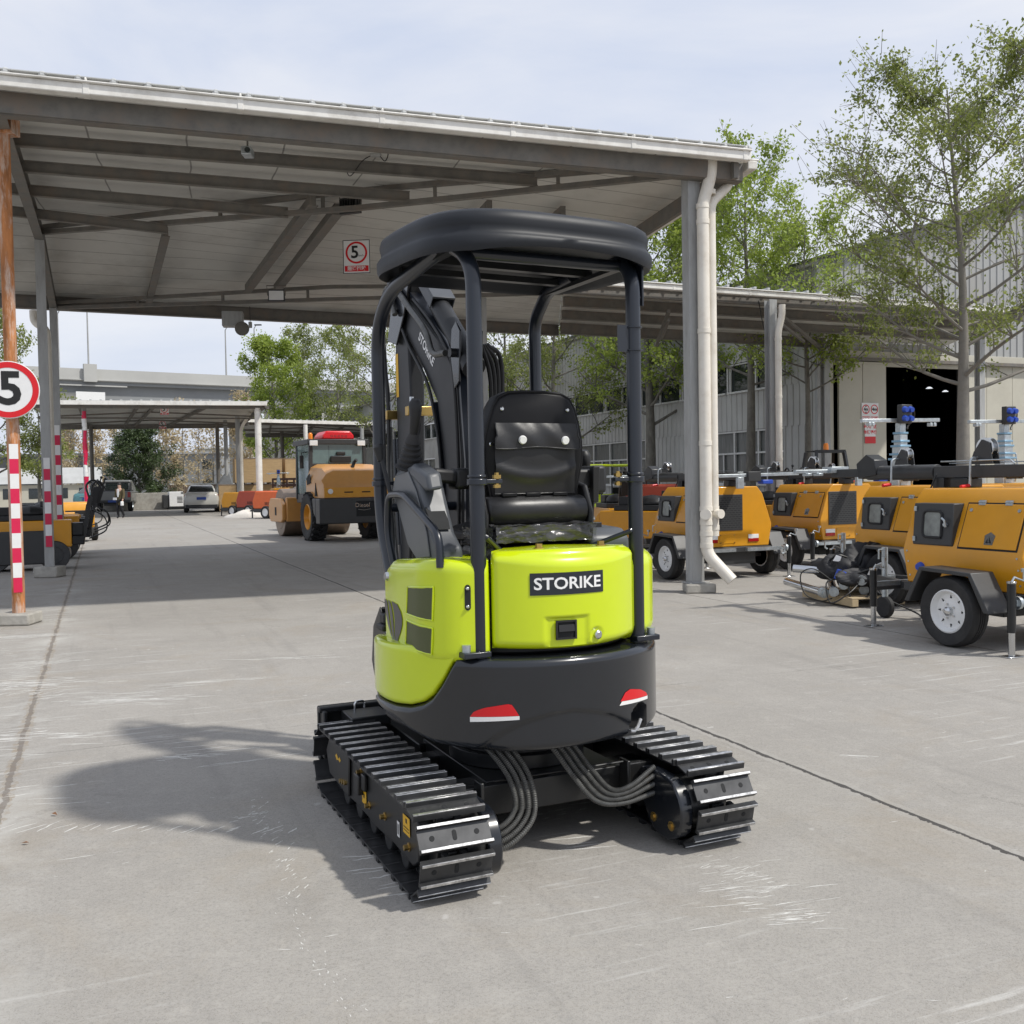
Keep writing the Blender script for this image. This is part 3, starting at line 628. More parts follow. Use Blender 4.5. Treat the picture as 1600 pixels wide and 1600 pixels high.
# ================================================================== side canopy in front of the hall
c2 = thing('canopy', 'long side canopy with white gutter joining the big hall at right', 'canopy', (0,0,0))
K2 = V((13.5,26.1,5.72)); WC = V((9.45,30.0,0)); W2 = WC+RR*4.9
Bk = B+V((.01,0,0)); rf = MB(); q = [K+V((.012,.0,0)), K2, V((W2.x,W2.y,5.6))-RF*.05, V((WC.x,WC.y,5.6))-RF*.05-RR*.05, Bk]
rf.mat(0).add(q, [(4,3,2,1,0)]); rf.mat(1).add([p+T_ for p in q], [(0,1,2,3,4)])
for i in range(5): a, b = q[i], q[(i+1)%5]; rf.add([a,b,b+T_,a+T_], [(0,1,2,3)])
for i in range(37):
    p = lerp(q[0],q[1],i/36)+V((0,0,.09)); rf.beam(p-RF*.06, p+RF*(4.3)-z*.05, .06, .045)
obj('roof', rf, [M['ceiling'], M['roofsheet']], c2, smooth=0)
obj('gutter', gutter_mb(K-RF*.12-z*.06, K2-RF*.12-z*.06, -RF, step=2.0), M['gutter'], c2, bevel=.01)
for t, zz, h in ((.03,5.60,.24),(.32,5.58,.2),(.62,5.55,.2),(.93,5.49,.30)):
    a = lerp(K, B, t); b_ = lerp(K2, V((W2.x,W2.y,5.6)), t)-RF*.1
    if t > .9: b_ = V((WC.x,WC.y,5.6))-RF*.2-RR*.1
    m_ = MB(); m_.beam(V((a.x+.05,a.y,zz)), V((b_.x,b_.y,zz)), .08, h); m_.beam(V((a.x+.05,a.y,zz-h/2-.01)), V((b_.x,b_.y,zz-h/2-.01)), .15, .018); obj('purlin', m_, M['truss'], c2)
F1 = at(1206,700,22.6); F1.z = 0; F0 = at(757,700,21.2); F0.z = 0; F2 = at(1531,700,26.4); F2.z = 0; F3 = at(1290,700,29.3); F3.z = 0
for p, zt, s in ((F1,5.5,.10),(F0,5.4,.075),(F2,5.5,.09),(F3,5.35,.10)):
    m_ = MB(); m_.X = Matrix.Translation(p) @ Matrix.Rotation(TH,4,'Z'); m_.bx(-s,s,-s,-s+.012,0,zt); m_.bx(-s,s,s-.012,s,0,zt); m_.bx(-.008,.008,-s+.0125,s-.0125,0,zt); obj('post', m_, M['post'], c2)
for a, b_ in ((F1, F3), (F0+RR*4.6, F1+RF*5)):
    m_ = MB(); m_.beam(a+z*5.35, b_+z*5.15, .08, .08); m_.beam(a+z*5.15, lerp(a,b_,.55)+z*5.05, .06, .06); obj('brace', m_, M['truss'], c2)
m_ = MB(); g1 = at(1222,483,22.4); m_.tube(bend_path([g1+z*.1, g1-z*.12, V((F1.x+.12,F1.y-.17,4.75)), V((F1.x+.12,F1.y-.17,.3))], .12, 5), .075, 14)
for zz in (4.6,3.3,1.9): m_.cyl(V((F1.x+.12,F1.y-.17,zz-.03)), V((F1.x+.12,F1.y-.17,zz+.03)), .082, n=14)
obj('downpipe', m_, M['pvc'], c2)

# ================================================================== hall building
bd = thing('hall', 'big industrial hall of pale ribbed sheet with window bands and an open gate', 'building', WC, 0)
def W(s, o, zz): return RF*s+RR*o+z*zz           # local: s along road side, o along gable
wl = MB(); Ls = 62.0
# road side wall with openings left for the windows
ups = [(1.9+i*3.05, 1.9+i*3.05+2.95) for i in range(19)]; lows = [(1.9,7.3),(10.6,16.7),(19.6,25.6),(28.6,34.6),(37.6,43.6),(46.6,52.6)]
def wallstrip(s0,s1,z0,z1):                       # ribs modelled: 0.30 m pitch
    n = max(1,int(round((s1-s0)/.30))); st = (s1-s0)/n
    for i in range(n):
        a = s0+i*st; b_ = a+st
        pts = [(a,0),(a+st*.62,0),(a+st*.68,.028),(a+st*.94,.028),(b_,0)]
        for j in range(4):
            (x0,d0),(x1,d1) = pts[j], pts[j+1]
            wl.add([W(x0,-d0,z0),W(x1,-d1,z0),W(x1,-d1,z1),W(x0,-d0,z1)], [(3,2,1,0)])
wallstrip(0,Ls,5.4,8.02); wallstrip(0,Ls,3.1,4.4); wallstrip(0,Ls,0,1.25)
wallstrip(0,1.9,4.4,5.4); wallstrip(1.9+19*3.05,Ls,4.4,5.4)
prev = 0
for a, b_ in lows: wallstrip(prev,a,1.25,3.1); prev = b_
wallstrip(prev,Ls,1.25,3.1)
obj('side_wall', wl, M['wallsheet'], bd, smooth=0)
for a, b_ in ups:
    m_ = MB(); m_.add([W(a,.10,4.42),W(b_,.10,4.42),W(b_,.10,5.38),W(a,.10,5.38)], [(3,2,1,0)]); wn = obj('window', m_, M['glass'], bd, smooth=0)
    m_ = MB()
    for x in (a+.03,(a+b_)/2,b_-.03): m_.beam(W(x,.05,4.42),W(x,.05,5.38),.06,.07,RF)
    m_.beam(W(a,.05,5.36),W(b_,.05,5.36),.07,.05); m_.beam(W(a,-.02,4.40),W(b_,-.02,4.40),.16,.06); obj('window_frame', m_, M['frame'], wn)
M['louvre'] = mat('window_with_pale_blinds', (.10,.105,.10), .25, var=.5, scale=4, aniso=(6,6,.3))
for a, b_ in lows:
    m_ = MB(); m_.add([W(a,.10,1.27),W(b_,.10,1.27),W(b_,.10,3.08),W(a,.10,3.08)], [(3,2,1,0)]); wn = obj('window', m_, M['louvre'], bd, smooth=0)
    m_ = MB(); n = 4
    for i in range(n+1): x = a+(b_-a)*i/n; m_.beam(W(x,.05,1.27),W(x,.05,3.08),.07,.08,RF)
    for i in range(n): x = a+(b_-a)*(i+.5)/n; m_.beam(W(x,.055,1.27),W(x,.055,2.3),.05,.06,RF)
    for zz in (1.29,2.32,3.06): m_.beam(W(a,.045,zz),W(b_,.045,zz),.07,.06)
    m_.beam(W(a-.05,-.03,1.24),W(b_+.05,-.03,1.24),.16,.05); obj('window_frame', m_, M['frame'], wn)
# gable front
gb = MB(); Wg = 36.0
M['gablesheet'] = corr_mat('grey_white_gable_sheet', (.33,.335,.33), RR)
def gz(o): return 8.02+min(o,Wg-o)*.305
n = 120
for i in range(n):
    a = Wg*i/n; b_ = Wg*(i+1)/n; st = b_-a
    pts = [(a,0),(a+st*.62,0),(a+st*.68,.03),(a+st*.94,.03),(b_,0)]
    for j in range(4):
        (x0,d0),(x1,d1) = pts[j],pts[j+1]; gb.add([W(-d0,x0,5.3),W(-d1,x1,5.3),W(-d1,x1,gz(x1)),W(-d0,x0,gz(x0))], [(0,1,2,3)])
obj('gable_wall', gb, M['gablesheet'], bd, smooth=0)
lw = MB()
for a, b_ in ((.0,.35),(5.45,Wg)):
    k = a
    while k < b_: e_ = min(b_,k+1.15); lw.bx(k,e_-.012,-.05,.02,0,5.0); k = e_
lw.bx(.35,5.45,-.04,.02,4.85,5.02); lw.bx(0,Wg,-.12,.03,5.02,5.298)
lw.v = [tuple(RR*x+RF*y+z*zz) for x,y,zz in lw.v]; obj('lower_wall', lw, M['cream'], bd, bevel=.008)
dl = MB(); dl.bx(.45,1.35,-.16,-.08,.05,4.9); dl.bx(1.365,2.28,-.16,-.08,.05,4.9); dl.bx(.42,2.31,-.17,-.07,4.9,4.96)
dl.v = [tuple(RR*x+RF*y+z*zz) for x,y,zz in dl.v]; obj('sliding_door', dl, M['cream'], bd, bevel=.01)
tr_ = MB(); tr_.bx(.2,9.5,-.24,-.10,4.98,5.08); tr_.v = [tuple(RR*x+RF*y+z*zz) for x,y,zz in tr_.v]; obj('door_track', tr_, M['truss'], bd)
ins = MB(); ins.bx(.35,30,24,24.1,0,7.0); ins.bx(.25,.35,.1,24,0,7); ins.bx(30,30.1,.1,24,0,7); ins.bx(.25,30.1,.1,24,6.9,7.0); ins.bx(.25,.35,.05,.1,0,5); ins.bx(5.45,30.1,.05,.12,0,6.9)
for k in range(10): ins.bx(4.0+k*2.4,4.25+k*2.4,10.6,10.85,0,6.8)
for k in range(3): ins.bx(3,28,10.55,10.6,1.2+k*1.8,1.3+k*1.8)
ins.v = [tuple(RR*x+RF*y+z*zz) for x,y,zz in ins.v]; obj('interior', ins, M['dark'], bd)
M['lampemit'] = mat('lit_ceiling_lamp', (.8,.8,.8), .5, emit=(.9,.95,1,.9))
for (px,py,Y) in ((1452,607,37.5),(1477,612,40.5)):
    m_ = MB(); m_.lathe([(0,.06),(.04,.06),(.13,0),(0.0,-.01)], at(px,py,Y)-WC, (0,0,1), 16); obj('ceiling_lamp', m_, M['lampemit'], bd)
rfm = MB(); e_ = .35
pts = [(-e_,gz(0)-.1),(Wg/2,gz(Wg/2)+.02),(Wg+e_,gz(0)-.1)]
for (x0,z0),(x1,z1) in ((pts[0],pts[1]),(pts[1],pts[2])):
    vs = [W(-e_,x0,z0+.02),W(-e_,x1,z1+.02),W(Ls,x1,z1+.02),W(Ls,x0,z0+.02)]; rfm.add(vs+[v+z*.09 for v in vs], [(3,2,1,0),(4,5,6,7),(0,1,5,4),(1,2,6,5),(2,3,7,6),(3,0,4,7)])
obj('roof', rfm, mat('dark_grey_green_roof', (.07,.078,.07), .6, var=.15), bd, smooth=0)
m_ = MB(); m_.beam(W(.1,-.16,7.95),W(Ls,-.16,7.95),.16,.14); obj('eave_gutter', m_, M['gutter'], bd)
m_ = MB(); m_.bx(.0,.28,-.10,.02,0,8.0); m_.v = [tuple(RR*(x-.3)+RF*(y)+z*zz) for x,y,zz in m_.v]; obj('corner_trim', m_, M['post'], bd)
# door signs on the sliding door (leaf of the gate)
def gate_sign(label, o, zc, w_, h_, build):
    p = WC+RR*o-RF*.175+z*zc; t = thing('gate_sign', label, 'sign', p, TH); b = MB(); b.bx(-w_/2,w_/2,-.01,0,-h_/2,h_/2); obj('plate', b, M['white'], t); build(t, w_, h_); return t
def two_rings(t, w_, h_):
    b = MB(); tx = MB(); br = MB(); cp = MB()
    for sx in (-1,1):
        c = (sx*w_*.25,-.012,h_*.16); disc(b, c, (1,0,0), (0,0,1), w_*.22, 32, w_*.175)
        put_text(tx, '4m', w_*.2, (c[0],-.013,c[2]), (1,0,0), (0,0,1), off=.006)
        for sg in (-1,1):
            if sx < 0: tx.add([(c[0]-.05,-.013,c[2]+sg*w_*.16),(c[0]+.05,-.013,c[2]+sg*w_*.16),(c[0],-.013,c[2]+sg*w_*.10)], [(0,1,2)])
            else: tx.add([(c[0]+sg*w_*.16,-.013,c[2]-.05),(c[0]+sg*w_*.16,-.013,c[2]+.05),(c[0]+sg*w_*.12,-.013,c[2])], [(0,1,2)])
        br.bx(c[0]-w_*.22,c[0]+w_*.22,-.013,-.011,-h_*.44,-h_*.22); put_text(cp, '限制高度' if sx < 0 else '限制宽度', h_*.13, (c[0],-.0145,-h_*.33), (1,0,0), (0,0,1), off=.003)
    obj('ring', b, M['red'], t, smooth=0); obj('numeral', tx, M['lettblack'], t, smooth=0); obj('caption_bar', br, M['red'], t, smooth=0); obj('caption', cp, M['white'], t, smooth=0)
def notice(t, w_, h_):
    tx = MB(); put_text(tx, '出入厂区', h_*.20, (0,-.012,h_*.32), (1,0,0), (0,0,1), off=.004); put_text(tx, '车辆慢行', h_*.20, (0,-.012,h_*.04), (1,0,0), (0,0,1), off=.004); obj('lettering', tx, M['red'], t, smooth=0)
    b = MB(); b.bx(-w_*.5,w_*.5,-.013,-.011,-h_*.5,-h_*.16); obj('caption_bar', b, M['red'], t, smooth=0)
gate_sign('white sign with two red 4m limit rings on the sliding door', 1.62, 3.42, .66, .58, two_rings)
gate_sign('narrow white notice with red lettering and red foot below the 4m limit sign', 1.62, 2.78, .42, .62, notice)

m_ = MB(); m_.tube(smooth_path([at(1185,470,22.4), at(1200,520,23.5)+V((0,0,-.1)), at(1240,552,26), at(1288,575,29.2)], 8), .012, 6)
tag(obj('hanging_wire', m_, M['cable']), 'thin black wire sagging from the side canopy to the hall corner', 'wire')
# ================================================================== mini excavator
EX = thing('mini_excavator', 'lime green and charcoal mini excavator on steel tracks in the middle of the yard', 'excavator', (0.001,4.39,0), R(24.4))
dU = R(2.1)
def up(name, mb, mats, **k):
    o = obj(name, mb, mats, k.pop('parent', EX), **k)
    if o.parent == EX: o.rotation_euler.z = dU
    return o
# ---------------- undercarriage
pitch = .1005; ra = .131; so_f = .017; zc_ = .172; yr = .645; yc = .045
per = 4*yr+2*math.pi*ra; ns = int(round(per/pitch)); pitch = per/ns
def track_pt(s):
    s %= per
    if s < 2*yr: return (-yr+s, zc_-ra, math.pi)                 # bottom run, outward normal down
    s -= 2*yr
    if s < math.pi*ra: a = -math.pi/2+s/ra; return (yr+math.cos(a)*ra, zc_+math.sin(a)*ra, a)
    s -= math.pi*ra
    if s < 2*yr: return (yr-s, zc_+ra, 0)
    s -= 2*yr; a = math.pi/2+s/ra; return (-yr+math.cos(a)*ra, zc_+math.sin(a)*ra, a)
sh = MB(); hw = .137; p2_ = pitch/2-.003
sh.mat(0).bx(-hw,hw,-p2_+.010,p2_-.010,0,.007)
for sg in (-1,1):
    y0 = sg*(p2_-.006)
    sh.mat(0).prism([(y0-.0085,.0),(y0+.0085,.0),(y0+.0065,.023),(y0-.0065,.023)], 'x', -hw-.001, hw+.001); sh.mat(1).prism([(y0-.0058,.0231),(y0+.0058,.0231),(y0+.005,.0262),(y0-.005,.0262)], 'x', -hw, hw)
sh.mat(2)
for x in (-.085,.085): sh.cyl((x,0,.0072),(x,0,.0082),.010,n=14)
sh.prism([(math.cos(t)*.0085, math.sin(t)*.0085+(.010 if math.sin(t) > 0 else -.010)) for t in [k*math.pi/8+.01 for k in range(16)]], 'z', .0072, .0083)
for x in (-.034,.034): sh.mat(2).bx(x-.011,x+.011,-p2_*.92,p2_*.92,-.036,-.001)
shoe0 = None
for side in (-1,1):
    fr = MB(); x0, x1 = sorted((side*.672, side*.50))
    out_ = [(-.56,.30),(-.60,.27),(-.62,.2),(-.60,.12),(-.54,.085),(-.30,.095),(-.1,.085),(.2,.095),(.45,.085),(.60,.11),(.62,.2),(.58,.285)]
    fr.prism([(a,b) for a,b in out_], 'x', x0, x1)
    fr.prism([(.30,.30),(.66,.285),(.72,.22),(.66,.12),(.32,.10)], 'x', side*.673, side*.684)
    fr.bx(min(side*.673,side*.70),max(side*.673,side*.70),.10,.17,.17,.255); fr.bx(min(side*.673,side*.69),max(side*.673,side*.69),.04,.09,.20,.27)
    tf = obj('track_frame', fr, M['black'], EX, bevel=.008)
    lb_ = MB(); xo = side*.6755; pl = lambda y0,y1,z0,z1: lb_.add([(xo,y0,z0),(xo,y1,z0),(xo,y1,z1),(xo,y0,z1)], [(0,1,2,3) if side > 0 else (3,2,1,0)])
    lb_.mat(0); pl(-.52,-.44,.185,.255); pl(.06,.125,.135,.195)
    lb_.mat(1); pl(-.395,-.365,.145,.205); pl(.165,.195,.165,.215)
    lb_.mat(2); xo = side*.6762; pl(-.488,-.472,.228,.245); pl(-.512,-.448,.209,.213); pl(-.512,-.448,.198,.201); pl(.085,.10,.16,.178)
    for yy in (-.389,-.382,-.374): pl(yy,yy+.003,.155,.195)
    obj('label', lb_, [M['yellowlab'],M['white'],M['lettblack']], tf, smooth=0)
    lg = MB(); xo = side*.6852; lg.add([(xo,.44+a,.235+b) for a,b in ((0,0),(.02,.012),(.045,-.004),(.07,.016),(.10,0),(.07,-.016),(.045,-.006),(.02,-.014))], [(0,1,2,3,4,5,6,7) if side > 0 else (7,6,5,4,3,2,1,0)]); obj('emblem', lg, M['yellowlab'], tf, smooth=0)
    rl = MB()
    for yy in (-.42,-.21,0,.21,.42): rl.lathe([(0,-.085),(.05,-.085),(.055,-.075),(.055,-.05),(.035,-.045),(.035,.045),(.055,.05),(.055,.075),(.05,.085),(0,.085)], (side*.58,yy,.088), (1,0,0), 16)
    rl.lathe([(0,-.06),(.10,-.06),(.106,-.03),(.106,.03),(.10,.06),(0,.06)], (side*.58,yr+yc,zc_), (1,0,0), 28)
    rl.lathe([(0,-.05),(.085,-.05),(.10,-.02),(.10,.02),(.085,.05),(0,.05)], (side*.58,-yr+yc,zc_), (1,0,0), 28)
    rl.lathe([(0,-.135),(.105,-.135),(.112,-.12),(.112,-.055),(0,-.05)], (side*.58,-yr+yc,zc_), (side,0,0), 28)
    for k in range(16):
        a = k*math.pi/8; rl.obx((side*.58,-yr+yc+math.cos(a)*.104,zc_+math.sin(a)*.104), (.03,.03,.022), Matrix.Rotation(a,3,'X'))
    obj('rollers', rl, M['black'], tf, bevel=.003)
    bl = MB()
    for (yy,zz) in ((.36,.155),(.40,.148),(.44,.142),(-.20,.17),(-.50,.145),(.14,.26),(.02,.15)): bl.cyl((side*.672,yy,zz),(side*.694,yy,zz),.011,n=6); bl.cyl((side*.672,yy,zz),(side*.676,yy,zz),.017,n=12)
    obj('bolts', bl, M['brass'], tf)
    tk = MB()
    for k in range(ns*2):
        y,z,a = track_pt(k*pitch/2); y += yc
        for x in (-.034,.034): 
            dy, dz = (0,-1) if a == math.pi else (0,1) if a == 0 else (math.cos(a), math.sin(a))
            tk.cyl((side*.58+x-.010,y,z),(side*.58+x+.010,y,z),.017,n=8)
    for k in range(ns):
        y,z,a = track_pt((k+.5)*pitch); y += yc; dy, dz = (0,-1) if a == math.pi else (0,1) if a == 0 else (math.cos(a), math.sin(a))
        tk.cyl((side*.58-.05,y,z),(side*.58+.05,y,z),.009,n=8)
    track = obj('track', tk, M['black'], EX)
    for k in range(ns):
        y,z,a = track_pt((k+.25)*pitch); y += yc; dy, dz = (0,-1) if a == math.pi else (0,1) if a == 0 else (math.cos(a), math.sin(a)); y += dy*so_f; z += dz*so_f
        ang = math.pi if a == math.pi else 0 if a == 0 else a-math.pi/2
        if shoe0 is None: s_ = shoe0 = obj('track_shoe', sh, [M['padsteel'],M['barsteel'],M['dark']], track, bevel=.0018, seg=1)
        else: s_ = shoe0.copy(); COL.objects.link(s_)
        s_.parent = track; s_.location = (side*.58,y,z); s_.rotation_euler = (ang,0,0)
    # drive motor cover on the inside of each track
    mc = MB(); xi = side*.445; xj = side*.385
    prof = smooth_path([(-.58,.29,0),(-.42,.285,0),(-.41,.19,0),(-.50,.06,0),(-.61,.035,0),(-.70,.08,0),(-.72,.18,0),(-.67,.265,0)], 4, True)
    mc.prism([(p.x,p.y) for p in prof], 'x', xi, xj)
    mo = obj('motor_cover', mc, M['char'], EX, bevel=.008); b_ = MB()
    for yy,zz in ((-.47,.245),(-.52,.10),(-.65,.10)): b_.cyl((xj,yy,zz),(xj-side*.01,yy,zz),.012,n=6); b_.cyl((xj,yy,zz),(xj-side*.003,yy,zz),.02,n=12)
    obj('bolts', b_, M['brass'], mo)
fr = MB(); fr.bx(-.30,.30,-.36,.40,.16,.30); fr.lathe([(0,.30),(.30,.30),(.30,.36),(.27,.36),(.27,.40),(.30,.40),(.30,.47),(0,.47)], (0,0,0), (0,0,1), 32)
fr.bx(-.46,.46,-.40,-.362,.175,.295); fr.bx(-.49,.49,-.28,-.18,.17,.27); fr.bx(-.49,.49,.18,.28,.17,.27)
for x in (-.36,.30): fr.bx(x-.008,x+.008,-.47,-.401,.13,.33)
fr.bx(-.3,.3,-.44,-.43,.318,.326); obj('chassis', fr, M['black'], EX, bevel=.006)
bd_ = MB(); bd_.bx(-.66,.66,.98,1.0,.10,.375); bd_.bx(-.66,.66,.94,.979,.345,.375); bd_.bx(-.65,-.63,.90,.979,.12,.36); bd_.bx(.63,.65,.90,.979,.12,.36); bd_.bx(-.66,.66,.96,.979,.08,.13)
for x in (-.30,.30): bd_.beam((x,.36,.24),(x,.98,.24),.07,.09)
bd_.bx(-.56,-.36,.70,.9,.31,.36); obj('dozer_blade', bd_, M['black'], EX, bevel=.006)
b_ = MB(); b_.tube(bend_path([(-.50,.86,.36),(-.50,.86,.405),(-.45,.86,.405),(-.45,.86,.37)],.02,4), .006, 8); obj('lifting_hook', b_, M['chrome'], EX)
def spiral(pts, r=.0115, turns=90):
    P = smooth_path(pts, max(8, turns*2//(len(pts)-1))); m_ = MB(); m_.tube(P, [r if i % 2 else r*.80 for i in range(len(P))], 9); return m_
for k in range(4):
    o = k*.026; obj('hydraulic_hose', spiral([(-.30+o*1.2,-.22,.46),(-.285+o*1.2,-.38,.42),(-.245+o*1.15,-.47,.33-o*.1),(-.25+o*1.0,-.53,.235-o*.6),(-.34+o*.4,-.57,.185-o*1.0),(-.46,-.57,.215-o*1.4)]), M['hose'], EX)
for k in range(4):
    o = k*.024; obj('hydraulic_hose', spiral([(-.07+o*1.3,-.26,.46),(-.03+o*1.3,-.40,.42),(.03+o*1.2,-.48,.31+o*.2),(.10+o,-.54,.215+o*.5),(.22+o*.5,-.55,.19+o*.9),(.39,-.52,.20+o*1.5)]), M['hose'], EX)
# ---------------- upper structure shells
def samples(Lt, rr, n):
    e = [rr*(1-math.cos(t*math.pi/2/6)) for t in range(7)]; e = [x for x in e]
    mid = [rr+(Lt-2*rr)*i/n for i in range(1,n)]
    return e+mid+[Lt-x for x in reversed(e)]
def shell(mb, path, z0, z1, rr=.025, depth=.12, nu=30, nv=14, inset=None, rz=None):
    P = [Vector((p[0],p[1],0)) for p in path]; cum = [0]
    for i in range(1,len(P)): cum.append(cum[-1]+(P[i]-P[i-1]).length)
    Lt = cum[-1]
    def pos(s):
        s = min(max(s,0),Lt); i = 0
        while i < len(cum)-2 and cum[i+1] < s: i += 1
        t = (s-cum[i])/(cum[i+1]-cum[i]); p = P[i].lerp(P[i+1],t)
        a = P[max(i-1,0)]; b = P[min(i+2,len(P)-1)]
        d0 = (P[i+1]-a).normalized(); d1 = (b-P[i]).normalized(); d = d0.lerp(d1,t).normalized()
        return p, Vector((d.y,-d.x,0))
    us = samples(Lt, rr, nu); rz = rz or rr; rows = []
    def e(t, r): 
        if t >= r: return 0
        q = 1-t/r; return r*(1-math.sqrt(max(0,1-q*q)))
    for s in us:
        p, nrm = pos(s); a, b = z0(s/Lt), z1(s/Lt); col = []
        for zz in samples(b-a, min(rz,(b-a)*.45), nv):
            ins = min(max(rr,rz), e(min(s,Lt-s),rr)+e(min(zz,b-a-zz),min(rz,(b-a)*.45)))
            if inset: ins += inset(s/Lt, a+zz, p)
            q = p-nrm*ins; col.append((q.x,q.y,a+zz))
        rows.append((col,nrm))
    nU, nV = len(rows), len(rows[0][0]); vs = [v for c,_ in rows for v in c]; fs = []
    for i in range(nU-1):
        for j in range(nV-1): fs.append((i*nV+j,(i+1)*nV+j,(i+1)*nV+j+1,i*nV+j+1))
    ring = [i*nV for i in range(nU)]+[(nU-1)*nV+j for j in range(1,nV)]+[i*nV+nV-1 for i in range(nU-2,-1,-1)]+[j for j in range(nV-2,0,-1)]
    o = len(vs)
    for r_ in ring:
        n_ = rows[r_//nV][1]; v = vs[r_]; vs.append((v[0]-n_.x*depth, v[1]-n_.y*depth, v[2]))
    m_ = len(ring)
    for k in range(m_): fs.append((ring[(k+1)%m_],ring[k],o+k,o+(k+1)%m_))
    mb.add(vs, fs); return pos, Lt
def arc(r, a0, a1, n=40): return [(r*math.sin(R(a0+(a1-a0)*i/n)), -r*math.cos(R(a0+(a1-a0)*i/n))) for i in range(n+1)]
def interp(x, tab):
    if x <= tab[0][0]: return tab[0][1]
    for (a,b),(c,d) in zip(tab,tab[1:]):
        if x <= c:
            t = (x-a)/(c-a); return b+(d-b)*t
    return tab[-1][1]
RC = .62
cut = [(-110,.600),(-92,.600),(-80,.602),(-70,.612),(-63,.634),(-58.5,.665),(-54,.725),(-48.5,.822),(0,.822),(90,.81)]
bot = [(-110,.575),(-95,.56),(-79,.53),(-58,.474),(-28,.456),(0,.462),(30,.462),(60,.47),(90,.49)]
A0, A1 = -104, 88
cw = MB()
def relief(u, zz, p):
    ph = A0+(A1-A0)*u; lim = interp(ph, [(-46,.40),(-40.7,.473),(-32,.54),(-23.3,.586),(-13,.612),(-4.3,.617),(4,.60),(12.7,.572),(21.7,.524),(30,.46),(36,.40)])
    d = lim-zz; ex = 0.010*min(1,max(0,d/.012)) if d > 0 else 0
    hole = 0
    if 22.5 < ph < 34.5 and zz < .585-.0009*(ph-28.5)**2: hole = .09
    return ex+hole
shell(cw, arc(RC,A0,A1,90), lambda u: interp(A0+(A1-A0)*u, bot), lambda u: interp(A0+(A1-A0)*u, cut)-.004, .018, .20, 150, 46, relief, .03)
cwo = up('counterweight', cw, M['char'], smooth=30)
ph_ = lambda a, zz, r=RC+.002: (r*math.sin(R(a)), -r*math.cos(R(a)), zz)
def decal(poly, sub=14, r=RC+.002):                  # polygon given as (angle, height), wrapped onto the round tail
    lo = min(p[0] for p in poly); hi = max(p[0] for p in poly); m_ = MB(); cols = []
    for i in range(sub+1):
        a = lo+(hi-lo)*(i/sub); a = min(max(a,lo+1e-4),hi-1e-4); zs = []
        for (x0,y0),(x1,y1) in zip(poly, poly[1:]+poly[:1]):
            if (x0-a)*(x1-a) <= 0 and x0 != x1: zs.append(y0+(y1-y0)*(a-x0)/(x1-x0))
        cols.append((a,min(zs),max(zs)))
    m_.add([ph_(a,z_,r) for a,z0,z1 in cols for z_ in (z0,z1)], [(2*i,2*i+2,2*i+3,2*i+1) for i in range(sub)]); return m_
for red, wh in (([(-43,.597),(-41.5,.618),(-37.5,.634),(-29.2,.649),(-27.6,.645),(-25.3,.603)], [(-43,.596),(-43,.577),(-25.2,.588),(-25.2,.602)]),
                ([(15.8,.615),(18.6,.646),(21.6,.655),(29,.640),(34.5,.615),(35.4,.602)], [(15.8,.614),(15.2,.599),(35.4,.588),(35.4,.601)])):
    ro = up('rear_reflector', decal(red), M['red'], smooth=0); wo_ = obj('white_strip', decal(wh), M['white'], ro, smooth=0)
ex_ = MB(); c_ = Vector(ph_(28,.535,.53)); d_ = Vector((math.sin(R(28)),-math.cos(R(28)),0)); ex_.lathe([(0,0),(.0,.0),(.028,0),(.028,.03),(.020,.035),(.018,.0)], c_+d_*.01+V((0,0,.015)), d_, 20); ex_.tube([ph_(24,.475,.60),ph_(27,.468,.60),ph_(30,.478,.60),ph_(33,.505,.60)], .008, 8)
up('exhaust_pipe', ex_, M['barsteel'])
# left lower panel
lp = MB(); B0, B1 = -112, -47.5
shell(lp, arc(RC-.002,B0,B1,60), lambda u: interp(B0+(B1-B0)*u, cut), lambda u: interp(B0+(B1-B0)*u, [(-112,.84),(-90,.845),(-70,.852),(-60,.84),(-47.5,.838)]), .016, .20, 60, 22, None, .022)
up('lower_side_panel', lp, M['lime'])
# left upper panel with grilles
lpath = bend_path([(-.548,.165,0),(-.563,-.02,0),(-.556,-.30,0),(-.480,-.412,0),(-.336,-.468,0)], .08, 7)
lu = MB()
gp = []                                                             # grille windows (s0,s1,z0,z1) get a shallow recess
def lins(u, zz, p): return 0
pos, LT = shell(lu, [(p.x,p.y) for p in lpath], lambda u: .795, lambda u: interp(u, [(0,1.09),(.06,1.15),(.16,1.18),(.5,1.198),(.7,1.205),(1,1.195)]), .03, .22, 60, 22, None, .045)
upo = up('upper_side_panel', lu, M['lime'])
def onpanel(s, zz, off=.003): p, n_ = pos(s*LT); q = p+n_*off; return (q.x,q.y,zz)
def patch(corners, name, mt, off=.003, n=10, parent=None, uv=False):  # quad laid on the panel: (s,z) x4 bl br tr tl
    bl_, br_, tr2, tl_ = corners; m_ = MB(); f = lambda u,v: ((bl_[0]*(1-u)+br_[0]*u)*(1-v)+(tl_[0]*(1-u)+tr2[0]*u)*v, (bl_[1]*(1-u)+br_[1]*u)*(1-v)+(tl_[1]*(1-u)+tr2[1]*u)*v)
    m_.grid(lambda u,v: onpanel(*f(u,v), off), n, n); o = up(name, m_, mt) if parent is None else obj(name, m_, mt, parent)
    if uv:
        ul = o.data.uv_layers.new(name='UVMap')
        for l in o.data.loops: i = l.vertex_index; ul.data[l.index].uv = ((i % (n+1))/n, (i//(n+1))/n)
    return o
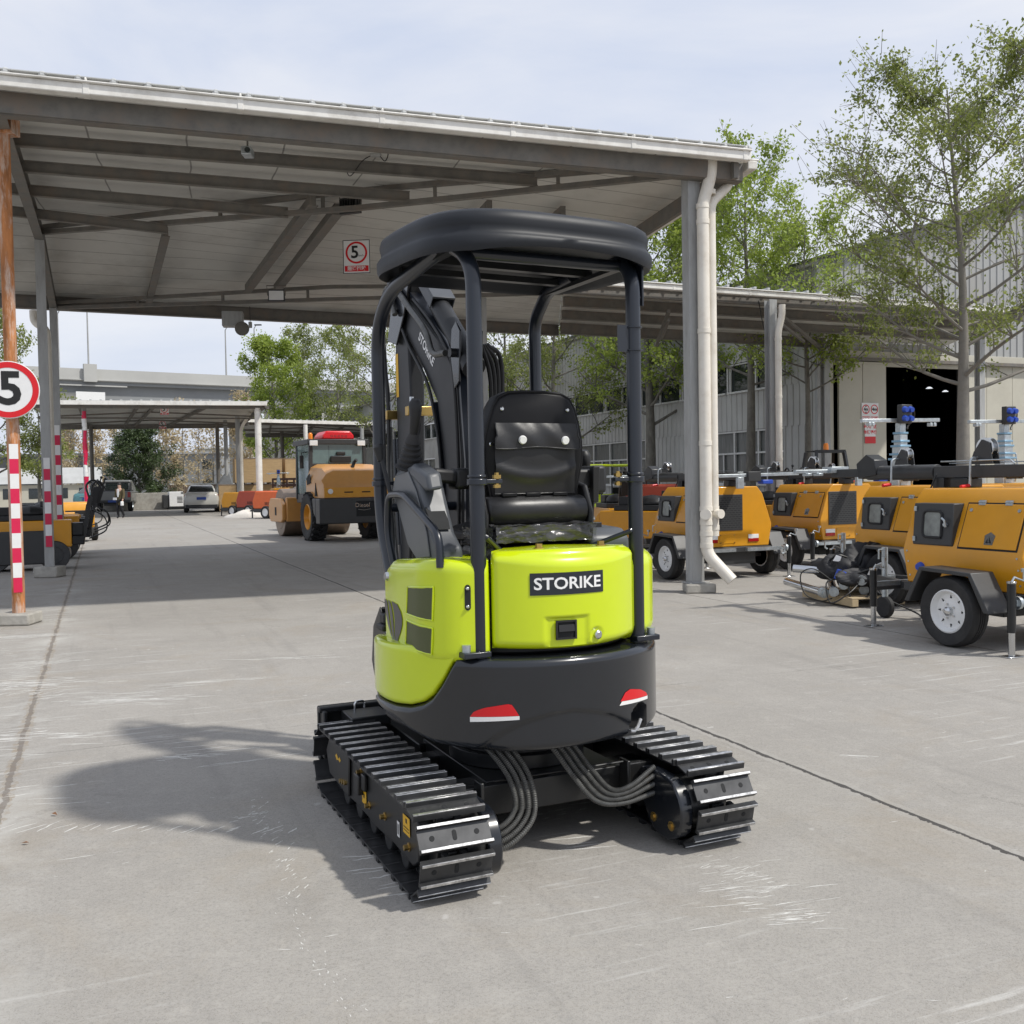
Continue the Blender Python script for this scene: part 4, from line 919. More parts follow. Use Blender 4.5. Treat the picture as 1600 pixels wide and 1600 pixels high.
# s positions along the panel: front 0 .. rear 1
G1 = [(.435,.975),(.685,.966),(.695,1.092),(.455,1.080)]; G2 = [(.415,.846),(.675,.832),(.685,.932),(.432,.944)]
for Gq in (G1,G2):
    gq = patch(Gq, 'grille', M['perf'], .0035, 12, None, True)
    cx = sum(p[0] for p in Gq)/4; cz = sum(p[1] for p in Gq)/4; rim = MB()
    def loop(k): return [onpanel(cx+(a-cx)*k, cz+(b-cz)*k, .003) for i in range(4) for a,b in [tuple(Gq[i][j]+(Gq[(i+1)%4][j]-Gq[i][j])*t for j in (0,1)) for t in (0,.34,.67)]]
    rim.tube(loop(1.04), .0045, 6, closed=True); obj('grille_rim', rim, M['lime'], gq)
# leaf emblem: dark leaf with lime veins
def leafpatch(poly, off): return MB().add([onpanel(a,b,off) for a,b in poly], [tuple(range(len(poly)))])
em = MB()
for t0, t1 in ((.0,.22),(.30,.50),(.58,1.0)):
    a_ = []; b2 = []
    for i in range(7):
        v = i/6; zz = 1.005-.165*v; w0 = .03+.16*v*v; width = (.30*math.sin(math.pi*min(1,.22+.70*v)**.9)+.04)*(1-.25*v)
        a_.append((w0+width*t0,zz)); b2.append((w0+width*t1,zz-.006))
    for i in range(6): em.add([onpanel(*q,.003) for q in (a_[i+1],b2[i+1],b2[i],a_[i])], [(0,1,2,3)])
up('leaf_emblem', em, M['navy'], smooth=0)
b_ = MB(); q = Vector(onpanel(.10,1.105,.001)); b_.lathe([(0,.012),(.016,.012),(.02,.0),(.0,.0)], q, (-1,0,0), 16); up('panel_latch', b_, M['chrome'])
sl_ = MB(); cx, cz = .885, 1.055; pts = []
for k in range(24):
    a = 2*math.pi*k/24; pts.append(onpanel(cx+math.cos(a)*.016, cz+math.sin(a)*.014+(.036 if math.sin(a) >= 0 else -.036), .002))
sl_.add(pts, [tuple(range(24))]); so2 = up('sight_gauge_slot', sl_, M['dark'], smooth=0); b_ = MB()
for zz in (1.09,1.02): b_.ball(onpanel(cx,zz,.004), .008, 8)
obj('bolts', b_, M['chrome'], so2)
# right panel
rp2 = bend_path([(.342,-.462,0),(.47,-.40,0),(.56,-.26,0),(.60,-.02,0),(.60,.2,0)], .1, 6); rpm = MB()
shell(rpm, [(p.x,p.y) for p in rp2], lambda u: .83, lambda u: interp(u, [(0,1.20),(.4,1.20),(.7,1.17),(1,1.0)]), .03, .2, 40, 16, None, .06); up('right_side_panel', rpm, M['lime'])
rl2 = MB(); shell(rl2, arc(RC-.006,78,112,30), lambda u: .50, lambda u: .826, .03, .2, 30, 14, None, .03); up('lower_right_panel', rl2, M['lime'])
# rear hood
hx = .335; hy = lambda x: -.585+.125*(abs(x)/hx)**2.2
hp = [(-hx+2*hx*i/48, hy(-hx+2*hx*i/48)) for i in range(49)]; hd = MB()
def hin(u, zz, p):
    x = p.x; lim = 1.165+.030*(x/hx)**2; t = (zz-lim)/.035
    ins = .016*max(0,min(1,t))**1.5 if t > 0 else 0
    rx, rz_ = (x+.055)/.095, (zz-.915)/.058; d = max(abs(rx),abs(rz_))
    ins += .009*min(1,max(0,(1.0-d)/.14))
    r_ = math.hypot(x-.075, zz-.888); ins += .007*min(1,max(0,(.034-r_)/.008))
    return ins
hpos, HL = shell(hd, hp, lambda u: .850-.006*math.sin(math.pi*u), lambda u: 1.228+.006*math.sin(math.pi*u), .035, .24, 80, 60, hin, .035)
ho = up('engine_hood', hd, M['lime'], smooth=45)
def onhood(x, zz, off=.003): 
    s = (x+hx)/(2*hx)*HL; p, n_ = hpos(s); q = p+n_*off; return (q.x,q.y,zz)
pm = MB(); pm.grid(lambda u,v: onhood(-.190+.290*u, 1.058+.086*v, .003), 20, 2); npl = obj('name_plate', pm, M['navy'], ho, smooth=0)
tm = MB(); vs, fs = text2d('STORIKE', .064, .0013, 1.0); kx = .262/(max(v[0] for v in vs)-min(v[0] for v in vs)); tm.add([onhood(-.045+x*kx, 1.1+y, .0045) for x,y in vs], fs); obj('lettering', tm, M['white'], npl, smooth=0)
hb = MB(); hb.grid(lambda u,v: onhood(-.098+.08*u, .882+.075*v, -.004), 8, 2); hl = obj('latch_recess', hb, M['dark'], ho, smooth=0)
hb = MB()
for a0,a1,z0,z1,o_ in ((-.098,-.018,.882,.889,.004),(-.098,-.018,.950,.957,.004),(-.098,-.091,.8895,.9495,.004),(-.025,-.018,.8895,.9495,.004),(-.088,-.028,.914,.940,.008)):
    hb.loft([[onhood(a0,z0,-.004),onhood(a0,z0,o_),onhood(a0,z1,o_*.4 if a1-a0 > .05 and z1-z0 > .02 else o_),onhood(a0,z1,-.004)],[onhood(a1,z0,-.004),onhood(a1,z0,o_),onhood(a1,z1,o_*.4 if a1-a0 > .05 and z1-z0 > .02 else o_),onhood(a1,z1,-.004)]])
obj('latch', hb, M['plastic'], ho, smooth=0)
kb = MB(); kb.lathe([(0,.014),(.012,.014),(.017,.010),(.017,0),(0,0)], onhood(.075,.888,-.006), (0.1,-1,0), 20); obj('key_lock', kb, M['chrome'], ho)
# decks and inner mass
dk = MB(); dk.lathe([(0,.82),(.50,.82),(.50,1.14),(0,1.14)], (0,0,0), (0,0,1), 32); dk.bx(-.42,.42,.30,.72,.58,.63); dk.bx(-.48,.52,.0,.30,.63,.84)
dk.bx(-.555,-.48,.17,.26,.855,.885); dk.bx(-.545,-.49,.18,.24,.885,.93); dk.lathe([(0,.47),(.50,.47),(.57,.50),(.57,.80),(0,.80)], (0,.03,0), (0,0,1), 40); up('deck', dk, M['plastic'], bevel=.008)
dt = MB(); dt.bx(-.44,.44,-.40,.10,1.141,1.165); up('seat_deck', dt, M['black'], bevel=.005)
b_ = MB()
for x in (-.12,.18): b_.cyl((x,-.47,1.23),(x,-.47,1.252),.014,n=6); b_.cyl((x,-.47,1.228),(x,-.47,1.236),.021,n=12)
up('hood_bolts', b_, M['brass'])
# ---------------- seat
st = MB(); st.bx(-.20,.20,-.30,.2,1.165,1.215); st.bx(-.17,.17,-.25,.18,1.215,1.235)
so3 = up('seat_base', st, M['plastic'], bevel=.01)
cu = MB(); sec = []
for k in range(9):
    x = -.235+.47*k/8; e_ = 1-abs(k-4)/4; h = .03+.035*min(1,e_*2.5)
    sec.append([(x,-.30+.02*(1-min(1,e_*3)),1.245),(x,-.315,1.25+h*.5),(x,-.28,1.25+h),(x,.20,1.26+h),(x,.25,1.25+h*.5),(x,.24,1.245)])
cu.loft(sec); cuo = up('seat_cushion', cu, M['vinyl'], bevel=.012)
pw = MB(); rn = random.Random(5)
from mathutils import noise as mnoise
nz_ = lambda u,v,s=4.5: mnoise.noise(V((u*s*2.2,v*s*.6,.3)))+.6*mnoise.noise(V((u*s*5,v*s*2,1.7)))
pw.grid(lambda u,v: (-.236+.472*u, -.324-.010*nz_(u,v), 1.250+.066*v+.007*nz_(u+3,v)), 90, 14)
pw.grid(lambda u,v: (-.236+.472*u, -.320+.12*v, 1.318+.008*v+.010*nz_(u,v+2)), 90, 14)
pw.grid(lambda u,v: (-.242-.006*math.sin(v*21)-.005*rn.random(), -.31+.30*u, 1.20+.11*v+.004*math.sin(u*23)), 26, 8)
obj('plastic_wrap', pw, M['clear'], cuo, smooth=60)
sb = MB(); half = [(.195,1.40),(.215,1.50),(.232,1.58),(.230,1.67),(.212,1.75),(.192,1.81),(.168,1.848),(.125,1.868),(.05,1.874)]
outl = half+[(-x,zz) for x,zz in reversed(half)]
lean = lambda zz: -.215+(-.02)*(zz-1.4)/.45
def bsec(k, dy): return [(x*k, lean(zz)+dy, 1.63+(zz-1.63)*(k if zz > 1.63 else 1)) for x,zz in outl]
sb.loft([bsec(.95,-.0),bsec(.985,.006),bsec(1,.02),bsec(1.03,.05),bsec(1.02,.085),bsec(.93,.115)]); sbo = up('seat_backrest', sb, M['vinyl'], smooth=50)
pp = MB(); pp.tube([(x*1.0,lean(zz)+.012,1.63+(zz-1.63)) for x,zz in outl], .007, 8); obj('piping', pp, M['vinyl'], sbo)
pk = MB()
def pok(u,v):
    x = -.190+.38*u; zz = 1.448+.235*v; bl2 = .022*math.sin(math.pi*min(1,max(0,u)))**.7*(.55+.45*math.sin(math.pi*v*.9))
    wr = .012*math.exp(-((v-.30-.5*(2*u-1)**2*.35)/.10)**2)
    return (x, lean(zz)-.006-bl2-wr, zz)
pk.grid(pok, 26, 22); pk.tube([pok(u/20,0) for u in range(21)], .003, 6)
pko = obj('pocket', pk, M['pocket'], sbo, smooth=60)
fl = MB()
def flp(u,v):
    x = (-.192+.384*u)*(1.05 if v < .5 else 1.0); dip = .018*math.cos((u-.0)*2*math.pi*1.0)*(1-v)*-.4
    zz = 1.742-.098*(1-v)-.012*math.sin(math.pi*u)*(1-v)+dip*1.3; b = (.016*math.sin(math.pi*min(1,max(0.0,u*.9+.05)))**.5*math.sin(math.pi*(.15+.7*v))+.012*(1-v))+.004*math.sin(u*17+v*4)
    return (x, lean(zz)-.012-b-.010*(1-v), zz)
fl.grid(flp, 26, 10); fl.tube([flp(u/20,0) for u in range(21)], .0028, 6); fl.tube([flp(0,v/8) for v in range(9)], .003, 6); fl.tube([flp(1,v/8) for v in range(9)], .003, 6); flo = obj('pocket_flap', fl, M['pocket'], pko, smooth=60)
for u in (.30,.80):
    q = Vector(flp(u,.32)); gm = MB(); gm.lathe([(.005,.006),(.015,.006),(.018,.002),(.018,-.004),(.005,-.004)], q-V((0,.004,0)), (0,-1,-.15), 18); obj('snap_button', gm, M['white'], pko)
b_ = MB()
for x,zz in ((-.155,1.80),(.155,1.80),(-.205,1.655)): b_.lathe([(0,.004),(.006,.004),(.009,0),(0,0)], (x,lean(zz)-.002,zz), (0,-1,0), 12)
obj('bolts', b_, M['chrome'], sbo)
lr = MB(); lr.loft([[(x,-.20+math.cos(a)*rr_*1.05-.01,1.375+math.sin(a)*rr_) for a in [k*math.pi/8 for k in range(16)]] for x,rr_ in ((-.235,.045),(-.225,.062),(-.1,.068),(.1,.068),(.225,.062),(.235,.045))]); obj('lumbar_roll', lr, M['pocket'], sbo, smooth=60)
for sx in (-1,1):
    hb2 = MB(); hb2.prism([(-.26,1.24),(-.16,1.22),(-.10,1.40),(-.14,1.50),(-.22,1.48),(-.27,1.36)], 'x', sx*.236, sx*.262); obj('recliner_bracket', hb2, M['plastic'], sbo, bevel=.012)
for x in (-.13,-.02,.11): 
    hb2 = MB(); hb2.bx(x-.035,x+.035,-.245,-.225,1.435,1.452); obj('strap', hb2, M['vinyl'], sbo, bevel=.004)
# armrests, consoles, levers
ar = MB(); ar.loft([[(x,y,zz) for x,y,zz in q] for q in ([(-.30,-.10,1.49),(-.30,-.10,1.55),(-.30,.06,1.56),(-.30,.06,1.50)],[(-.42,-.14,1.50),(-.42,-.14,1.56),(-.42,.04,1.57),(-.42,.04,1.51)])]); ar.bx(-.31,-.235,-.1,.0,1.47,1.56); up('armrest', ar, M['plastic'], bevel=.015)
ar = MB(); ar.loft([[(-.405,y,zz) for y,zz in ((-.20,1.475),(-.17,1.545),(-.02,1.585),(.03,1.57),(.02,1.54),(-.14,1.475))],[(-.475,y,zz) for y,zz in ((-.21,1.465),(-.18,1.535),(-.02,1.58),(.03,1.565),(.02,1.53),(-.15,1.465))]]); up('armrest_pad', ar, M['grey'], bevel=.018, seg=3)
ar = MB(); ar.bx(.25,.40,-.10,.02,1.46,1.55); ar.bx(.36,.42,-.12,.03,1.44,1.565); up('armrest', ar, M['plastic'], bevel=.015)
cn = MB(); cn.prism([(.24,1.50),(.20,1.555),(.02,1.575),(-.09,1.52),(-.14,1.42),(-.21,1.30),(-.29,1.24),(-.30,1.17),(-.06,1.165),(.06,1.22),(.16,1.38)], 'x', -.470, -.365)
cno = up('left_console', cn, M['grey'], bevel=.02, seg=3); cn = MB(); cn.prism([(.225,1.47),(.19,1.53),(.03,1.55),(-.06,1.47),(-.17,1.30),(-.20,1.20),(-.05,1.185),(.05,1.24),(.15,1.38)], 'x', -.477, -.4705); obj('side_trim', cn, M['greyl'], cno, bevel=.006)
cn = MB(); cn.prism([(-.145,1.40),(-.16,1.37),(-.215,1.31),(-.20,1.345)], 'x', -.47, -.39); obj('vent', cn, M['dark'], cno)
def joystick(name, c, top, parent=EX):
    c = Vector(c); d = (Vector(top)-c).normalized(); prof = [(0,0)]
    for k in range(5): r_ = .062-.006*k; prof += [(r_,.022*k),(r_*1.02,.022*k+.007),(r_*.80,.022*k+.013),(r_*.80,.022*k+.02)]
    prof += [(.036,.115),(.020,.155),(0,.155)]
    m_ = MB(); m_.lathe(prof, c, d, 18); jo = up(name, m_, M['rubber'], smooth=50)
    p = c+d*.15; L_ = (Vector(top)-c).length; m_ = MB(); m_.tube([p, p+d*.03, p+d*(L_-.15)*.5, p+d*(L_-.15)*.8+V((0,.008,0)), Vector(top)+V((0,.02,.0)), Vector(top)+d*.02+V((0,.02,0))], [.019,.022,.024,.027,.030,.018], 14); obj('grip', m_, M['plastic'], jo); return jo
joystick('joystick', (-.44,.10,1.565), (-.44,.0,1.835))
joystick('joystick', (.44,.12,1.40), (.42,.06,1.62))
rc = MB(); rc.prism([(-.22,1.165),(-.22,1.245),(-.17,1.285),(.10,1.30),(.34,1.36),(.36,1.165)], 'x', .27, .475); rco = up('right_console', rc, M['grey'], bevel=.022, seg=3)
rc = MB(); rc.prism([(.02,1.31),(.10,1.42),(.16,1.42),(.22,1.34)], 'x', .30,.45); obj('display_hood', rc, M['greyl'], rco, bevel=.01)
lv = MB(); lv.cyl((.36,-.08,1.28),(.36,-.10,1.46),.008,n=8); lv.loft([[(.345+a,-.12+b,1.40) for a,b in ((0,0),(.03,0),(.03,.03),(0,.03))],[(.34+a,-.135+b,1.56) for a,b in ((0,0),(.035,0),(.035,.035),(0,.035))]]); lv.bx(.33,.39,-.12,-.05,1.285,1.31); up('lever', lv, M['plastic'], bevel=.004)
lv = MB(); lv.cyl((-.48,.24,1.45),(-.50,.30,1.62),.010,n=8); lv.lathe([(0,.0),(.016,0),(.028,.06),(.02,.075),(0,.075)], (-.50,.30,1.60), (-.05,.2,1), 12); up('safety_lever', lv, M['plastic'])
# ---------------- canopy posts
rp3 = .031
def post(pts, r=rp3, rad=.14): m_ = MB(); m_.tube(bend_path(pts, rad, 8), r, 18); return m_
up('canopy_post', post([(-.365,-.43,.815),(-.365,-.43,2.36),(-.40,-.22,2.47)]), M['navy'])
up('canopy_post', post([(.365,-.43,.815),(.365,-.43,2.36),(.37,-.28,2.46)]), M['navy'])
up('canopy_post', post([(-.46,.22,.93),(-.425,.50,1.26),(-.42,.55,1.40),(-.42,.55,2.22),(-.44,.32,2.36),(-.40,-.20,2.44)], rp3, .16), M['navy'])
up('canopy_post', post([(.46,.25,.85),(.42,.55,1.30),(.42,.55,2.31),(.405,.38,2.43),(.39,.1,2.45)], rp3, .07), M['navy'])
tb = MB(); tb.tube([(-.365,-.36,2.395),(.365,-.36,2.40)], .024, 14); up('canopy_crossbar', tb, M['navy'])
tb = MB(); tb.tube([(-.42,.55,1.385),(.42,.55,1.385)], .022, 14); up('front_guard_bar', tb, M['navy'])
for x,sg,y in ((-.365,1,-.43),(.365,-1,-.43),(-.42,1,.55)):
    tb = MB(); tb.cyl((x,y,1.488),(x,y,1.512),.040,n=20); tb.cyl((x,y,1.516),(x,y,1.528),.037,n=20); tb.bx(min(x,x+sg*.105),max(x,x+sg*.105),y-.012,y+.012,1.492,1.510); cl = up('post_clamp', tb, M['navy'], bevel=.003)
    tb = MB(); tb.cyl((x+sg*.085,y,1.475),(x+sg*.085,y,1.535),.009,n=10); tb.cyl((x+sg*.085,y,1.512),(x+sg*.085,y,1.526),.017,n=6); tb.cyl((x+sg*.085,y,1.476),(x+sg*.085,y,1.488),.015,n=6); obj('clamp_bolt', tb, M['brass'], cl)
for x,sg in ((-.365,1),(.365,-1)):
    tb = MB(); tb.tube([(x,-.43,1.30),(x+sg*.03,-.44,1.285),(x+sg*.17,-.30,1.21)], .011, 10); up('post_brace', tb, M['navy'])
    tb = MB(); a_, b2 = sorted((x+sg*.03,x-sg*.085)); tb.bx(a_,b2,-.475,-.39,.822,.845); fo = up('post_foot', tb, M['navy'], bevel=.004)
    tb = MB(); tb.cyl((x-sg*.062,-.44,.845),(x-sg*.062,-.44,.872),.017,n=18); obj('foot_bolt', tb, M['galv'], fo)
tb = MB(); tb.prism([(-.45,2.47),(-.36,2.49),(-.36,2.25),(-.45,2.22)], 'x', .398, .408); pl_2 = up('mount_plate', tb, M['navy'], bevel=.003); b_ = MB()
for zz in (2.26,2.43): b_.cyl((.398,-.43,zz),(.394,-.43,zz),.008,n=10)
obj('bolts', b_, M['white'], pl_2)
tb = MB(); tb.bx(.285,.330,-.44,-.432,2.03,2.14); tb.cyl((.365,-.43,2.035),(.365,-.43,2.04),.038,n=16); tb.cyl((.365,-.43,2.13),(.365,-.43,2.135),.038,n=16); tb.bx(.328,.34,-.44,-.42,2.03,2.14); up('lamp_bracket', tb, M['navy'])
tb = MB(); tb.tube(bend_path([(-.47,.10,.86),(-.50,.235,1.28),(-.50,.215,1.45),(-.50,.03,1.455),(-.50,-.36,1.30),(-.50,-.37,1.17)], .06, 6), .016, 12); up('grab_bar', tb, M['navy'])
# canopy roof
ctr = V((0,-.03,2.405)); ca, cb = .535, .53
def ring(k, zz, zb=0):
    out = []
    for i in range(72):
        a = 2*math.pi*i/72; c, s_ = math.cos(a), math.sin(a); n_ = 3.4
        rr_ = (abs(c)**n_+abs(s_)**n_)**(-1/n_)
        x, y = c*rr_*ca*k, s_*rr_*cb*k
        notch = 0
        if zz <= .05: notch = (.030*max(0,1-(x/ca/.72)**2)*(1 if y < 0 else .2))*(1-max(0,zz)/.07)
        out.append(ctr+V((x, y, zz+notch+.05*(y/cb)*.5)))
    return out
cr = MB(); cr.loft([ring(.0001,.05),ring(.80,.05),ring(.90,.03),ring(.945,.0),ring(.985,-.008),ring(1.0,.012),ring(1.002,.045),ring(.985,.06),ring(.965,.075),ring(.970,.095),ring(.978,.115),ring(.965,.142),ring(.925,.158),ring(.86,.166),ring(.6,.172),ring(.3,.176),ring(.0001,.178)], False)
cro = up('canopy_roof', cr, M['roofplastic'], smooth=65)
cr = MB()
for y in (-.22,.0,.22): cr.bx(-.42,.42,y-.02,y+.02,2.425,2.452)
for x in (-.40,.40): cr.bx(x-.02,x+.02,-.42,.40,2.405,2.424)
obj('roof_frame', cr, M['black'], cro)
# ---------------- boom, arm, bucket
bm = MB(); bm.prism([(.67,.72),(.67,1.55),(.75,1.91),(.98,2.14),(1.30,2.42),(1.24,2.50),(1.10,2.48),(.62,2.16),(.48,1.98),(.44,1.60),(.48,.72)], 'x', -.042, .042); bmo = up('boom', bm, M['boom'], bevel=.012)
bm = MB(); bm.prism([(.685,.70),(.685,1.55),(.765,1.91),(.78,1.88),(.70,1.55),(.70,.70)], 'x', -.05, .05); bm.prism([(.44,.70),(.40,1.60),(.455,1.99),(.60,2.18),(1.08,2.50),(1.08,2.52),(.58,2.20),(.435,2.0),(.385,1.6),(.42,.70)], 'x', -.05, .05); obj('edge_flange', bm, M['navy'], bmo)
tm = MB(); a, b = V((-.0435,.985,2.265)), V((-.0435,.77,2.078)); dr = (b-a).normalized(); put_text(tm, 'STORIKE', .066, (a+b)/2+V((0,.0,.02)), dr, V((1,0,0)).cross(dr)*-1 if (V((1,0,0)).cross(dr)).z < 0 else V((1,0,0)).cross(dr), off=.002); obj('lettering', tm, M['white'], bmo, smooth=0)
for pts in ([(.48,1.95),(.52,2.12),(.50,2.24),(.45,2.27),(.40,2.22),(.42,1.98)],):
    for x in (-.062,.05): m_ = MB(); m_.prism(pts, 'x', x, x+.012); obj('boom_lug', m_, M['char'], bmo, bevel=.004)
for x,pts in ((-.055,[(1.27,2.43),(1.10,2.24),(.86,2.03),(.75,1.84),(.68,1.55),(.67,.9)]),(-.055,[(1.02,2.47),(.80,2.33),(.60,2.17),(.50,2.02),(.46,1.5),(.50,.9)])):
    m_ = MB(); m_.tube(smooth_path([(x,y,zz) for y,zz in pts],6), .009, 10); obj('boom_hose', m_, M['cable'], bmo)
m_ = MB(); m_.tube(smooth_path([(-.085,1.22,2.42),(-.09,1.30,2.58),(-.085,1.18,2.54),(-.085,1.0,2.42),(-.08,.80,2.28),(-.08,.70,2.15),(-.075,.55,2.13)],6), .016, 10); obj('boom_hose', m_, M['hose'], bmo)
am = MB(); am.prism([(1.08,2.60),(1.20,2.62),(1.31,2.46),(1.36,2.2),(1.33,1.3),(1.28,.80),(1.20,.80),(1.15,1.3),(1.12,2.0),(1.15,2.33)], 'x', -.042, .042); amo = up('dipper_arm', am, M['boom'], bevel=.012)
for x in (-.068,.056):
    m_ = MB(); m_.prism([(1.00,2.66),(1.10,2.68),(1.32,2.50),(1.40,2.30),(1.26,2.26),(1.14,2.40)], 'x', x, x+.012); obj('arm_plate', m_, M['char'], amo, bevel=.004)
m_ = MB(); m_.add([(-.044,1.335,1.98),(-.044,1.295,1.98),(-.044,1.30,2.22),(-.044,1.34,2.22)], [(0,1,2,3)]); obj('warning_label', m_, M['yellowlab'], amo, smooth=0)
for yy in (1.06,1.40):
    m_ = MB(); m_.bx(-.09,.06,yy-.025,yy+.025,1.86,1.91); obj('hose_clamp', m_, M['brass'], amo, bevel=.004)
    m_ = MB(); m_.cyl((-.06,yy,1.91),(-.06,yy,1.96),.012,n=10); m_.cyl((-.06,yy,1.82),(-.06,yy,1.86),.012,n=10); obj('hose_fitting', m_, M['chrome'], amo)
for x,pts,mt in ((-.06,[(1.24,2.46),(1.42,2.60),(1.50,2.45),(1.49,2.2),(1.43,1.95),(1.41,1.88),(1.38,1.3),(1.30,.9)],'hose'),(-.07,[(1.22,2.44),(1.36,2.56),(1.46,2.42),(1.44,2.15),(1.40,1.95),(1.40,1.5),(1.34,1.0)],'cable'),(-.06,[(1.06,1.90),(1.02,1.6),(1.10,1.2),(1.18,.9)],'cable')):
    m_ = MB(); m_.tube(smooth_path([(x,y,zz) for y,zz in pts],6), .013, 10); obj('arm_hose', m_, M[mt], amo)
ac = MB(); a, b = V((0,1.04,2.62)), V((0,.40,2.06)); dr = (b-a).normalized(); ac.cyl(a+dr*.30, b, .052, n=20); ac.cyl(a, a+dr*.31, .026, n=14); ac.cyl(b-dr*.03,b+dr*.03,.058,n=20); ac.cyl(V((-.09,.46,2.12))-dr*.0,V((.09,.46,2.12)),.022,n=12); aco = up('arm_cylinder', ac, M['boom'])
m_ = MB(); nrm = V((1,0,0)).cross(dr); nrm = nrm if nrm.z > 0 else -nrm; m_.beam(a+dr*.01+nrm*.062, a+dr*.36+nrm*.062, .125, .012, nrm); m_.beam(a+dr*.01+nrm*.03+V((-.06,0,0)), a+dr*.36+nrm*.03+V((-.06,0,0)), .006, .06, nrm); m_.beam(a+dr*.01+nrm*.03+V((.06,0,0)), a+dr*.36+nrm*.03+V((.06,0,0)), .006, .06, nrm); obj('cylinder_guard', m_, M['grey'], aco, bevel=.003)
bc = MB(); bc.cyl((0,.86,.70),(0,.95,1.25),.042,n=18); bc.cyl((0,.95,1.22),(0,1.0,1.52),.022,n=12); up('boom_cylinder', bc, M['char'])
kc = MB(); kc.cyl((0,1.46,1.75),(0,1.42,1.15),.036,n=16); kc.cyl((0,1.42,1.16),(0,1.40,.85),.02,n=12); up('bucket_cylinder', kc, M['char'])
bu = MB(); pr_ = [(1.30,.82),(1.42,.70),(1.46,.5),(1.36,.30),(1.18,.22),(1.02,.26),(.98,.30)]; inn = [(y+(1.2-y)*.06, zz+(.55-zz)*.06) for y,zz in pr_]
bu.prism(pr_+list(reversed(inn)), 'x', -.17, .17); bu.prism(pr_, 'x', -.182, -.171); bu.prism(pr_, 'x', .171, .182)
for k in range(4): bu.prism([(.99,.31),(1.02,.27),(.90,.33)], 'x', -.16+k*.095, -.12+k*.095)
up('bucket', bu, M['black'], bevel=.005)
sw = MB(); sw.bx(-.12,.12,.56,.78,.50,.92); sw.cyl((0,.66,.42),(0,.66,.98),.07,n=18); up('swing_bracket', sw, M['black'], bevel=.01)
ft = MB()
for k in range(4): ft.tube(smooth_path([(.14+.02*k,.52,1.0),(.13+.02*k,.50,1.6),(.12+.02*k,.45,1.98+.03*k),(.06+.01*k,.42,2.16)],6), .012, 8)

up('front_hoses', ft, M['cable'])
# ================================================================== light tower trailers
z = V((0,0,1))
def wheel(parent, c, r, w_, side, rim_mat, hub=True, nm='wheel', spokes=8, rr=.62):
    c = V(c); ax = V((side,0,0)); t = MB(); h = w_/2
    t.lathe([(r*rr,-h*.8),(r*.80,-h),(r*.93,-h*.96),(r*.985,-h*.70),(r,-h*.4),(r,-h*.30),(r*.965,-h*.29),(r*.965,-h*.21),(r,-h*.2),(r,-h*.05),(r*.965,-h*.04),(r*.965,h*.04),(r,h*.05),(r,h*.2),(r*.965,h*.21),(r*.965,h*.29),(r,h*.30),(r,h*.4),(r*.985,h*.70),(r*.93,h*.96),(r*.80,h),(r*rr,h*.8)], c, ax, 40, False)
    ty = obj(nm, t, M['rubber'], parent, smooth=50)
    m_ = MB(); ri = r*rr; m_.lathe([(ri*.99,-h*.75),(ri*.99,h*.80),(ri*.93,h*.86),(ri*.86,h*.6),(ri*.80,h*.34),(ri*.62,h*.30),(ri*.40,h*.50),(ri*.30,h*.52),(0,h*.50),(0,h*.2),(ri*.9,h*.0),(ri*.9,-h*.75)], c, ax, 36)
    ro = obj('rim', m_, rim_mat, ty, smooth=40)
    if hub:
        m_ = MB(); m_.lathe([(ri*.20,h*.5),(ri*.20,h*.85),(ri*.12,h*.95),(0,h*.95)], c, ax, 16); 
        for k in range(5): a = k*2*math.pi/5; m_.cyl(c+V((side*h*.48,math.cos(a)*ri*.33,math.sin(a)*ri*.33)), c+V((side*h*.66,math.cos(a)*ri*.33,math.sin(a)*ri*.33)), ri*.05, n=6)
        obj('hub', m_, M['chrome'], ty)
        m_ = MB()
        for k in range(spokes):
            a = k*2*math.pi/spokes; q = lambda rr_,da: c+V((side*(h*.335+ .0),math.cos(a+da)*ri*rr_,math.sin(a+da)*ri*rr_))
            m_.add([q(.58,-.10),q(.58,.10),q(.76,0)+V((side*h*.03,0,0))], [(0,1,2) if side > 0 else (2,1,0)])
        obj('rim_slots', m_, M['dark'], ty, smooth=0)
    return ty
XS = [(.57,.48),(.625,.80),(.465,1.255),(.37,1.365)]
def xside(z_):                                          # half width of the body at a height
    return interp(z_, [(z__,x__) for x__,z__ in XS])
def jack(parent, x, y, top=.60, crank=True):
    m_ = MB(); m_.cyl((x,y,.20),(x,y,top),.034,n=16); jo = obj('jack', m_, M['black'], parent)
    m_ = MB(); m_.cyl((x,y,.012),(x,y,.22),.027,n=14); m_.bx(x-.08,x+.08,y-.055,y+.055,0,.011); m_.cyl((x,y,top),(x,y,top+.02),.038,n=16); obj('jack_foot', m_, M['chrome'], jo, bevel=.003)
    m_ = MB(); m_.tube([(x,y,top+.01),(x+.03,y,top+.05),(x+.11,y-.02,top+.02),(x+.12,y-.02,top+.10)], .010, 8); m_.cyl((x+.12,y-.02,top+.09),(x+.12,y-.02,top+.12),.026,n=12); obj('jack_crank', m_, M['galv'], jo)
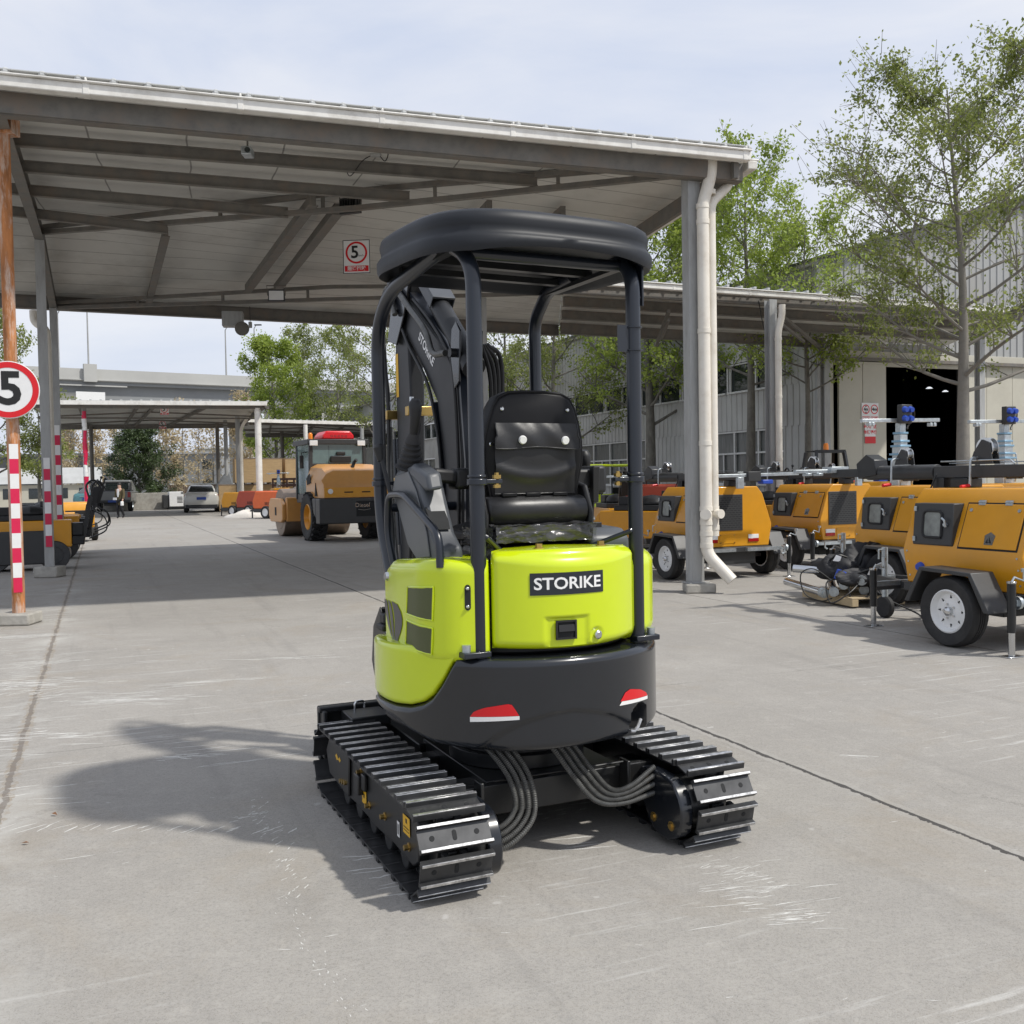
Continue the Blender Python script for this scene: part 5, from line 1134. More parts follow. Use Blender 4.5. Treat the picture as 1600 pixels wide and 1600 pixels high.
def winch(parent, y, z_, s=1.0):
    m_ = MB(); m_.prism([(y-.13*s,z_),(y+.10*s,z_),(y+.06*s,z_+.10*s),(y-.02*s,z_+.20*s),(y-.10*s,z_+.17*s)], 'x', -.05, -.038); m_.prism([(y-.13*s,z_),(y+.10*s,z_),(y+.06*s,z_+.10*s),(y-.02*s,z_+.20*s),(y-.10*s,z_+.17*s)], 'x', .038, .05)
    wo_ = obj('winch', m_, M['dkgrey'], parent, bevel=.003); m_ = MB()
    m_.lathe([(0,-.037),(.085*s,-.037),(.085*s,-.030),(.05*s,-.028),(.05*s,.028),(.085*s,.030),(.085*s,.037),(0,.037)], (0,y-.04*s,z_+.13*s), (1,0,0), 22); obj('winch_drum', m_, M['chrome'], wo_)
    m_ = MB(); m_.tube(bend_path([(-.05,y+.02,z_+.06),(-.14,y+.02,z_+.06),(-.14,y+.03,z_-.20)], .04, 5), .011, 8); obj('crank_arm', m_, M['galv'], wo_)
    m_ = MB(); m_.cyl((-.15,y+.03,z_-.20),(-.25,y+.03,z_-.21),.018,n=10); obj('crank_grip', m_, M['red'], wo_)
def light_trailer(label, mast='stow', detail=True):
    t = thing('light_tower_trailer', label, 'trailer', group='amber light tower trailers parked at right')
    m_ = MB(); y0, y1 = -.50, .82
    def sec(y, k, dz=0): 
        hs = [(x*k, z_) for x,z_ in XS]; pts = hs+[(-x,z_) for x,z_ in reversed(hs)]; return [(x,y,z_) for x,z_ in pts]
    m_.loft([sec(y0,1),sec(y1,1)]); bo = obj('body', m_, M['amber'], t, bevel=.012)
    # rivets and seams
    rv = MB()
    for sx in (-1,1):
        for y in (y0+.05,y1-.05):
            for z_ in (.55,.68,.78): rv.cyl((sx*(xside(z_)-.004),y,z_),(sx*(xside(z_)+.006),y,z_),.009,n=8)
    obj('rivets', rv, M['galv'], bo)
    for sx in (-1,1):
        def sp(y, z_, o=.004): n_ = V((sx*(1.255-.80),0,.625-.465)).normalized(); return V((sx*xside(z_),y,z_))+n_*o
        m_ = MB(); a = [sp(-.43,.845,.0),sp(.17,.845,.0),sp(.17,1.225,.0),sp(-.43,1.225,.0)]; b = [q+V((sx*.455,0,.16)).normalized()*.012 for q in a]
        m_.loft([a,b]); d_ = obj('access_door', m_, M['amber'], bo, bevel=.004)
        m_ = MB(); fr_ = [sp(-.445,.83,.002),sp(.185,.83,.002),sp(.185,1.24,.002),sp(-.445,1.24,.002)]; m_.add(fr_, [(0,1,2,3)]); obj('door_gap', m_, M['dark'], d_, smooth=0)
        m_ = MB()
        for y in (-.26,.02): m_.obx(sp(y,1.235,.014), (.012,.07,.045), Matrix.Rotation(-sx*R(19),3,'Y')); m_.cyl(sp(y-.036,1.24,.02), sp(y+.036,1.24,.02), .008, n=8)
        for y in (-.38,.12): m_.cyl(sp(y,1.17,.012), sp(y,1.17,.02), .016, n=10)
        obj('hinge', m_, M['galv'], d_)
        m_ = MB(); m_.add([sp(-.19,.875,.0135),sp(-.10,.875,.0135),sp(-.09,.955,.0135),sp(-.145,.985,.0135),sp(-.20,.955,.0135)], [(0,1,2,3,4)]); eb_ = obj('metal_badge', m_, M['chrome'], d_, smooth=0)
        m_ = MB(); m_.add([sp(-.175,.89,.0145),sp(-.150,.89,.0145),sp(-.135,.95,.0145)], [(0,1,2)]); m_.add([sp(-.14,.89,.0145),sp(-.115,.89,.0145),sp(-.125,.93,.0145)], [(0,1,2)]); obj('badge_mark', m_, M['dark'], eb_, smooth=0)
        # control hatch box
        m_ = MB(); q0, q1, q2, q3 = sp(.23,.845,-.01), sp(.71,.845,-.01), sp(.71,1.235,-.01), sp(.23,1.235,-.01)
        xo = sx*(xside(.845)+.015); m_.loft([[q0,q1,q2,q3],[V((xo,.24,.85)),V((xo,.70,.85)),V((xo-sx*.03,.70,1.23)),V((xo-sx*.03,.24,1.23))]]); hb_ = obj('control_hatch', m_, M['dkgrey'], bo, bevel=.008)
        m_ = MB(); oy = lambda y,z_,o: V((xo-sx*.03*(z_-.85)/.38+sx*o,y,z_)); rim_ = bend_path([oy(.36,.92,.006),oy(.58,.92,.006),oy(.58,1.16,.006),oy(.36,1.16,.006),oy(.36,.93,.006)],.05,5); m_.tube(rim_, .012, 8); obj('hatch_seal', m_, M['rubber'], hb_)
        m_ = MB(); m_.add([oy(y,z_,.003) for y,z_ in ((.36,.92),(.58,.92),(.58,1.16),(.36,1.16))], [(0,1,2,3)]); obj('hatch_window', m_, M['glassmilk'], hb_, smooth=0)
        m_ = MB(); m_.tube([oy(.30,1.02,.02),oy(.30,1.08,.04),oy(.33,1.10,.04)], .010, 8); m_.cyl(oy(.31,1.04,0),oy(.31,1.04,.03),.016,n=10)
        for z_ in (.90,1.18): m_.obx(oy(.675,z_,.008),(.012,.03,.045))
        obj('hatch_latch', m_, M['galv'], hb_)
        m_ = MB(); m_.lathe([(0,.05),(.03,.05),(.04,.03),(.045,.0),(0,0)], (sx*(xside(.62)),.62,.64), (sx,0,-.1), 14); obj('blue_socket', m_, M['bluesock'], bo)
        # fender and wheel
        pr = [(-.47,.34),(-.28,.665),(.28,.68),(.46,.36),(.40,.36),(.25,.645),(-.255,.63),(-.41,.34)]; m_ = MB(); a_, b_ = sorted((sx*.70,sx*.965)); m_.prism(pr, 'x', a_, b_); fe = obj('fender', m_, M['dkgrey'], t, bevel=.008)
        wheel(t, (sx*.85,0,.31), .31, .19, sx, M['white'])
        jack(t, sx*.86, -.60); jack(t, sx*.62, 1.22, .56)
        m_ = MB(); m_.beam((sx*.1,-.60,.44),(sx*.83,-.60,.44),.05,.05); m_.beam((sx*.1,1.22,.42),(sx*.6,1.22,.42),.05,.05); m_.tube([(sx*.70,-.645,.47),(sx*.70,-.70,.47),(sx*.70,-.70,.38),(sx*.66,-.70,.36)], .014, 8); m_.cyl((sx*.78,-.60,.44),(sx*.81,-.60,.44),.055,n=14); obj('outrigger', m_, M['galv'], t)
    m_ = MB(); m_.bx(-.58,.58,-.54,.86,.40,.478); m_.bx(-.85,.85,-.03,.03,.27,.33); m_.bx(-.30,-.24,-.4,.9,.33,.40); m_.bx(.24,.30,-.4,.9,.33,.40)
    for sx in (-1,1): m_.beam((sx*.42,.80,.40),(sx*.05,1.75,.40),.06,.08)
    m_.bx(-.62,.62,1.19,1.25,.36,.40); m_.bx(-.35,.35,-.47,-.3,.22,.40); m_.bx(-.2,.2,.05,.5,.20,.40); obj('chassis', m_, M['dkgrey'], t, bevel=.006)
    m_ = MB(); m_.cyl((-.08,1.64,.22),(-.08,1.64,.74),.032,n=14); m_.tube([(-.08,1.64,.72),(-.16,1.64,.72),(-.16,1.64,.62)], .010, 8); m_.beam((-.08,1.64,.40),(.05,1.66,.40),.06,.08); jk = obj('jockey_post', m_, M['galv'], t); m_ = MB(); m_.lathe([(.03,-.03),(.10,-.035),(.115,-.02),(.115,.02),(.10,.035),(.03,.03)], (-.08,1.64,.115), (1,0,0), 24); obj('jockey_wheel', m_, M['rubber'], jk)
    m_ = MB(); m_.tube(smooth_path([(0,1.70,.42),(.0,1.85,.40),(.05,1.8,.2),(.2,1.5,.05),(.1,1.3,.02)],6), .01, 6); obj('trailer_cable', m_, M['cable'], t)
    # rear end: radiator grille, panel, lamp
    m_ = MB(); m_.bx(-.46,.10,-.512,-.5005,.72,1.25); gr_ = obj('radiator_grille', m_, M['dkgrey'], bo, bevel=.004)
    m_ = MB()
    for r_ in range(15):
        for c_ in range(8):
            x = -.43+c_*.063+(.03 if r_ % 2 else 0); z_ = .76+r_*.031; 
            if x < .05: m_.bx(x, x+.05, -.5128,-.5122, z_, z_+.014)
    obj('grille_slots', m_, M['dark'], gr_, smooth=0)
    m_ = MB(); m_.bx(-.30,-.03,-.506,-.5005,.53,.67); obj('cover_plate', m_, M['amber'], bo, bevel=.003); m_ = MB()
    for x in (-.285,-.045):
        for z_ in (.545,.655): m_.cyl((x,-.506,z_),(x,-.512,z_),.010,n=8)
    obj('bolts', m_, M['brass'], bo)
    for x in (.20,-.52):
        m_ = MB(); m_.bx(x,x+.18,-.514,-.5005,.595,.655); lp_ = obj('rear_lamp', m_, M['white'], bo, bevel=.003); m_ = MB(); m_.bx(x,x+.18,-.516,-.5005,.545,.594); obj('red_lens', m_, M['lensred'], lp_, bevel=.003)
    if mast == 'stow':
        m_ = MB(); m_.bx(-.06,.06,-.9,1.0,1.455,1.575); ms = obj('mast', m_, M['dkgrey'], t, bevel=.01)
        m_ = MB(); m_.cyl((0,1.0,1.52),(0,1.95,1.52),.075,n=20); m_.bx(-.045,.045,1.9,2.5,1.48,1.57); obj('mast_tube', m_, M['dkgrey'], ms, bevel=.004)
        m_ = MB(); m_.bx(-.10,.10,.55,.75,1.366,1.455); m_.bx(-.10,.10,-.45,-.32,1.366,1.455); m_.prism([(1.75,1.50),(2.02,1.46),(2.05,1.62),(1.9,1.72),(1.78,1.66)], 'x', -.09, .09); obj('mast_cradle', m_, M['black'], ms, bevel=.008)
        winch(ms, .45, 1.585, 1.15); winch(ms, 1.45, 1.60, .8)
        m_ = MB(); m_.tube([(-.06,.9,1.62),(-.06,.1,1.62),(-.06,.05,1.58)], .008, 6); m_.tube([(.05,.9,1.60),(.05,-.4,1.60)], .006, 6); obj('guide_rod', m_, M['galv'], ms)
        m_ = MB(); m_.beam((-.55,2.50,1.55),(.70,2.42,1.55),.05,.04); m_.bx(-.12,.12,2.40,2.56,1.53,1.60); 
        for x in (-.4,-.25,.3,.5): m_.bx(x-.03,x+.03,2.42,2.52,1.50,1.53)
        obj('light_crossbar', m_, M['galv'], ms, bevel=.004)
        m_ = MB(); m_.bx(-.16,.06,-1.02,-.905,1.44,1.58); obj('mast_head', m_, M['dkgrey'], ms, bevel=.008); m_ = MB(); m_.beam((-.75,-.96,1.52),(.75,-.96,1.54),.045,.045); m_.bx(-.32,-.22,-1.0,-.94,1.34,1.50); obj('light_bar', m_, M['galv'], ms, bevel=.004)
        m_ = MB(); m_.bx(.08,.26,-1.03,-.90,1.40,1.46); obj('blue_socket_box', m_, M['bluesock'], ms, bevel=.01)
        m_ = MB(); m_.bx(-.09,.09,.84,.98,.45,1.46); m_.tube(smooth_path([(-.10,.92,1.5),(-.16,.98,1.2),(-.10,.95,.7),(-.1,1.1,.5)],5), .009, 6); obj('mast_foot', m_, M['black'], t, bevel=.008)
    else:
        y = .69; m_ = MB()
        for k,(r_,z0,z1) in enumerate(((.085,1.36,1.70),(.072,1.45,1.86),(.058,1.60,2.00),(.045,1.7,2.14))): m_.bx(-r_,r_,y-r_,y+r_,z0,z1-.0)
        ms = obj('mast', m_, M['galv'], t, bevel=.008); m_ = MB()
        for r_,z_ in ((.105,1.68),(.095,1.74),(.085,1.84),(.075,1.90),(.065,2.0)): m_.bx(-r_,r_,y-r_,y+r_,z_,z_+.025)
        obj('mast_collar', m_, mat_collar, ms, bevel=.004)
        winch(ms, y-.13, 1.42, .9)
        m_ = MB(); m_.beam((-.62,y,2.16),(.62,y,2.18),.05,.045)
        for x in (-.5,-.45,.48,.54): m_.bx(x-.02,x+.02,y-.03,y+.03,2.10,2.145)
        m_.tube([(.09,y-.09,1.38),(.12,y-.1,1.6),(.10,y-.09,1.75)], .010, 8); obj('light_crossbar', m_, M['galv'], ms, bevel=.004)
        m_ = MB(); m_.bx(-.085,.085,y-.11,y-.03,2.13,2.36); sb_ = obj('socket_box', m_, M['dkgrey'], ms, bevel=.008)
        for sx in (-1,1):
            for z_ in (2.19,2.30): m_ = MB(); m_.lathe([(0,.05),(.03,.05),(.036,.02),(.04,0),(0,0)], (sx*.043,y-.11,z_), (0,-1,-.15), 14); obj('blue_socket', m_, M['bluesock'], sb_)
        m_ = MB(); m_.tube(smooth_path([(.085,y-.07,2.25),(.16,y-.05,2.30),(.22,y,2.22),(.12,y,2.10),(.05,y-.06,2.06)],6), .009, 6); obj('cable', m_, M['cable'], ms)
    return t
M['glassmilk'] = mat('scratched_perspex', (.17,.18,.165), .15, var=.4, scale=8)
mat_collar = mat('pale_blue_steel_collar', (.22,.38,.52), .35, metal=.4, var=.1)
RD = TH
TG = 'amber light tower trailers parked at right'
T1 = light_trailer('nearest amber light tower trailer with lowered mast, at the right edge'); T1.location = (4.605,8.905,0); T1.rotation_euler.z = RD
T2 = light_trailer('amber trailer with upright mast just behind the nearest trailer, before the dark gate', 'vert'); T2.location = (5.1,11.69,0); T2.rotation_euler.z = RD
T5 = clone(T2, 'amber trailer with upright mast hidden mostly behind the nearest trailer', (6.72,12.36,0), RD)
T4 = clone(T1, 'amber trailer whose slotted black grille shows beside the cream downpipe', (3.118,15.075,0), RD)
T3 = clone(T1, 'amber trailer between the slotted grille trailer and the pile of poles', (5.26,16.39,0), RD)
T6 = clone(T1, 'amber trailer farthest back near the gate, only its end showing', (7.55,20.4,0), RD)
# ================================================================== pallet with poles and bags
pal = thing('pallet', 'raw wooden pallet carrying poles and black bags beside the nearest trailer', 'pallet', (4.27,11.75,0), R(14))
m_ = MB()
for k in range(6): m_.bx(-.60,.75,-.50+k*.19,-.38+k*.19,.10,.118)
for x in (-.60,0,.67): m_.bx(x,x+.08,-.5,.57,.02,.10)
obj('boards', m_, M['pallet'], pal, bevel=.004)
rn = random.Random(4)
for k in range(11):
    po = thing('pole', ['bright steel pole lying lowest at the front of the pallet','bright steel pole second from the front of the pallet','bright steel pole in the middle of the pallet under cables','bright steel pole beneath the black bag','short bright steel pole pointing at the camera','bright steel pole lying across the pallet heap','thin steel pole at the back of the pallet','steel pole nearest the trailer on the pallet','bright pole sticking out leftmost from the heap','upper bright pole resting on two lower poles','shiny pole lying half under the blue socket box'][k], 'pole', ((3.68+k*.13,11.36+.04*k,.15+.075*(k % 3)) if k < 8 else ((3.58,11.42,.13),(3.98,11.30,.28),(4.30,11.30,.24))[k-8]), R(-4+rn.uniform(-22,22)+(70 if k == 5 else 0)), 'poles piled on the pallet')
    L_ = .8+.12*(k % 3); m_ = MB(); m_.cyl((0,0,.02),(0,L_,.05+.03*(k%2)),.047,n=14); obj('tube', m_, M['chrome'], po); m_ = MB(); m_.cyl((0,-.03,.018),(0,.04,.022),.056,n=14); m_.cyl((0,-.05,.017),(0,-.028,.018),.03,n=12); obj('end_collar', m_, M['galv'], po)
def bag(label, c, s, rz, seed):
    t = thing('tool_bag', label, 'bag', c, rz, 'black bags on the pallet'); r0 = random.Random(seed); ph = [r0.uniform(0,6) for _ in range(6)]
    def fn(u,v):
        a, b = u*2*math.pi, (v-.5)*math.pi; k = 1+.13*math.sin(3*a+ph[0])*math.cos(2*b+ph[1])+.10*math.sin(5*a+ph[2]+3*b)+.07*math.sin(9*a+7*b+ph[3])
        return (math.cos(a)*math.cos(b)*s[0]*k, math.sin(a)*math.cos(b)*s[1]*k, max(0,(math.sin(b)*.6+.45))*s[2]*k)
    m_ = MB(); m_.grid(fn, 30, 16); bo = obj('bag_body', m_, M['bag'], t, smooth=70)
    m_ = MB(); m_.tube(smooth_path([(-s[0]*.4,-s[1]*.3,s[2]*.9),(-s[0]*.1,-s[1]*.6,s[2]*1.15),(s[0]*.4,-s[1]*.3,s[2]*.95)],6), .014, 6); obj('strap', m_, M['cable'], t)
    m_ = MB(); q = Vector(fn(.72,.72)); m_.add([q+V((-.05,-.02,0)),q+V((.03,-.02,-.01)),q+V((.05,-.015,.05)),q+V((-.01,-.012,.07))], [(0,1,2,3)]); obj('white_print', m_, M['white'], t, smooth=0)
bag('crumpled black bag with white print, upper right of the heap', (4.28,11.85,.30), (.36,.24,.34), R(20), 1)
bag('crumpled black bag slumped over the left end of the heap', (3.92,11.85,.26), (.30,.22,.26), R(-15), 2)
bag('low folded black bag across the front of the heap below the blue socket boxes', (4.12,11.46,.22), (.42,.17,.17), R(12), 7)
bag('flat black bag at the back of the heap beside the trailer', (4.70,12.0,.24), (.34,.24,.24), R(5), 3)
m_ = MB()
for k in range(3):
    x = 3.72+.26*k; m_.tube(smooth_path([(x,11.5,.30),(x-.14,11.32,.26),(x-.12,11.22,.06),(x+.06,11.18,.16),(x+.22,11.3,.26),(x+.3,11.5,.3)],7), .008, 6)
m_.tube(smooth_path([(3.70,11.45,.28),(3.50,11.5,.42),(3.36,11.55,.36),(3.39,11.52,.14),(3.54,11.4,.06),(3.64,11.3,.1)],8), .008, 6)
tag(obj('cable_bundle', m_, M['cable']), 'tangle of black cable drooping over the front of the pole heap', 'cable')
for k,(x,y,z_) in enumerate(((4.42,11.42,.30),(4.62,11.5,.26),(3.84,11.5,.33))):
    m_ = MB(); m_.bx(-.10,.10,-.06,.06,-.06,.06); 
    for sx in (-.05,.05): m_.lathe([(0,.04),(.032,.04),(.04,0),(0,0)], (sx,-.06,0), (0,-1,.1), 12)
    o = obj('socket_box', m_, M['bluesock'], bevel=.008, loc=(x,y,z_)); o.rotation_euler = (.3,.2,.4*k); tag(o, ['blue socket box on the heap just left of the tall jack','blue socket box at the right end of the heap','blue socket box at the left end of the heap'][k], 'socket box', 'blue socket boxes on the heap')
m_ = MB()
for k in range(10): x = 4.55+.05*k; m_.tube([(x,11.35+.03*(k%4),.20+.05*(k%3)),(x+.10,11.30,.28+.03*(k%2)),(x+.12,11.36,.2)], .02, 8)
tag(obj('steel_fittings', m_, M['chrome']), 'jumble of bright steel clamps at the right end of the pole heap', 'fittings', kind='stuff')

# ================================================================== walk-behind rollers
def mini_roller(label, loc, rz, grp, cover=True):
    t = thing('walk_behind_roller', label, 'roller', loc, rz, grp)
    m_ = MB(); m_.bx(-.32,.32,-.85,.80,.42,.92); m_.prism([(-.86,.42),(-1.02,.50),(-1.02,.72),(-.86,.90)], 'x', -.30, .30); bo = obj('body', m_, M['amber'], t, bevel=.02)
    m_ = MB(); m_.bx(-.29,.29,-.55,.45,.921,1.02); m_.ball((0,.1,1.06),.2,12,(1.1,1.5,.75)); m_.bx(-.2,.2,-.5,-.1,1.02,1.18); m_.cyl((-.1,.3,1.0),(-.1,.3,1.28),.05,n=12); obj('engine', m_, M['plastic'], t, bevel=.015)
    for y in (-.50,.50):
        m_ = MB(); m_.cyl((-.36,y,.27),(.36,y,.27),.27,n=32); m_.cyl((-.365,y,.27),(.365,y,.27),.16,n=20); obj('drum', m_, M['padsteel'], t, bevel=.012)
    if cover:
        for sx in (-1,1): m_ = MB(); a_, b_ = sorted((sx*.38,sx*.44)); m_.prism([(-.42,.12),(.42,.12),(.46,.2),(.46,.66),(.40,.74),(-.40,.74),(-.46,.66),(-.46,.2)], 'x', a_, b_); obj('side_cover', m_, M['dkgrey'], t, bevel=.02)
    m_ = MB(); m_.bx(-.30,.30,.801,1.02,.45,.62); m_.bx(-.26,.26,.80,1.0,.62,.86); obj('rear_box', m_, M['plastic'], t, bevel=.02)
    for x in (-.16,.16):
        m_ = MB(); m_.beam((x,.98,.50),(x,1.10,1.10),.07,.06); m_.beam((x,1.10,1.10),(x,1.16,1.34),.07,.06); hd_ = obj('handle_bar', m_, M['black'], t)
        m_ = MB(); m_.tube(bend_path([(x,1.12,1.32),(x,1.05,1.58),(x,1.22,1.70),(x,1.34,1.50)],.1,6), .017, 8); obj('handle_loop', m_, M['black'], hd_)
    m_ = MB(); m_.loft([[(-.17,1.13,1.18),(.17,1.13,1.18),(.17,1.22,1.18),(-.17,1.22,1.18)],[(-.19,1.20,1.52),(.19,1.20,1.52),(.19,1.34,1.56),(-.19,1.34,1.56)]]); m_.cyl((.1,1.3,1.55),(.12,1.34,1.70),.012,n=8); m_.ball((.12,1.345,1.71),.028,8); obj('control_box', m_, M['plastic'], t, bevel=.015)
    m_ = MB()
    for k in range(3): m_.tube(smooth_path([(.18-.1*k,1.16,1.1),(.2-.1*k,1.38,.95),(.16-.1*k,1.40,.7),(.1-.08*k,1.1,.55)],6), .012, 6)
    obj('control_cable', m_, M['cable'], t); return t
LG = 'amber walk-behind rollers under the canopy at left'
RH = TH-R(90)
mini_roller('nearest amber walk-behind roller with dark side cover behind the rusty post', at(40,840,18.6).xy.to_3d(), RH, LG)
mini_roller('amber walk-behind roller half hidden behind the nearest one at left', at(62,840,21.4).xy.to_3d(), RH, LG)
mini_roller('amber walk-behind roller farthest right of the left row, its twin handles upright', at(66,840,22.6).xy.to_3d(), RH+R(6), LG)
mini_roller('third amber walk-behind roller in the row at far left', at(62,820,24.4).xy.to_3d(), RH, LG)
cl_ = light_trailer  # (kept for reference to the trailer builder)
# amber cabinet machine behind the left rollers
def compressor(label, loc, rz, col, grp, s=1.0):
    t = thing('air_compressor', label, 'compressor', loc, rz, grp); m_ = MB()
    m_.prism([(-.95*s,.45*s),(.95*s,.45*s),(1.0*s,.80*s),(.80*s,1.25*s),(-.80*s,1.25*s),(-1.0*s,.80*s)], 'x', -.55*s, .55*s); bo = obj('body', m_, col, t, bevel=.05*s, seg=3)
    m_ = MB()
    for k in range(8): m_.bx(-.552*s,-.5505*s,-.5*s+k*.09*s,-.45*s+k*.09*s,.62*s,.75*s); m_.bx(.5505*s,.552*s,-.5*s+k*.09*s,-.45*s+k*.09*s,.62*s,.75*s)
    for k in range(6): m_.bx(-.35*s+k*.12*s,-.28*s+k*.12*s,-.93*s-.052*s,-.93*s,.55*s,.60*s)
    obj('vent_slots', m_, M['dark'], bo)
    m_ = MB(); m_.bx(-.54*s,.54*s,-.94*s,.94*s,.28*s,.448*s); m_.beam((0,.9*s,.34*s),(0,1.7*s,.34*s),.08*s,.08*s); m_.cyl((0,1.6*s,0),(0,1.6*s,.6*s),.035*s,n=10); obj('chassis', m_, M['dkgrey'], t, bevel=.02)
    m_ = MB(); m_.bx(-.3*s,.3*s,-1.01*s,-.985*s,.80*s,1.0*s); obj('end_panel', m_, M['plastic'], bo, bevel=.01)
    for sx in (-1,1): wheel(t, (sx*.66*s,0,.29*s), .29*s, .17*s, sx, M['white'], hub=False)
    return t
compressor('tall amber compressor cabinet behind the left walk-behind rollers', at(112,800,28.5).xy.to_3d(), TH+R(8), M['amber'], 'compressors in the yard', .9)
compressor('red-orange compressor with sloping lid behind the slotted grille trailer', at(1034,800,23.0).xy.to_3d(), TH+R(60), M['redpaint'], 'compressors in the yard', 1.1)
compressor('bright orange compressor nearest under the far canopy', at(432,780,45.5).xy.to_3d(), TH+R(35), M['orange'], 'compressors in the yard', 1.0)
compressor('red compressor partly behind the white post of the far canopy', at(404,780,48.5).xy.to_3d(), TH+R(35), M['redpaint'], 'compressors in the yard', 1.0)
compressor('small amber compressor left of the red one under the far canopy', at(378,780,50.0).xy.to_3d(), TH+R(35), M['amber'], 'compressors in the yard', .95)
RG = 'amber walk-behind rollers behind the excavator'
mini_roller('amber walk-behind roller seen between excavator post and downpipe', at(1012,830,18.3).xy.to_3d(), TH+R(-150), RG, False)
mini_roller('amber walk-behind roller showing just right of the excavator seat', at(962,830,20.6).xy.to_3d(), TH+R(165), RG, False)
mini_roller('amber walk-behind roller with white control loop before the lower windows', at(1050,800,22.3).xy.to_3d(), TH+R(-8), RG, False)
mini_roller('walk-behind roller with tall handles left of the side canopy pipe', at(1198,780,21.0).xy.to_3d(), TH+R(170), RG, False)
mini_roller('walk-behind roller with tall handles right of the side canopy pipe', at(1236,780,21.4).xy.to_3d(), TH+R(170), RG, False)
# small lime excavators far behind
def small_digger(label, loc, rz):
    t = thing('mini_excavator', label, 'excavator', loc, rz, 'small lime excavators far behind'); m_ = MB(); m_.lathe([(0,.45),(.5,.45),(.56,.5),(.56,.8),(.48,1.05),(0,1.05)], (0,0,0), (0,0,1), 20); obj('upper_body', m_, M['lime'], t)
    for sx in (-1,1): m_ = MB(); m_.prism([(-.75,.08),(-.65,0),(.65,0),(.75,.08),(.75,.28),(.65,.36),(-.65,.36),(-.75,.28)], 'x', min(sx*.35,sx*.58), max(sx*.35,sx*.58)); obj('track', m_, M['rubber'], t, bevel=.02)
    m_ = MB(); m_.bx(-.2,.2,-.2,.2,1.05,1.25); m_.bx(-.22,.22,-.25,-.15,1.2,1.75); obj('seat', m_, M['vinyl'], t, bevel=.03)
    for x,y in ((-.4,-.4),(.4,-.4)): m_ = MB(); m_.tube([(x,y,1.0),(x,y,1.9)], .025, 8); obj('canopy_post', m_, M['navy'], t)
    m_ = MB(); m_.bx(-.5,.5,-.5,.4,1.9,1.98); obj('canopy_roof', m_, M['lime'], t, bevel=.04)
    m_ = MB(); m_.prism([(.55,.6),(.55,1.6),(1.2,2.1),(1.3,2.0),(.75,1.55),(.7,.6)], 'x', -.06, .06); m_.prism([(1.2,2.1),(1.35,2.05),(1.45,.8),(1.35,.8)], 'x', -.05, .05); obj('boom', m_, M['lime'], t)
small_digger('small lime excavator with canopy far behind the seat of the main one', at(930,780,31).xy.to_3d(), R(60))
small_digger('small lime excavator beside the hall windows behind the right canopy post', at(968,780,31.5).xy.to_3d(), R(70))
# forklift mast with beacon near the gate
t = thing('forklift', 'dark forklift guard frame with orange beacon before the hall corner', 'forklift', at(1294,740,22.5).xy.to_3d(), R(10))
m_ = MB(); m_.bx(-.45,.45,-.8,.8,.25,1.05); obj('body', m_, M['amber'], t, bevel=.08); m_ = MB()
for x in (-.42,.42): m_.beam((x,-.3,1.0),(x*.80,-.1,2.05),.07,.07)
m_.beam((-.36,-.1,2.05),(.36,-.1,2.05),.07,.07); 
for x in (-.42,.42): m_.beam((x,.6,1.0),(x*.8,.4,2.04),.06,.06)
for k in range(4): m_.beam((-.34,-.05+k*.14,2.06),(.34,-.05+k*.14,2.06),.03,.03)
obj('overhead_guard', m_, M['black'], t); m_ = MB(); m_.lathe([(.06,0),(.06,.10),(.04,.15),(0,.15)], (-.05,.0,2.09), (0,0,1), 14); obj('beacon', m_, M['lensorange'], t)
for sx in (-1,1):
    for y in (-.55,.55): wheel(t, (sx*.42,y,.25), .25, .16, sx, M['white'], hub=False)

# ================================================================== single-drum road roller
rt = thing('road_roller', 'tan single-drum road roller with red air unit on its cab roof', 'road roller', (-4.60,27.0,0), TH+R(4))
for sx in (-1,1):
    w0 = wheel(rt, (sx*.80,0,.64), .64, .46, sx, M['amber'], hub=False, rr=.55)
    lu_ = MB()
    for k in range(22):
        for q in (-1,1):
            a = (k+(.5 if q > 0 else 0))*2*math.pi/22; lu_.obx((sx*.80+q*.10,math.cos(a)*.645,.64+math.sin(a)*.645), (.22,.075,.06), Matrix.Rotation(a-math.pi/2,3,'X') @ Matrix.Rotation(q*.5,3,'Z'))
    obj('tread_lugs', lu_, M['rubber'], w0)
m_ = MB(); m_.cyl((-.98,3.1,.70),(.98,3.1,.70),.70,n=48); m_.cyl((-.985,3.1,.70),(.985,3.1,.70),.5,n=32); dro = obj('drum', m_, M['drum'], rt, bevel=.02)
m_ = MB(); 
for sx in (-1,1): a_, b_ = sorted((sx*1.0,sx*1.12)); m_.prism([(2.25,.50),(2.45,.42),(3.75,.42),(3.95,.60),(3.95,.95),(3.75,1.12),(2.6,1.12),(2.25,.95)], 'x', a_, b_)
m_.bx(-1.0,1.0,3.82,3.98,.5,1.0); m_.bx(-1.0,1.0,2.2,2.36,.45,1.15); m_.bx(-.3,.3,1.0,2.25,.5,.95); fo_ = obj('drum_frame', m_, M['tan'], rt, bevel=.03)
m_ = MB(); 
for sx in (-1,1): a_, b_ = sorted((sx*1.121,sx*1.124)); m_.bx(a_,b_,2.95,3.15,.62,.86)
obj('frame_window', m_, M['dark'], fo_)
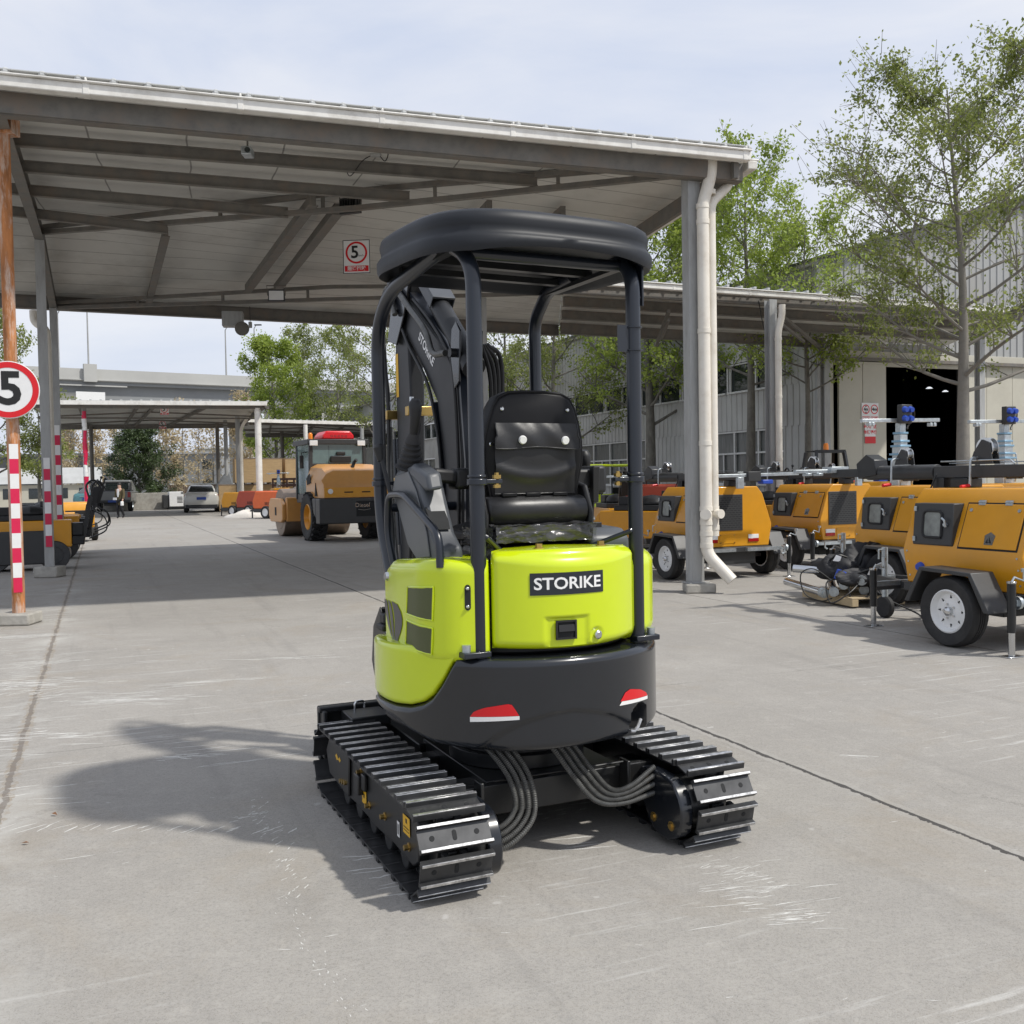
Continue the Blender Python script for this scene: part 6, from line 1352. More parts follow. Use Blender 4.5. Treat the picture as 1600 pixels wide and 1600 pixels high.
m_ = MB(); m_.bx(-1.02,1.02,-1.35,-.95,.48,1.14); m_.prism([(-.95,.60),(-.72,.75),(-.60,1.14),(-.95,1.14)], 'x', -1.02, 1.02); bu_ = obj('rear_bumper', m_, M['dkgrey'], rt, bevel=.03); m_ = MB(); m_.bx(-.05,.62,-1.354,-1.351,.66,1.06); pl4 = obj('recess_plate', m_, M['dark'], bu_); m_ = MB(); put_text(m_, 'Diesel', .16, (.12,-1.3555,.95), (1,0,0), (0,0,1)); m_.tube([(.0,-1.356,.84),(.16,-1.356,.82),(.34,-1.356,.85)], .008, 6); obj('lettering', m_, M['chrome'], pl4, smooth=0)
m_ = MB(); sec = []
for y,k,zt in ((-1.30,.90,1.16),(-1.28,.92,1.50),(-1.12,.94,1.86),(-.75,.95,2.02),(.35,.95,2.06)):
    sec.append([(-.95*k,y,1.15),(-.96*k,y,min(zt,1.6)),(-.82*k,y,zt-.09 if zt > 1.3 else zt),(-.62*k,y,zt),(.62*k,y,zt),(.82*k,y,zt-.09 if zt > 1.3 else zt),(.96*k,y,min(zt,1.6)),(.95*k,y,1.15)])
m_.loft(sec); ho_ = obj('hood', m_, M['tan'], rt, bevel=.04, seg=3)
m_ = MB(); m_.bx(-.88,.88,-1.316,-1.30,1.17,1.42); obj('rear_panel', m_, M['amber'], ho_); m_ = MB()
for x in (-.72,.72): m_.lathe([(0,.03),(.065,.03),(.07,0),(0,0)], (x,-1.31,1.32), (0,-1,0), 16)
obj('work_lamp', m_, M['white'], ho_); m_ = MB(); m_.bx(-.35,-.12,-1.32,-1.312,1.28,1.31); m_.bx(.12,.35,-1.32,-1.312,1.28,1.31); m_.prism([(-.96,1.92),(-1.05,1.82),(-.98,1.80),(-.9,1.86)], 'x', -.12, .14)
for sx in (-1,1): m_.prism([(-.2,1.55),(.2,1.50),(.25,1.68),(-.05,1.80)], 'x', min(sx*.90,sx*.925), max(sx*.90,sx*.925)); m_.prism([(-.75,1.2),(-.55,1.2),(-.62,1.55)], 'x', min(sx*.90,sx*.925), max(sx*.90,sx*.925))
obj('vents', m_, M['dark'], ho_); m_ = MB(); m_.tube([(-.02,-.92,1.88),(.06,-.90,2.08),(.10,-.98,2.14)], .045, 12); obj('exhaust_stub', m_, M['plastic'], ho_)
m_ = MB()
for x in (-.78,.78):
    for y in (.38,1.75): m_.beam((x,y,1.1),(x*.97,y,2.62),.10,.10)
m_.bx(-.86,.86,.28,1.9,2.60,2.74); m_.bx(-.80,.80,.36,.44,1.98,2.08); m_.bx(-.80,.80,.3,1.8,1.0,1.25); m_.beam((-.25,.385,2.0),(-.25,.385,2.6),.03,.03); cb = obj('cab', m_, M['dkgrey'], rt, bevel=.03)
for (x0,x1,y0_,y1_) in ((-.73,.73,.372,.376),(-.73,.73,1.76,1.764),(-.785,-.781,.43,1.70),(.781,.785,.43,1.70)): m_ = MB(); m_.bx(x0,x1,y0_,y1_,1.26 if y1_ > 1 else 2.08,2.60); obj('cab_window', m_, M['cabglass'], cb)
m_ = MB(); m_.bx(-.3,.3,.9,1.4,1.25,2.25); obj('seat', m_, M['vinyl'], cb, bevel=.05); m_ = MB(); m_.bx(-.22,.36,.30,.36,2.10,2.28); m_.bx(-.05,.2,.30,.36,2.30,2.40); obj('rear_intake', m_, M['plastic'], cb, bevel=.02)
m_ = MB()
for x in (-.74,.60): m_.bx(x-.07,x+.15,.24,.28,2.56,2.70)
obj('rear_lamp', m_, M['white'], cb, bevel=.01)
m_ = MB(); m_.prism([(-.42,2.741),(.48,2.741),(.46,2.86),(.36,2.97),(-.30,2.97),(-.42,2.84)], 'y', .35, 1.25); ac_ = obj('air_unit', m_, M['red'], rt, bevel=.04, seg=3); m_ = MB()
for k in range(5): m_.bx(-.2+k*.1,-.13+k*.1,.346,.349,2.80,2.86)
obj('vent_slots', m_, M['lensred'], ac_); m_ = MB(); m_.lathe([(.06,0),(.06,.14),(.03,.18),(0,.18)], (-.72,.5,2.74), (0,0,1), 14); obj('beacon', m_, M['lensorange'], rt)
m_ = MB(); m_.bx(-1.02,-.92,.5,.56,1.95,2.3); m_.tube([(-.8,.5,2.4),(-.97,.52,2.38),(-.97,.52,2.25)], .015, 6); obj('mirror', m_, M['plastic'], cb, bevel=.01)
r2_ = at(522,730,31.5)
t = thing('drum_roll', 'rusty loose steel drum standing behind the road roller', 'drum', at(507,800,33.5).xy.to_3d(), TH); m_ = MB(); m_.cyl((-1.0,0,.72),(.6,0,.72),.72,n=40); obj('shell', m_, M['drum'], t, bevel=.02); m_ = MB(); m_.cyl((-1.006,0,.72),(.606,0,.72),.56,n=32); obj('end_plate', m_, M['dark'], t)
# ================================================================== far canopies
z = V((0,0,1))
def far_canopy(label, FL, FR, BR, BL, posts, pipe=None):
    t = thing('canopy', label, 'canopy'); zf, zb = 5.72, 5.5; q = [V((*p,zf)) for p in (FL,FR)]+[V((*p,zb)) for p in (BR,BL)]
    m_ = MB(); m_.mat(0).add(q, [(3,2,1,0)]); m_.mat(1).add([p+V((0,0,.1)) for p in q], [(0,1,2,3)])
    for i in range(4): a, b = q[i], q[(i+1)%4]; m_.add([a,b,b+V((0,0,.1)),a+V((0,0,.1))], [(0,1,2,3)])
    n = int((q[1]-q[0]).length/.45)
    for i in range(n+1): p = lerp(q[0],q[1],i/n)+V((0,0,.12)); m_.beam(p, p+(q[3]-q[0])*.9+V((0,0,.02)), .1, .06)
    obj('roof', m_, [M['ceiling'],M['roofsheet']], t, smooth=0)
    m_ = MB(); m_.beam(q[0]-V((0,.15,.03)), q[1]-V((0,.15,.03)), .2, .2); obj('gutter', m_, M['gutter'], t)
    m_ = MB(); m_.beam(q[1]-V((.1,0,.12)), q[2]-V((.1,0,.12)), .12, .2); m_.beam(q[2]-V((0,.1,.15)), q[3]-V((0,.1,.15)), .12, .28); m_.beam(q[0]+V((0,.3,-.2)), q[1]+V((0,.3,-.2)), .1, .16); obj('edge_beam', m_, M['truss'], t)
    for f in (.2,.45,.52,.75): m_ = MB(); m_.beam(lerp(q[0],q[1],f)-V((0,0,.1)), lerp(q[3],q[2],f*.8)-V((0,0,.1)), .1, .16); obj('rafter', m_, M['truss'], t)
    for f in (.3,.68): m_ = MB(); a, b = lerp(q[0],q[3],f), lerp(q[1],q[2],f); m_.beam(a-V((0,0,.35)), lerp(a,b,.5)-V((0,0,.1)), .08, .08); m_.beam(lerp(a,b,.5)-V((0,0,.1)), b-V((0,0,.35)), .08, .08); m_.beam(a-V((0,0,.4)), b-V((0,0,.45)), .08, .08); obj('truss', m_, M['truss'], t)
    for p,mt,r_ in posts: m_ = MB(); m_.cyl((p[0],p[1],0),(p[0],p[1],5.5),r_,n=12); obj('post', m_, M[mt], t)
    if pipe: m_ = MB(); m_.tube(bend_path([V((*pipe,5.45))+V((.7,-.6,.1)),V((*pipe,4.7)),V((*pipe,.2))],.3,5), .09, 10); obj('downpipe', m_, M['pvc'], t)
    return t
xy = lambda px,Y: tuple(at(px,700,Y).xy)
far_canopy('far canopy across the road with corrugated edge, in front of the overpass', xy(45,47.8), xy(420,51), xy(378,63.5), xy(90,62), [(xy(404,51.2),'gutter',.17),(xy(133,49.5),'post',.12),(xy(340,63),'truss',.12),(xy(353,60),'post',.12),(xy(372,56),'post',.13),(xy(143,62),'truss',.12)], xy(377,55.5))
far_canopy('low far side canopy behind the road roller cab', xy(379,63.6), xy(592,70), xy(600,80), xy(385,76), [(xy(478,66),'gutter',.14),(xy(441,74),'truss',.14),(xy(520,76),'post',.12),(xy(566,69),'post',.14)])
# red and white banner wound round a far post
m_ = MB(); p = at(133,700,49.3); 
for k in range(26):
    m_.cur = 0 if (k//3) % 4 < 3 else 1; z0 = .4+k*.19; m_.cyl((p.x,p.y,z0),(p.x+.03*math.sin(k),p.y,z0+.195),.10+.02*math.sin(k*.9),n=12,cap=False)
tag(obj('striped_post_cover', m_, [M['redtape'],M['white']]), 'red and white striped cover wrapped round the left post of the far canopy', 'post cover')
for px,py,Y,lab in ((257,641,51,'small square speed sign on the front truss of the far canopy'),(254,664,60,'small grey-framed speed sign on the back beam of the far canopy')):
    square_sign('speed_sign', lab, at(px,py,Y), .46, .5, R(10), '5', '限速行驶')
# ================================================================== overpass
ov = thing('overpass', 'grey concrete road overpass crossing behind the yard', 'overpass')
oa, ob_ = V((-52.5,110,0)), V((-32,124,0)); od = (ob_-oa).normalized(); on = V((od.y,-od.x,0)); oa = oa-od*70; ob_ = ob_+od*160; zt = 15.1
m_ = MB(); m_.beam(oa+z*(zt-.7), ob_+z*(zt-.7), .35, 1.4); m_.beam(oa+z*(zt-1.25)+on*.15, ob_+z*(zt-1.25)+on*.15, .4, .12); obj('parapet', m_, M['overpass'], ov)
m_ = MB(); m_.beam(oa+z*(zt-1.55)-on*6, ob_+z*(zt-1.55)-on*6, 12, .4); m_.beam(oa+z*(zt-2.6)-on*.9, ob_+z*(zt-2.6)-on*.9, .5, 1.9)
for k in range(7): m_.beam(oa+z*(zt-2.7)-on*(2.2+1.5*k), ob_+z*(zt-2.7)-on*(2.2+1.5*k), .5, 1.9)
obj('deck', m_, M['girder'], ov)
for px in (112,405,-200,640):
    # pier under the deck line at this bearing
    k = (px-800)/FPX; t_ = (k*oa.y-oa.x)/(od.x-k*od.y); p = oa+od*t_-on*5.5; m_ = MB(); m_.X = Matrix.Translation(p) @ Matrix.Rotation(math.atan2(od.y,od.x),4,'Z'); m_.bx(-1.35,1.35,-1.3,1.3,0,10.2); m_.loft([[(-1.35,-1.3,10.2),(1.35,-1.3,10.2),(1.35,1.3,10.2),(-1.35,1.3,10.2)],[(-1.5,-5,11.4),(1.5,-5,11.4),(1.5,5,11.4),(-1.5,5,11.4)],[(-1.5,-5.4,12.4),(1.5,-5.4,12.4),(1.5,5.4,12.4),(-1.5,5.4,12.4)]]); obj('pier', m_, M['overpass'], ov, bevel=.1)
def on_over(px, off=0): k = (px-800)/FPX; t_ = (k*oa.y-oa.x)/(od.x-k*od.y); return oa+od*t_+on*off
m_ = MB(); p = on_over(146,.35); m_.obx(p+z*(zt-3.3), (3.1,.12,1.35), Matrix.Rotation(math.atan2(od.y,od.x),3,'Z')); tag(obj('sign_panel', m_, M['white']), 'blank white panel hung on the side of the overpass', 'sign')
m_ = MB(); m_.obx(p+z*(zt-.5)+on*.1, (1.4,.5,2.0), Matrix.Rotation(math.atan2(od.y,od.x),3,'Z')); m_.beam(p+z*(zt-1.9)-od*4, p+z*(zt-1.9)+od*4, .1, .15); tag(obj('cabinet', m_, M['overpass']), 'concrete box on the overpass parapet above the white panel', 'cabinet')
for i,(px,h,lab) in enumerate(((100,6.5,'street lamp on the overpass at far left'),(360,6.0,'street lamp on the overpass left of the green trees'),(146,9.5,'tall thin mast on the overpass above the white panel'),(405,6.5,'thin street lamp on the overpass behind the trees'))):
    p = on_over(px,-.2); t = thing('street_lamp', lab, 'street lamp', p+z*(zt-.05), 0, 'lamps on the overpass'); m_ = MB(); m_.tube([(0,0,0),(0,0,h*.93),(.25,0,h)], [.11,.07,.05], 8); obj('pole', m_, M['post'], t)
    if h < 9: m_ = MB(); m_.obx((.5,0,h), (.9,.3,.16)); obj('lamp_head', m_, M['dkgrey'], t, bevel=.05)
# ================================================================== vehicles far back
def car_wheels(t, xs, ys, r, w_):
    for sx in (-1,1):
        for y in ys: wheel(t, (sx*xs,y,r), r, w_, sx, M['galv'], hub=False)
sd_ = thing('parked_car', 'pale champagne saloon car parked with its tail to the camera', 'car', (*xy(313,60),0), R(17)); sd_.scale = (1.1,1.1,1.1)
m_ = MB(); W_ = .94; secs = []
for y,zb_,zs,zt_,k in ((-2.40,.42,.60,.74,.80),(-2.34,.30,.68,.98,.90),(-2.15,.24,.72,1.08,.96),(-1.0,.22,.72,1.06,1.0),(1.0,.22,.70,.98,1.0),(1.9,.24,.66,.86,.95),(2.35,.32,.58,.70,.80)):
    secs.append([(-W_*k*.92,y,zb_),(-W_*k,y,zs),(-W_*k*.93,y,zt_-.06),(-W_*k*.8,y,zt_),(W_*k*.8,y,zt_),(W_*k*.93,y,zt_-.06),(W_*k,y,zs),(W_*k*.92,y,zb_)])
m_.loft(secs); bo = obj('body', m_, M['carwhite'], sd_, bevel=.05, seg=3, smooth=60)
m_ = MB(); secs = []
for y,zt_,k in ((-1.95,1.08,.82),(-1.0,1.42,.66),(-.2,1.47,.64),(.5,1.40,.66),(1.25,1.02,.80)): secs.append([(-W_*.84,y,1.0),(-W_*k,y,zt_-.03),(-W_*k*.85,y,zt_),(W_*k*.85,y,zt_),(W_*k,y,zt_-.03),(W_*.84,y,1.0)])
m_.loft(secs); obj('cabin', m_, M['carwhite'], sd_, bevel=.03, smooth=60)
m_ = MB(); m_.add([(-.66,-1.935,1.095),(.66,-1.935,1.095),(.54,-1.06,1.405),(-.54,-1.06,1.405)], [(0,1,2,3)]); m_.v = [(x,y-.012,zz+.012) for x,y,zz in m_.v]; obj('rear_window', m_, M['glass'], sd_, smooth=0)
for sx in (-1,1):
    m_ = MB(); m_.loft([[(sx*.46,-2.37,.80),(sx*.78,-2.33,.82),(sx*.78,-2.31,.94),(sx*.46,-2.36,.90)],[(sx*.46,-2.2,.80),(sx*.86,-2.18,.82),(sx*.86,-2.18,.94),(sx*.46,-2.2,.90)]]); obj('tail_lamp', m_, M['lensred'], sd_)
    m_ = MB(); m_.bx(min(sx*.96,sx*1.1),max(sx*.96,sx*1.1),.62,.74,.98,1.10); obj('mirror', m_, M['carwhite'], sd_, bevel=.03)
m_ = MB(); m_.bx(-.24,.24,-2.43,-2.40,.68,.82); obj('licence_plate', m_, M['platebl'], sd_); m_ = MB(); m_.prism([(-2.43,.24),(-2.2,.22),(-2.2,.44),(-2.41,.42)], 'x', -.82, .82); obj('bumper', m_, M['plastic'], sd_, bevel=.02); m_ = MB(); m_.bx(-.4,.4,-2.425,-2.40,.88,.90); obj('chrome_strip', m_, M['chrome'], sd_)
car_wheels(sd_, .80, (-1.45,1.45), .34, .23)
pk_ = thing('pickup_truck', 'grey pickup truck seen from behind next to the walking person', 'pickup', (*xy(183,66),0), R(15)); pk_.scale = (1.14,1.14,1.14)
m_ = MB(); m_.bx(-.95,.95,-2.6,-.55,.55,1.14); m_.loft([[(-.95,-.55,.5),(.95,-.55,.5),(.95,-.55,1.16),(-.95,-.55,1.16)],[(-.95,1.5,.5),(.95,1.5,.5),(.95,1.5,1.12),(-.95,1.5,1.12)],[(-.88,2.55,.55),(.88,2.55,.55),(.85,2.5,.98),(-.85,2.5,.98)]]); bo = obj('body', m_, M['truckgrey'], pk_, bevel=.06, seg=3)
m_ = MB(); m_.loft([[(-.86,-.56,1.12),(.86,-.56,1.12),(.86,1.45,1.12),(-.86,1.45,1.12)],[(-.70,-.45,1.78),(.70,-.45,1.78),(.70,.70,1.78),(-.70,.70,1.78)]]); cb = obj('cabin', m_, M['truckgrey'], pk_, bevel=.05, seg=3)
m_ = MB(); m_.add([(-.66,-.585,1.25),(.66,-.585,1.25),(.58,-.50,1.68),(-.58,-.50,1.68)], [(0,1,2,3)]); obj('rear_window', m_, M['glass'], cb, smooth=0); m_ = MB(); m_.add([(-.835,-.3,1.22),(-.835,1.1,1.22),(-.735,.6,1.70),(-.735,-.3,1.70)], [(3,2,1,0)]); obj('side_window', m_, M['glass'], cb, smooth=0)
m_ = MB(); m_.bx(-.90,.90,-2.5,-.62,1.141,1.20); m_.prism([(-2.4,1.20),(-.62,1.20),(-.62,1.62),(-1.2,1.66)], 'x', -.80, -.76); m_.prism([(-2.4,1.20),(-.62,1.20),(-.62,1.62),(-1.2,1.66)], 'x', .76, .80); m_.beam((-.78,-.9,1.64),(.78,-.9,1.64),.08,.08); obj('bed_cover', m_, M['plastic'], pk_, bevel=.02)
for sx in (-1,1): m_ = MB(); m_.bx(min(sx*.78,sx*.94),max(sx*.78,sx*.94),-2.63,-2.58,.80,1.10); obj('tail_lamp', m_, M['lensred'], pk_, bevel=.01)
m_ = MB(); m_.bx(-.92,.92,-2.75,-2.6,.50,.66); m_.bx(-.5,.5,-2.5,-2.3,.35,.5); obj('bumper', m_, M['dkgrey'], pk_, bevel=.03); m_ = MB(); m_.bx(-.24,.24,-2.77,-2.752,.53,.66); obj('licence_plate', m_, M['platebl'], pk_)
car_wheels(pk_, .82, (-1.6,1.6), .40, .27)
tc_ = copy_tree(sd_); tc_.location = (*xy(150,70),0); tc_.rotation_euler.z = R(8); tc_['label'] = 'teal car mostly hidden left of the grey pickup'; 
for k in kids(tc_):
    if k.name.startswith(('body','cabin','mirror')): k.data = k.data.copy(); k.data.materials[0] = M['teal']
# ================================================================== person
pe = thing('person', 'person in dark olive coat and white shirt walking forward holding white papers', 'person', (*at(188,800,49.2).xy,0), R(160))
def skin(name, joints, edges, mt, parent, sub=2):
    me = bpy.data.meshes.new(name); me.from_pydata([j[0] for j in joints], edges, []); o = bpy.data.objects.new(name, me); COL.objects.link(o); o.parent = parent; me.materials.append(mt)
    s_ = o.modifiers.new('skin','SKIN'); d = me.skin_vertices[0].data
    for i,j in enumerate(joints): d[i].radius = j[1] if isinstance(j[1], tuple) else (j[1],j[1])
    d[0].use_root = True; ss = o.modifiers.new('sub','SUBSURF'); ss.levels = sub; ss.render_levels = sub; return o
J = [((0,0,.93),(.15,.11)),((0,0,1.15),(.14,.10)),((0,0,1.38),(.17,.10)),((0,.01,1.50),(.06,.06)),((0,.02,1.60),(.085,.10)),((0,.015,1.70),(.07,.085)),
     ((.20,0,1.42),.055),((.25,-.03,1.15),.045),((.20,.14,.98),.036),((.18,.20,.95),.03),
     ((-.20,0,1.42),.055),((-.25,.02,1.14),.045),((-.27,.12,.92),.036),((-.27,.15,.84),.03),
     ((.09,0,.88),.085),((.09,.10,.50),.06),((.09,.02,.10),.045),((.09,.14,.035),.035),
     ((-.09,0,.88),.085),((-.09,.03,.50),.06),((-.09,-.14,.14),.045),((-.09,-.04,.035),.035)]
E_ = [(0,1),(1,2),(2,3),(3,4),(4,5),(2,6),(6,7),(7,8),(8,9),(2,10),(10,11),(11,12),(12,13),(0,14),(14,15),(15,16),(16,17),(0,18),(18,19),(19,20),(20,21)]
skin('body', J, E_, M['skin'], pe)
skin('trousers', [((0,0,.95),(.16,.12))]+[(j[0],j[1]*1.22) for j in J[14:18]]+[(j[0],j[1]*1.22) for j in J[18:22]], [(0,1),(1,2),(2,3),(3,4),(0,5),(5,6),(6,7),(7,8)], M['cloth'], pe)
skin('coat', [((0,-.01,.62),(.20,.14)),((0,-.01,.98),(.185,.135)),((0,-.01,1.2),(.18,.13)),((0,-.01,1.40),(.19,.125)),((.21,0,1.42),.075),((.26,-.03,1.15),.062),((.21,.12,1.0),.055),((-.21,0,1.42),.075),((-.26,.02,1.14),.062),((-.275,.11,.95),.055)], [(0,1),(1,2),(2,3),(3,4),(4,5),(5,6),(3,7),(7,8),(8,9)], M['olive'], pe)
m_ = MB(); m_.loft([[(-.05,.125,1.44),(.05,.125,1.44),(.05,.10,1.46),(-.05,.10,1.46)],[(-.055,.145,1.2),(.055,.145,1.2),(.055,.11,1.2),(-.055,.11,1.2)],[(-.02,.15,1.06),(.02,.15,1.06),(.02,.12,1.06),(-.02,.12,1.06)]]); obj('shirt', m_, M['white'], pe)
m_ = MB(); m_.grid(lambda u,v: (math.cos(u*2*math.pi)*.092*math.cos((v*.62)*math.pi/2*1.35), -.005+math.sin(u*2*math.pi)*.105*math.cos((v*.62)*math.pi/2*1.35), 1.66+.125*math.sin(v*math.pi/2)), 16, 8); obj('hair', m_, M['hair'], pe)
m_ = MB(); 
for sx in (-1,1): m_.ball((sx*.032,.112,1.645),.012,8)
obj('eyes', m_, M['hair'], pe)
m_ = MB(); m_.obx((.10,.24,.98),(.22,.02,.12)); tag(obj('paper', m_, M['white'], loc=pe.location, rotz=R(160)), 'white folded paper held at the waist of the walking person', 'paper')
m_ = MB(); m_.obx((-.29,.19,.74),(.10,.16,.22)); tag(obj('shopping_bag', m_, M['white'], loc=pe.location, rotz=R(160), bevel=.03), 'small white bag hanging from the walking person\'s hand', 'bag')
# ================================================================== crates, sack, small plant
def crate(label, px, Y, w_, d_, h_, z0, rz):
    t = thing('crate', label, 'crate', (*xy(px,Y),z0), rz, 'plywood crates under the far canopy'); m_ = MB(); m_.bx(-w_/2,w_/2,-d_/2,d_/2,.08,h_); obj('panels', m_, M['wood'], t, bevel=.01); m_ = MB()
    for x in (-w_*.4,0,w_*.4): m_.bx(x-.05,x+.05,-d_/2,d_/2,0,.08)
    m_.bx(-w_/2-.012,w_/2+.012,-d_/2-.012,-d_/2,h_-.06,h_); obj('skids', m_, M['fence'], t)
crate('tall plywood panel crate standing alone beside the pale saloon car', 353, 58.5, .95, .5, 1.62, 0, R(20))
for k,(px,lab) in enumerate(((380,'lower left'),(420,'lower middle'),(455,'lower right'))): crate(f'plywood crate, {lab} of the far stack', px, 62+k*1.2, 1.25, 1.6, 1.6, 0, TH)
for k,(px,lab) in enumerate(((381,'left'),(420,'middle'),(455,'right'))): crate(f'plywood crate on top, {lab} one of the far stack', px, 61.6+k*1.2, 1.28, 1.7, 1.60, 1.62, TH+R(4*k-3))
m_ = MB()
for k in range(5): m_.beam(V((*xy(425+k*11,56),.1)), V((*xy(425+k*11,56),1.9)), .09, .09)
for zz in (1.1,1.5,1.85): m_.beam(V((*xy(425,56),zz)), V((*xy(469,56),zz)), .07, .12)
tag(obj('steel_rack', m_, mat('dark_brown_steel', (.06,.025,.018), .6)), 'dark brown steel rack in front of the plywood crates', 'rack')
T7 = clone(T2, 'far trailer with upright mast in front of the plywood crates', (*xy(437,53.5),0), TH)
m_ = MB(); rn = random.Random(8); m_.grid(lambda u,v: (math.cos(u*6.283)*math.cos((v-.5)*3.14)*1.15*(1+.12*math.sin(u*19)), math.sin(u*6.283)*math.cos((v-.5)*3.14)*.5*(1+.1*math.sin(u*13+2)), max(0,math.sin((v-.5)*3.14))*.30*(1+.3*math.sin(u*15+v*5))), 30, 10); tag(obj('sack', m_, M['sack'], loc=(*xy(386,47.4),0), rotz=R(8)), 'dusty white sack lying at the foot of the far white post', 'sack')
t = thing('generator', 'white boxy unit with side vent left of the pale saloon car', 'generator', (*xy(272,67),0), R(25)); m_ = MB(); m_.bx(-.45,.45,-.5,.5,.2,1.2); bo = obj('cabinet', m_, M['white'], t, bevel=.03); m_ = MB()
for k in range(5): m_.bx(.05,.4,-.506,-.501,.45+k*.09,.50+k*.09)
obj('vent', m_, M['dkgrey'], bo); m_ = MB(); m_.bx(-.5,.5,-.5,.5,0,.2); obj('skid', m_, M['black'], t); m_ = MB(); m_.bx(-.85,-.47,-.4,.4,.1,1.0); obj('dark_end', m_, M['dkgrey'], t, bevel=.05)
t = thing('tarpaulin', 'grey covered load stacked right of the pale saloon car', 'tarpaulin', (*xy(349,60),0), R(20)); m_ = MB(); m_.loft([[(-.6,-.5,0),(.6,-.5,0),(.6,.6,0),(-.6,.6,0)],[(-.55,-.4,1.4),(.55,-.4,1.5),(.5,.5,1.6),(-.5,.5,1.5)],[(-.05,-.1,2.2),(.35,-.1,2.4),(.3,.2,2.4),(-.0,.2,2.2)]]); obj('cover', m_, mat('grey_tarp', (.13,.14,.15), .6), t, bevel=.1, seg=3)
# ================================================================== walls, sheds and hedges at the back
def wallbox(name, label, cat, a, b, th, z0, z1, mt, bevel=.02):
    m_ = MB(); d = (b-a); L_ = d.length; m_.bx(0,L_,-th/2,th/2,z0,z1); return tag(obj(name, m_, mt, loc=(a.x,a.y,0), rotz=math.atan2(d.y,d.x), bevel=bevel), label, cat)
pv = lambda px,Y: V((*xy(px,Y),0))
wallbox('low_wall', 'low pale concrete wall below the round dark conifer', 'wall', pv(150,66), pv(285,68), .5, 0, 1.15, M['footing'])
f_ = thing('fence', 'brown slatted fence behind the pale saloon car', 'fence', (0,0,0)); a, b = pv(262,84), pv(420,92); m_ = MB(); n = 60
for k in range(n): p = lerp(a,b,k/n); m_.beam(p, p+z*1.7, .22, .05, (0,1,0))
obj('slats', m_, M['fence'], f_); m_ = MB(); m_.beam(a+z*1.75, b+z*1.75, .1, .12); m_.beam(a+z*.3, b+z*.3, .1, .1); obj('rails', m_, M['frame'], f_)
m_ = MB(); a, b = pv(-60,84), pv(154,88); hh = thing('shed', 'long low white shed behind the left walk-behind rollers', 'building', a, math.atan2((b-a).y,(b-a).x)); L_ = (b-a).length; m_.bx(0,L_,0,4,0,1.9); obj('wall', m_, M['cream'], hh); m_ = MB(); m_.prism([(-.3,2.0),(4.3,2.0),(4.0,3.4),(.5,3.4)], 'x', -.2, L_+.2); obj('roof', m_, M['roofsheet'], hh); m_ = MB()
for k in range(6): m_.bx(1+k*2,2.1+k*2,-.02,-.005,.7,1.6)
obj('window', m_, M['glass'], hh)
def far_building(label, px0, px1, Y0, Y1, h, mt, rows):
    a, b = pv(px0,Y0), pv(px1,Y1); t = thing('building', label, 'building', a, math.atan2((b-a).y,(b-a).x)); L_ = (b-a).length; m_ = MB(); m_.bx(0,L_,0,8,0,h); obj('wall', m_, mt, t); m_ = MB(); m_.bx(-.3,L_+.3,-.3,8.3,h,h+.3); obj('roof', m_, M['roofsheet'], t)
    n = max(2,int(L_/4))
    for r_ in range(rows):
        for k in range(n): m_ = MB(); x = L_*(k+.5)/n; m_.bx(x-.7,x+.7,-.05,-.005,1.2+r_*3,2.6+r_*3); obj('window', m_, M['glass'], t)
far_building('distant low grey building behind the bare trees', 170, 345, 150, 150, 6.5, M['girder'], 2)
far_building('pale plain building left of the road roller cab behind trees', 470, 560, 96, 100, 9, M['frame'], 3)
far_building('distant pale yellow building between far canopy posts', 320, 420, 170, 175, 8, M['cream'], 2)
far_building('distant grey shed at far left behind the low white shed', -40, 130, 120, 120, 5.5, M['girder'], 1)
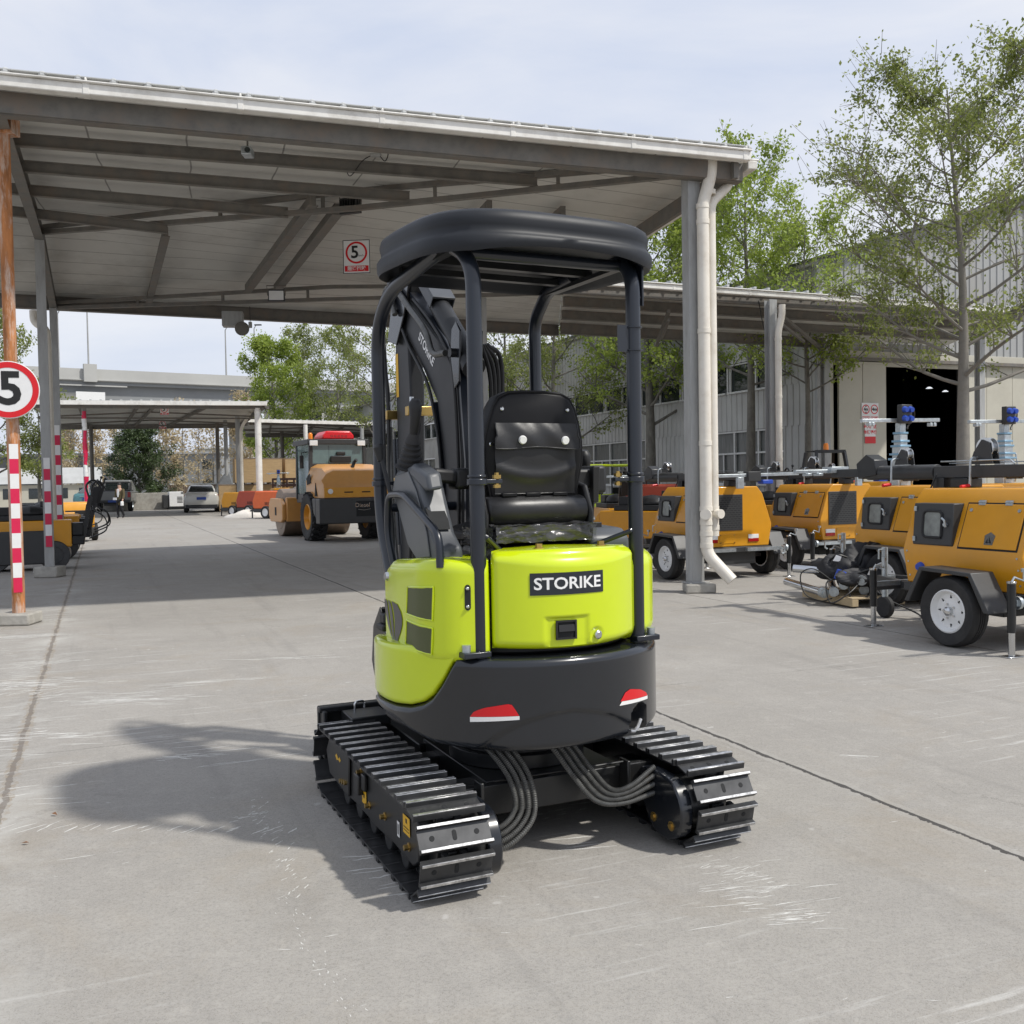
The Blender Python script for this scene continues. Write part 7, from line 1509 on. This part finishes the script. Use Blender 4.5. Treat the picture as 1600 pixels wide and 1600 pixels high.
# ================================================================== trees
def tree(label, loc, H_, tr, cb, spread, seed, leaf, nleaf, lsize, bark='barkpale', nl=18, shape=.35, up=.6, lean=(0,0), name='tree', grp=None, droop=0, sparse=.35, zmul=1.0, nsec=9):
    rn = random.Random(seed); rg = np.random.default_rng(seed)
    t = thing(name, label, 'tree', loc, 0, grp); tm = MB(); tips = []
    def trunkpt(f): return V((lean[0]*f*f+.12*math.sin(f*7+seed)*tr*6*f, lean[1]*f*f+.12*math.cos(f*6+seed)*tr*6*f, H_*f))
    N_ = 14; tm.tube([trunkpt(i/N_*.97) for i in range(N_+1)], [max(.012,tr*(1-.92*(i/N_)**.85))*(1.25 if i == 0 else 1) for i in range(N_+1)], 10)
    for k in range(nl):
        f = cb+(.96-cb)*((k+rn.random()*.8)/nl); p = trunkpt(f*.97); a = k*2.4+rn.uniform(-.5,.5); g_ = (f-cb)/(1-cb)
        prof = (math.sin(math.pi*min(1,(g_*(1-shape)+shape*.6)**.75))*.85+.15) if g_ < .97 else .2
        L_ = spread*prof*rn.uniform(.75,1.15); el = up*(.6+.7*g_)+rn.uniform(-.15,.2); d = V((math.cos(a)*math.cos(el), math.sin(a)*math.cos(el), math.sin(el)-droop))
        pts = [p]; dd = d.copy(); n = 7
        for i in range(n): dd = (dd+V((rn.uniform(-.16,.16),rn.uniform(-.16,.16),rn.uniform(-.06,.16)-droop*.1))).normalized(); pts.append(pts[-1]+dd*L_/n)
        r0 = max(.010, tr*(1-.9*f)*.38); tm.tube(pts, [max(.006,r0*(1-.85*i/n)) for i in range(n+1)], 6)
        for j in range(nsec):
            i = 2+int(rn.random()*(n-2)); q = pts[i]; a2 = rn.uniform(0,6.283); dv = (pts[min(i+1,n)]-pts[i-1]).normalized(); sdv = V((math.cos(a2),math.sin(a2),rn.uniform(-.3,.8))); e = (dv*.7+sdv).normalized(); l2 = L_*rn.uniform(.22,.5)*(1-.3*i/n)
            s2 = [q]; e2 = e.copy()
            for _ in range(4): e2 = (e2+V((rn.uniform(-.22,.22),rn.uniform(-.22,.22),rn.uniform(-.1,.18)))).normalized(); s2.append(s2[-1]+e2*l2/4)
            tm.tube(s2, [max(.004,r0*.4*(1-.8*i_/4)) for i_ in range(5)], 5, cap=False); dens = rn.random() > sparse*.4
            if dens: tips += [(s2[x],s2[x+1]) for x in range(1,4)]
            for _ in range(3):
                x = rn.randint(1,4); b_ = s2[x]; e3 = (e2+V((rn.uniform(-1,1),rn.uniform(-1,1),rn.uniform(-.5,.9)))).normalized(); c_ = b_+e3*l2*.5; tm.tube([b_,c_],[.006,.003],4,cap=False); tips.append((b_,c_)); 
    obj('trunk', tm, M[bark], t)
    A = np.array([tuple(a) for a,b in tips]); Bv = np.array([tuple(b) for a,b in tips]); wgt = rg.random(len(tips))**2.2+.04; wgt /= wgt.sum(); idx = rg.choice(len(tips), nleaf, p=wgt); u = rg.random((nleaf,1))
    c = A[idx]*(1-u)+Bv[idx]*u+rg.normal(0,lsize*.9,(nleaf,3)); d1 = rg.normal(0,1,(nleaf,3)); d1[:,2] -= .4; d1 /= np.linalg.norm(d1,axis=1,keepdims=True); d2 = np.cross(d1, rg.normal(0,1,(nleaf,3))); d2 /= np.linalg.norm(d2,axis=1,keepdims=True); nn = np.cross(d1,d2)
    s_ = lsize*rg.uniform(.55,1.25,(nleaf,1)); v0 = c; v1 = c+d1*s_*.5+d2*s_*.28+nn*s_*.08; v2 = c+d1*s_; v3 = c+d1*s_*.5-d2*s_*.28+nn*s_*.08
    vs = np.stack([v0,v1,v2,v3],1).reshape(-1,3); me = bpy.data.meshes.new('crown'); me.vertices.add(nleaf*4); me.vertices.foreach_set('co', vs.ravel()); me.loops.add(nleaf*4); me.loops.foreach_set('vertex_index', np.arange(nleaf*4,dtype=np.int32)); me.polygons.add(nleaf); me.polygons.foreach_set('loop_start', np.arange(0,nleaf*4,4,dtype=np.int32)); me.update(calc_edges=True)
    clump = rg.random(len(tips))[idx]; tone = np.clip(clump*.6+rg.random(nleaf)*.4,0,1); at_ = me.attributes.new('tone','FLOAT','FACE'); at_.data.foreach_set('value', tone.astype(np.float32)); me.materials.append(M[leaf]); o = bpy.data.objects.new('crown', me); COL.objects.link(o); o.parent = t; return t
gp_ = lambda px,Y: V((*tuple(at(px,760,Y).xy),0))
tree('tall sparse tree with pale trunk before the dark gate at right', gp_(1507,19.6), 9.25, .17, .34, 3.7, 11, 'leaf', 26000, .088, nl=34, up=.42, nsec=13, lean=(-.25,0), sparse=.2)
tree('slender bright green tree rising right of the canopy corner', gp_(1173,31.2), 11.6, .19, .38, 2.9, 12, 'leafbright', 12000, .13, 'bark', nl=26, up=.55, sparse=.2)
tree('bright green tree behind the near canopy post with forked bare trunk', gp_(1016,37.5), 12.6, .25, .28, 4.2, 13, 'leafbright', 15000, .15, 'bark', nl=30, up=.55, sparse=.2)
tree('bright green tree rising behind the side canopy left of the slender one', gp_(1085,36), 11.0, .16, .42, 3.2, 14, 'leafbright', 12000, .14, 'bark', nl=28, sparse=.2)
tree('leafy spreading tree before the hall behind the excavator seat', gp_(868,41), 11.5, .18, .22, 4.2, 15, 'leaf', 12000, .14, 'bark', nl=22, up=.5)
tree('leafy tree just right of the boom in front of the hall', gp_(790,47), 11.5, .18, .25, 3.8, 16, 'leaf', 9000, .15, 'bark', nl=20, up=.5)
tree('sparse tree behind the left excavator post', gp_(596,54), 13.5, .20, .25, 4.3, 17, 'leaf', 9000, .15, 'bark', nl=22, up=.55)
tree('bright bushy tree left of the road roller cab beyond the far canopy', gp_(432,84), 14.0, .22, .18, 4.6, 18, 'leafbright', 18000, .24, 'bark', nl=28, up=.5)
tree('tall thin-leaved tree behind the bushy one beyond the far canopy', gp_(478,88), 15.2, .22, .25, 4.2, 19, 'leaf', 9000, .20, 'bark', nl=24, up=.7)
tree('olive tree above the road roller cab', gp_(532,82), 14.2, .2, .2, 4.4, 20, 'leaf', 9000, .2, 'bark', nl=24, up=.6)
tree('green tree at the far left edge behind the round speed sign', gp_(-8,52), 11.5, .2, .2, 3.2, 21, 'leaf', 9000, .17, 'bark', nl=22)
tree('low green tree behind the far left posts', gp_(62,72), 8.5, .16, .2, 3.2, 22, 'leaf', 7000, .2, 'bark', nl=18)
tree('darker low tree between the slender and pale-trunked trees, above the side canopy', gp_(1262,29.0), 9.0, .13, .45, 2.8, 31, 'leafbright', 8000, .12, 'bark', nl=26, up=.5)
# round conifer
tree('round dense dark conifer behind the grey pickup', gp_(217,75), 5.7, .16, .03, 2.75, 23, 'leafdark', 26000, .16, 'bark', nl=40, shape=.25, up=.55, name='conifer', nsec=10)
TGp = 'bare straw-coloured trees before the overpass'
labs = ['bare straw-coloured tree left of the far striped post','bare straw tree at far left beneath the overpass','bare straw tree just right of the striped post','bare thin tree left of the dark conifer top','straw-leaved tree right of the dark conifer top','bare pale tree between conifer and far canopy posts','bare slim tree behind the pale saloon car','bare slim tree left of the plywood crates','golden straw tree above the plywood crates','golden straw tree beside the overpass pier','bare straw tree right of the plywood crates']
for k,(px,Y,H_,tn) in enumerate(((112,95,9.5,'leaftan'),(84,92,8.5,'leaftan'),(150,97,9.5,'leaftan'),(182,90,9.0,'leaftan'),(262,84,8.2,'leaftan'),(288,92,9.5,'leaftan'),(312,95,9.0,'leaftan'),(334,90,8.5,'leaftan'),(392,98,10.5,'leaftan'),(375,102,11,'leaftan'),(446,100,9.5,'leaftan'))):
    tree(labs[k], gp_(px,Y), H_, .10, .12, 2.0, 40+k, tn, 2600 if k in (0,4,8,9,2) else 900, .26, 'barkpale', nl=16, up=1.0, grp=TGp, nsec=6)
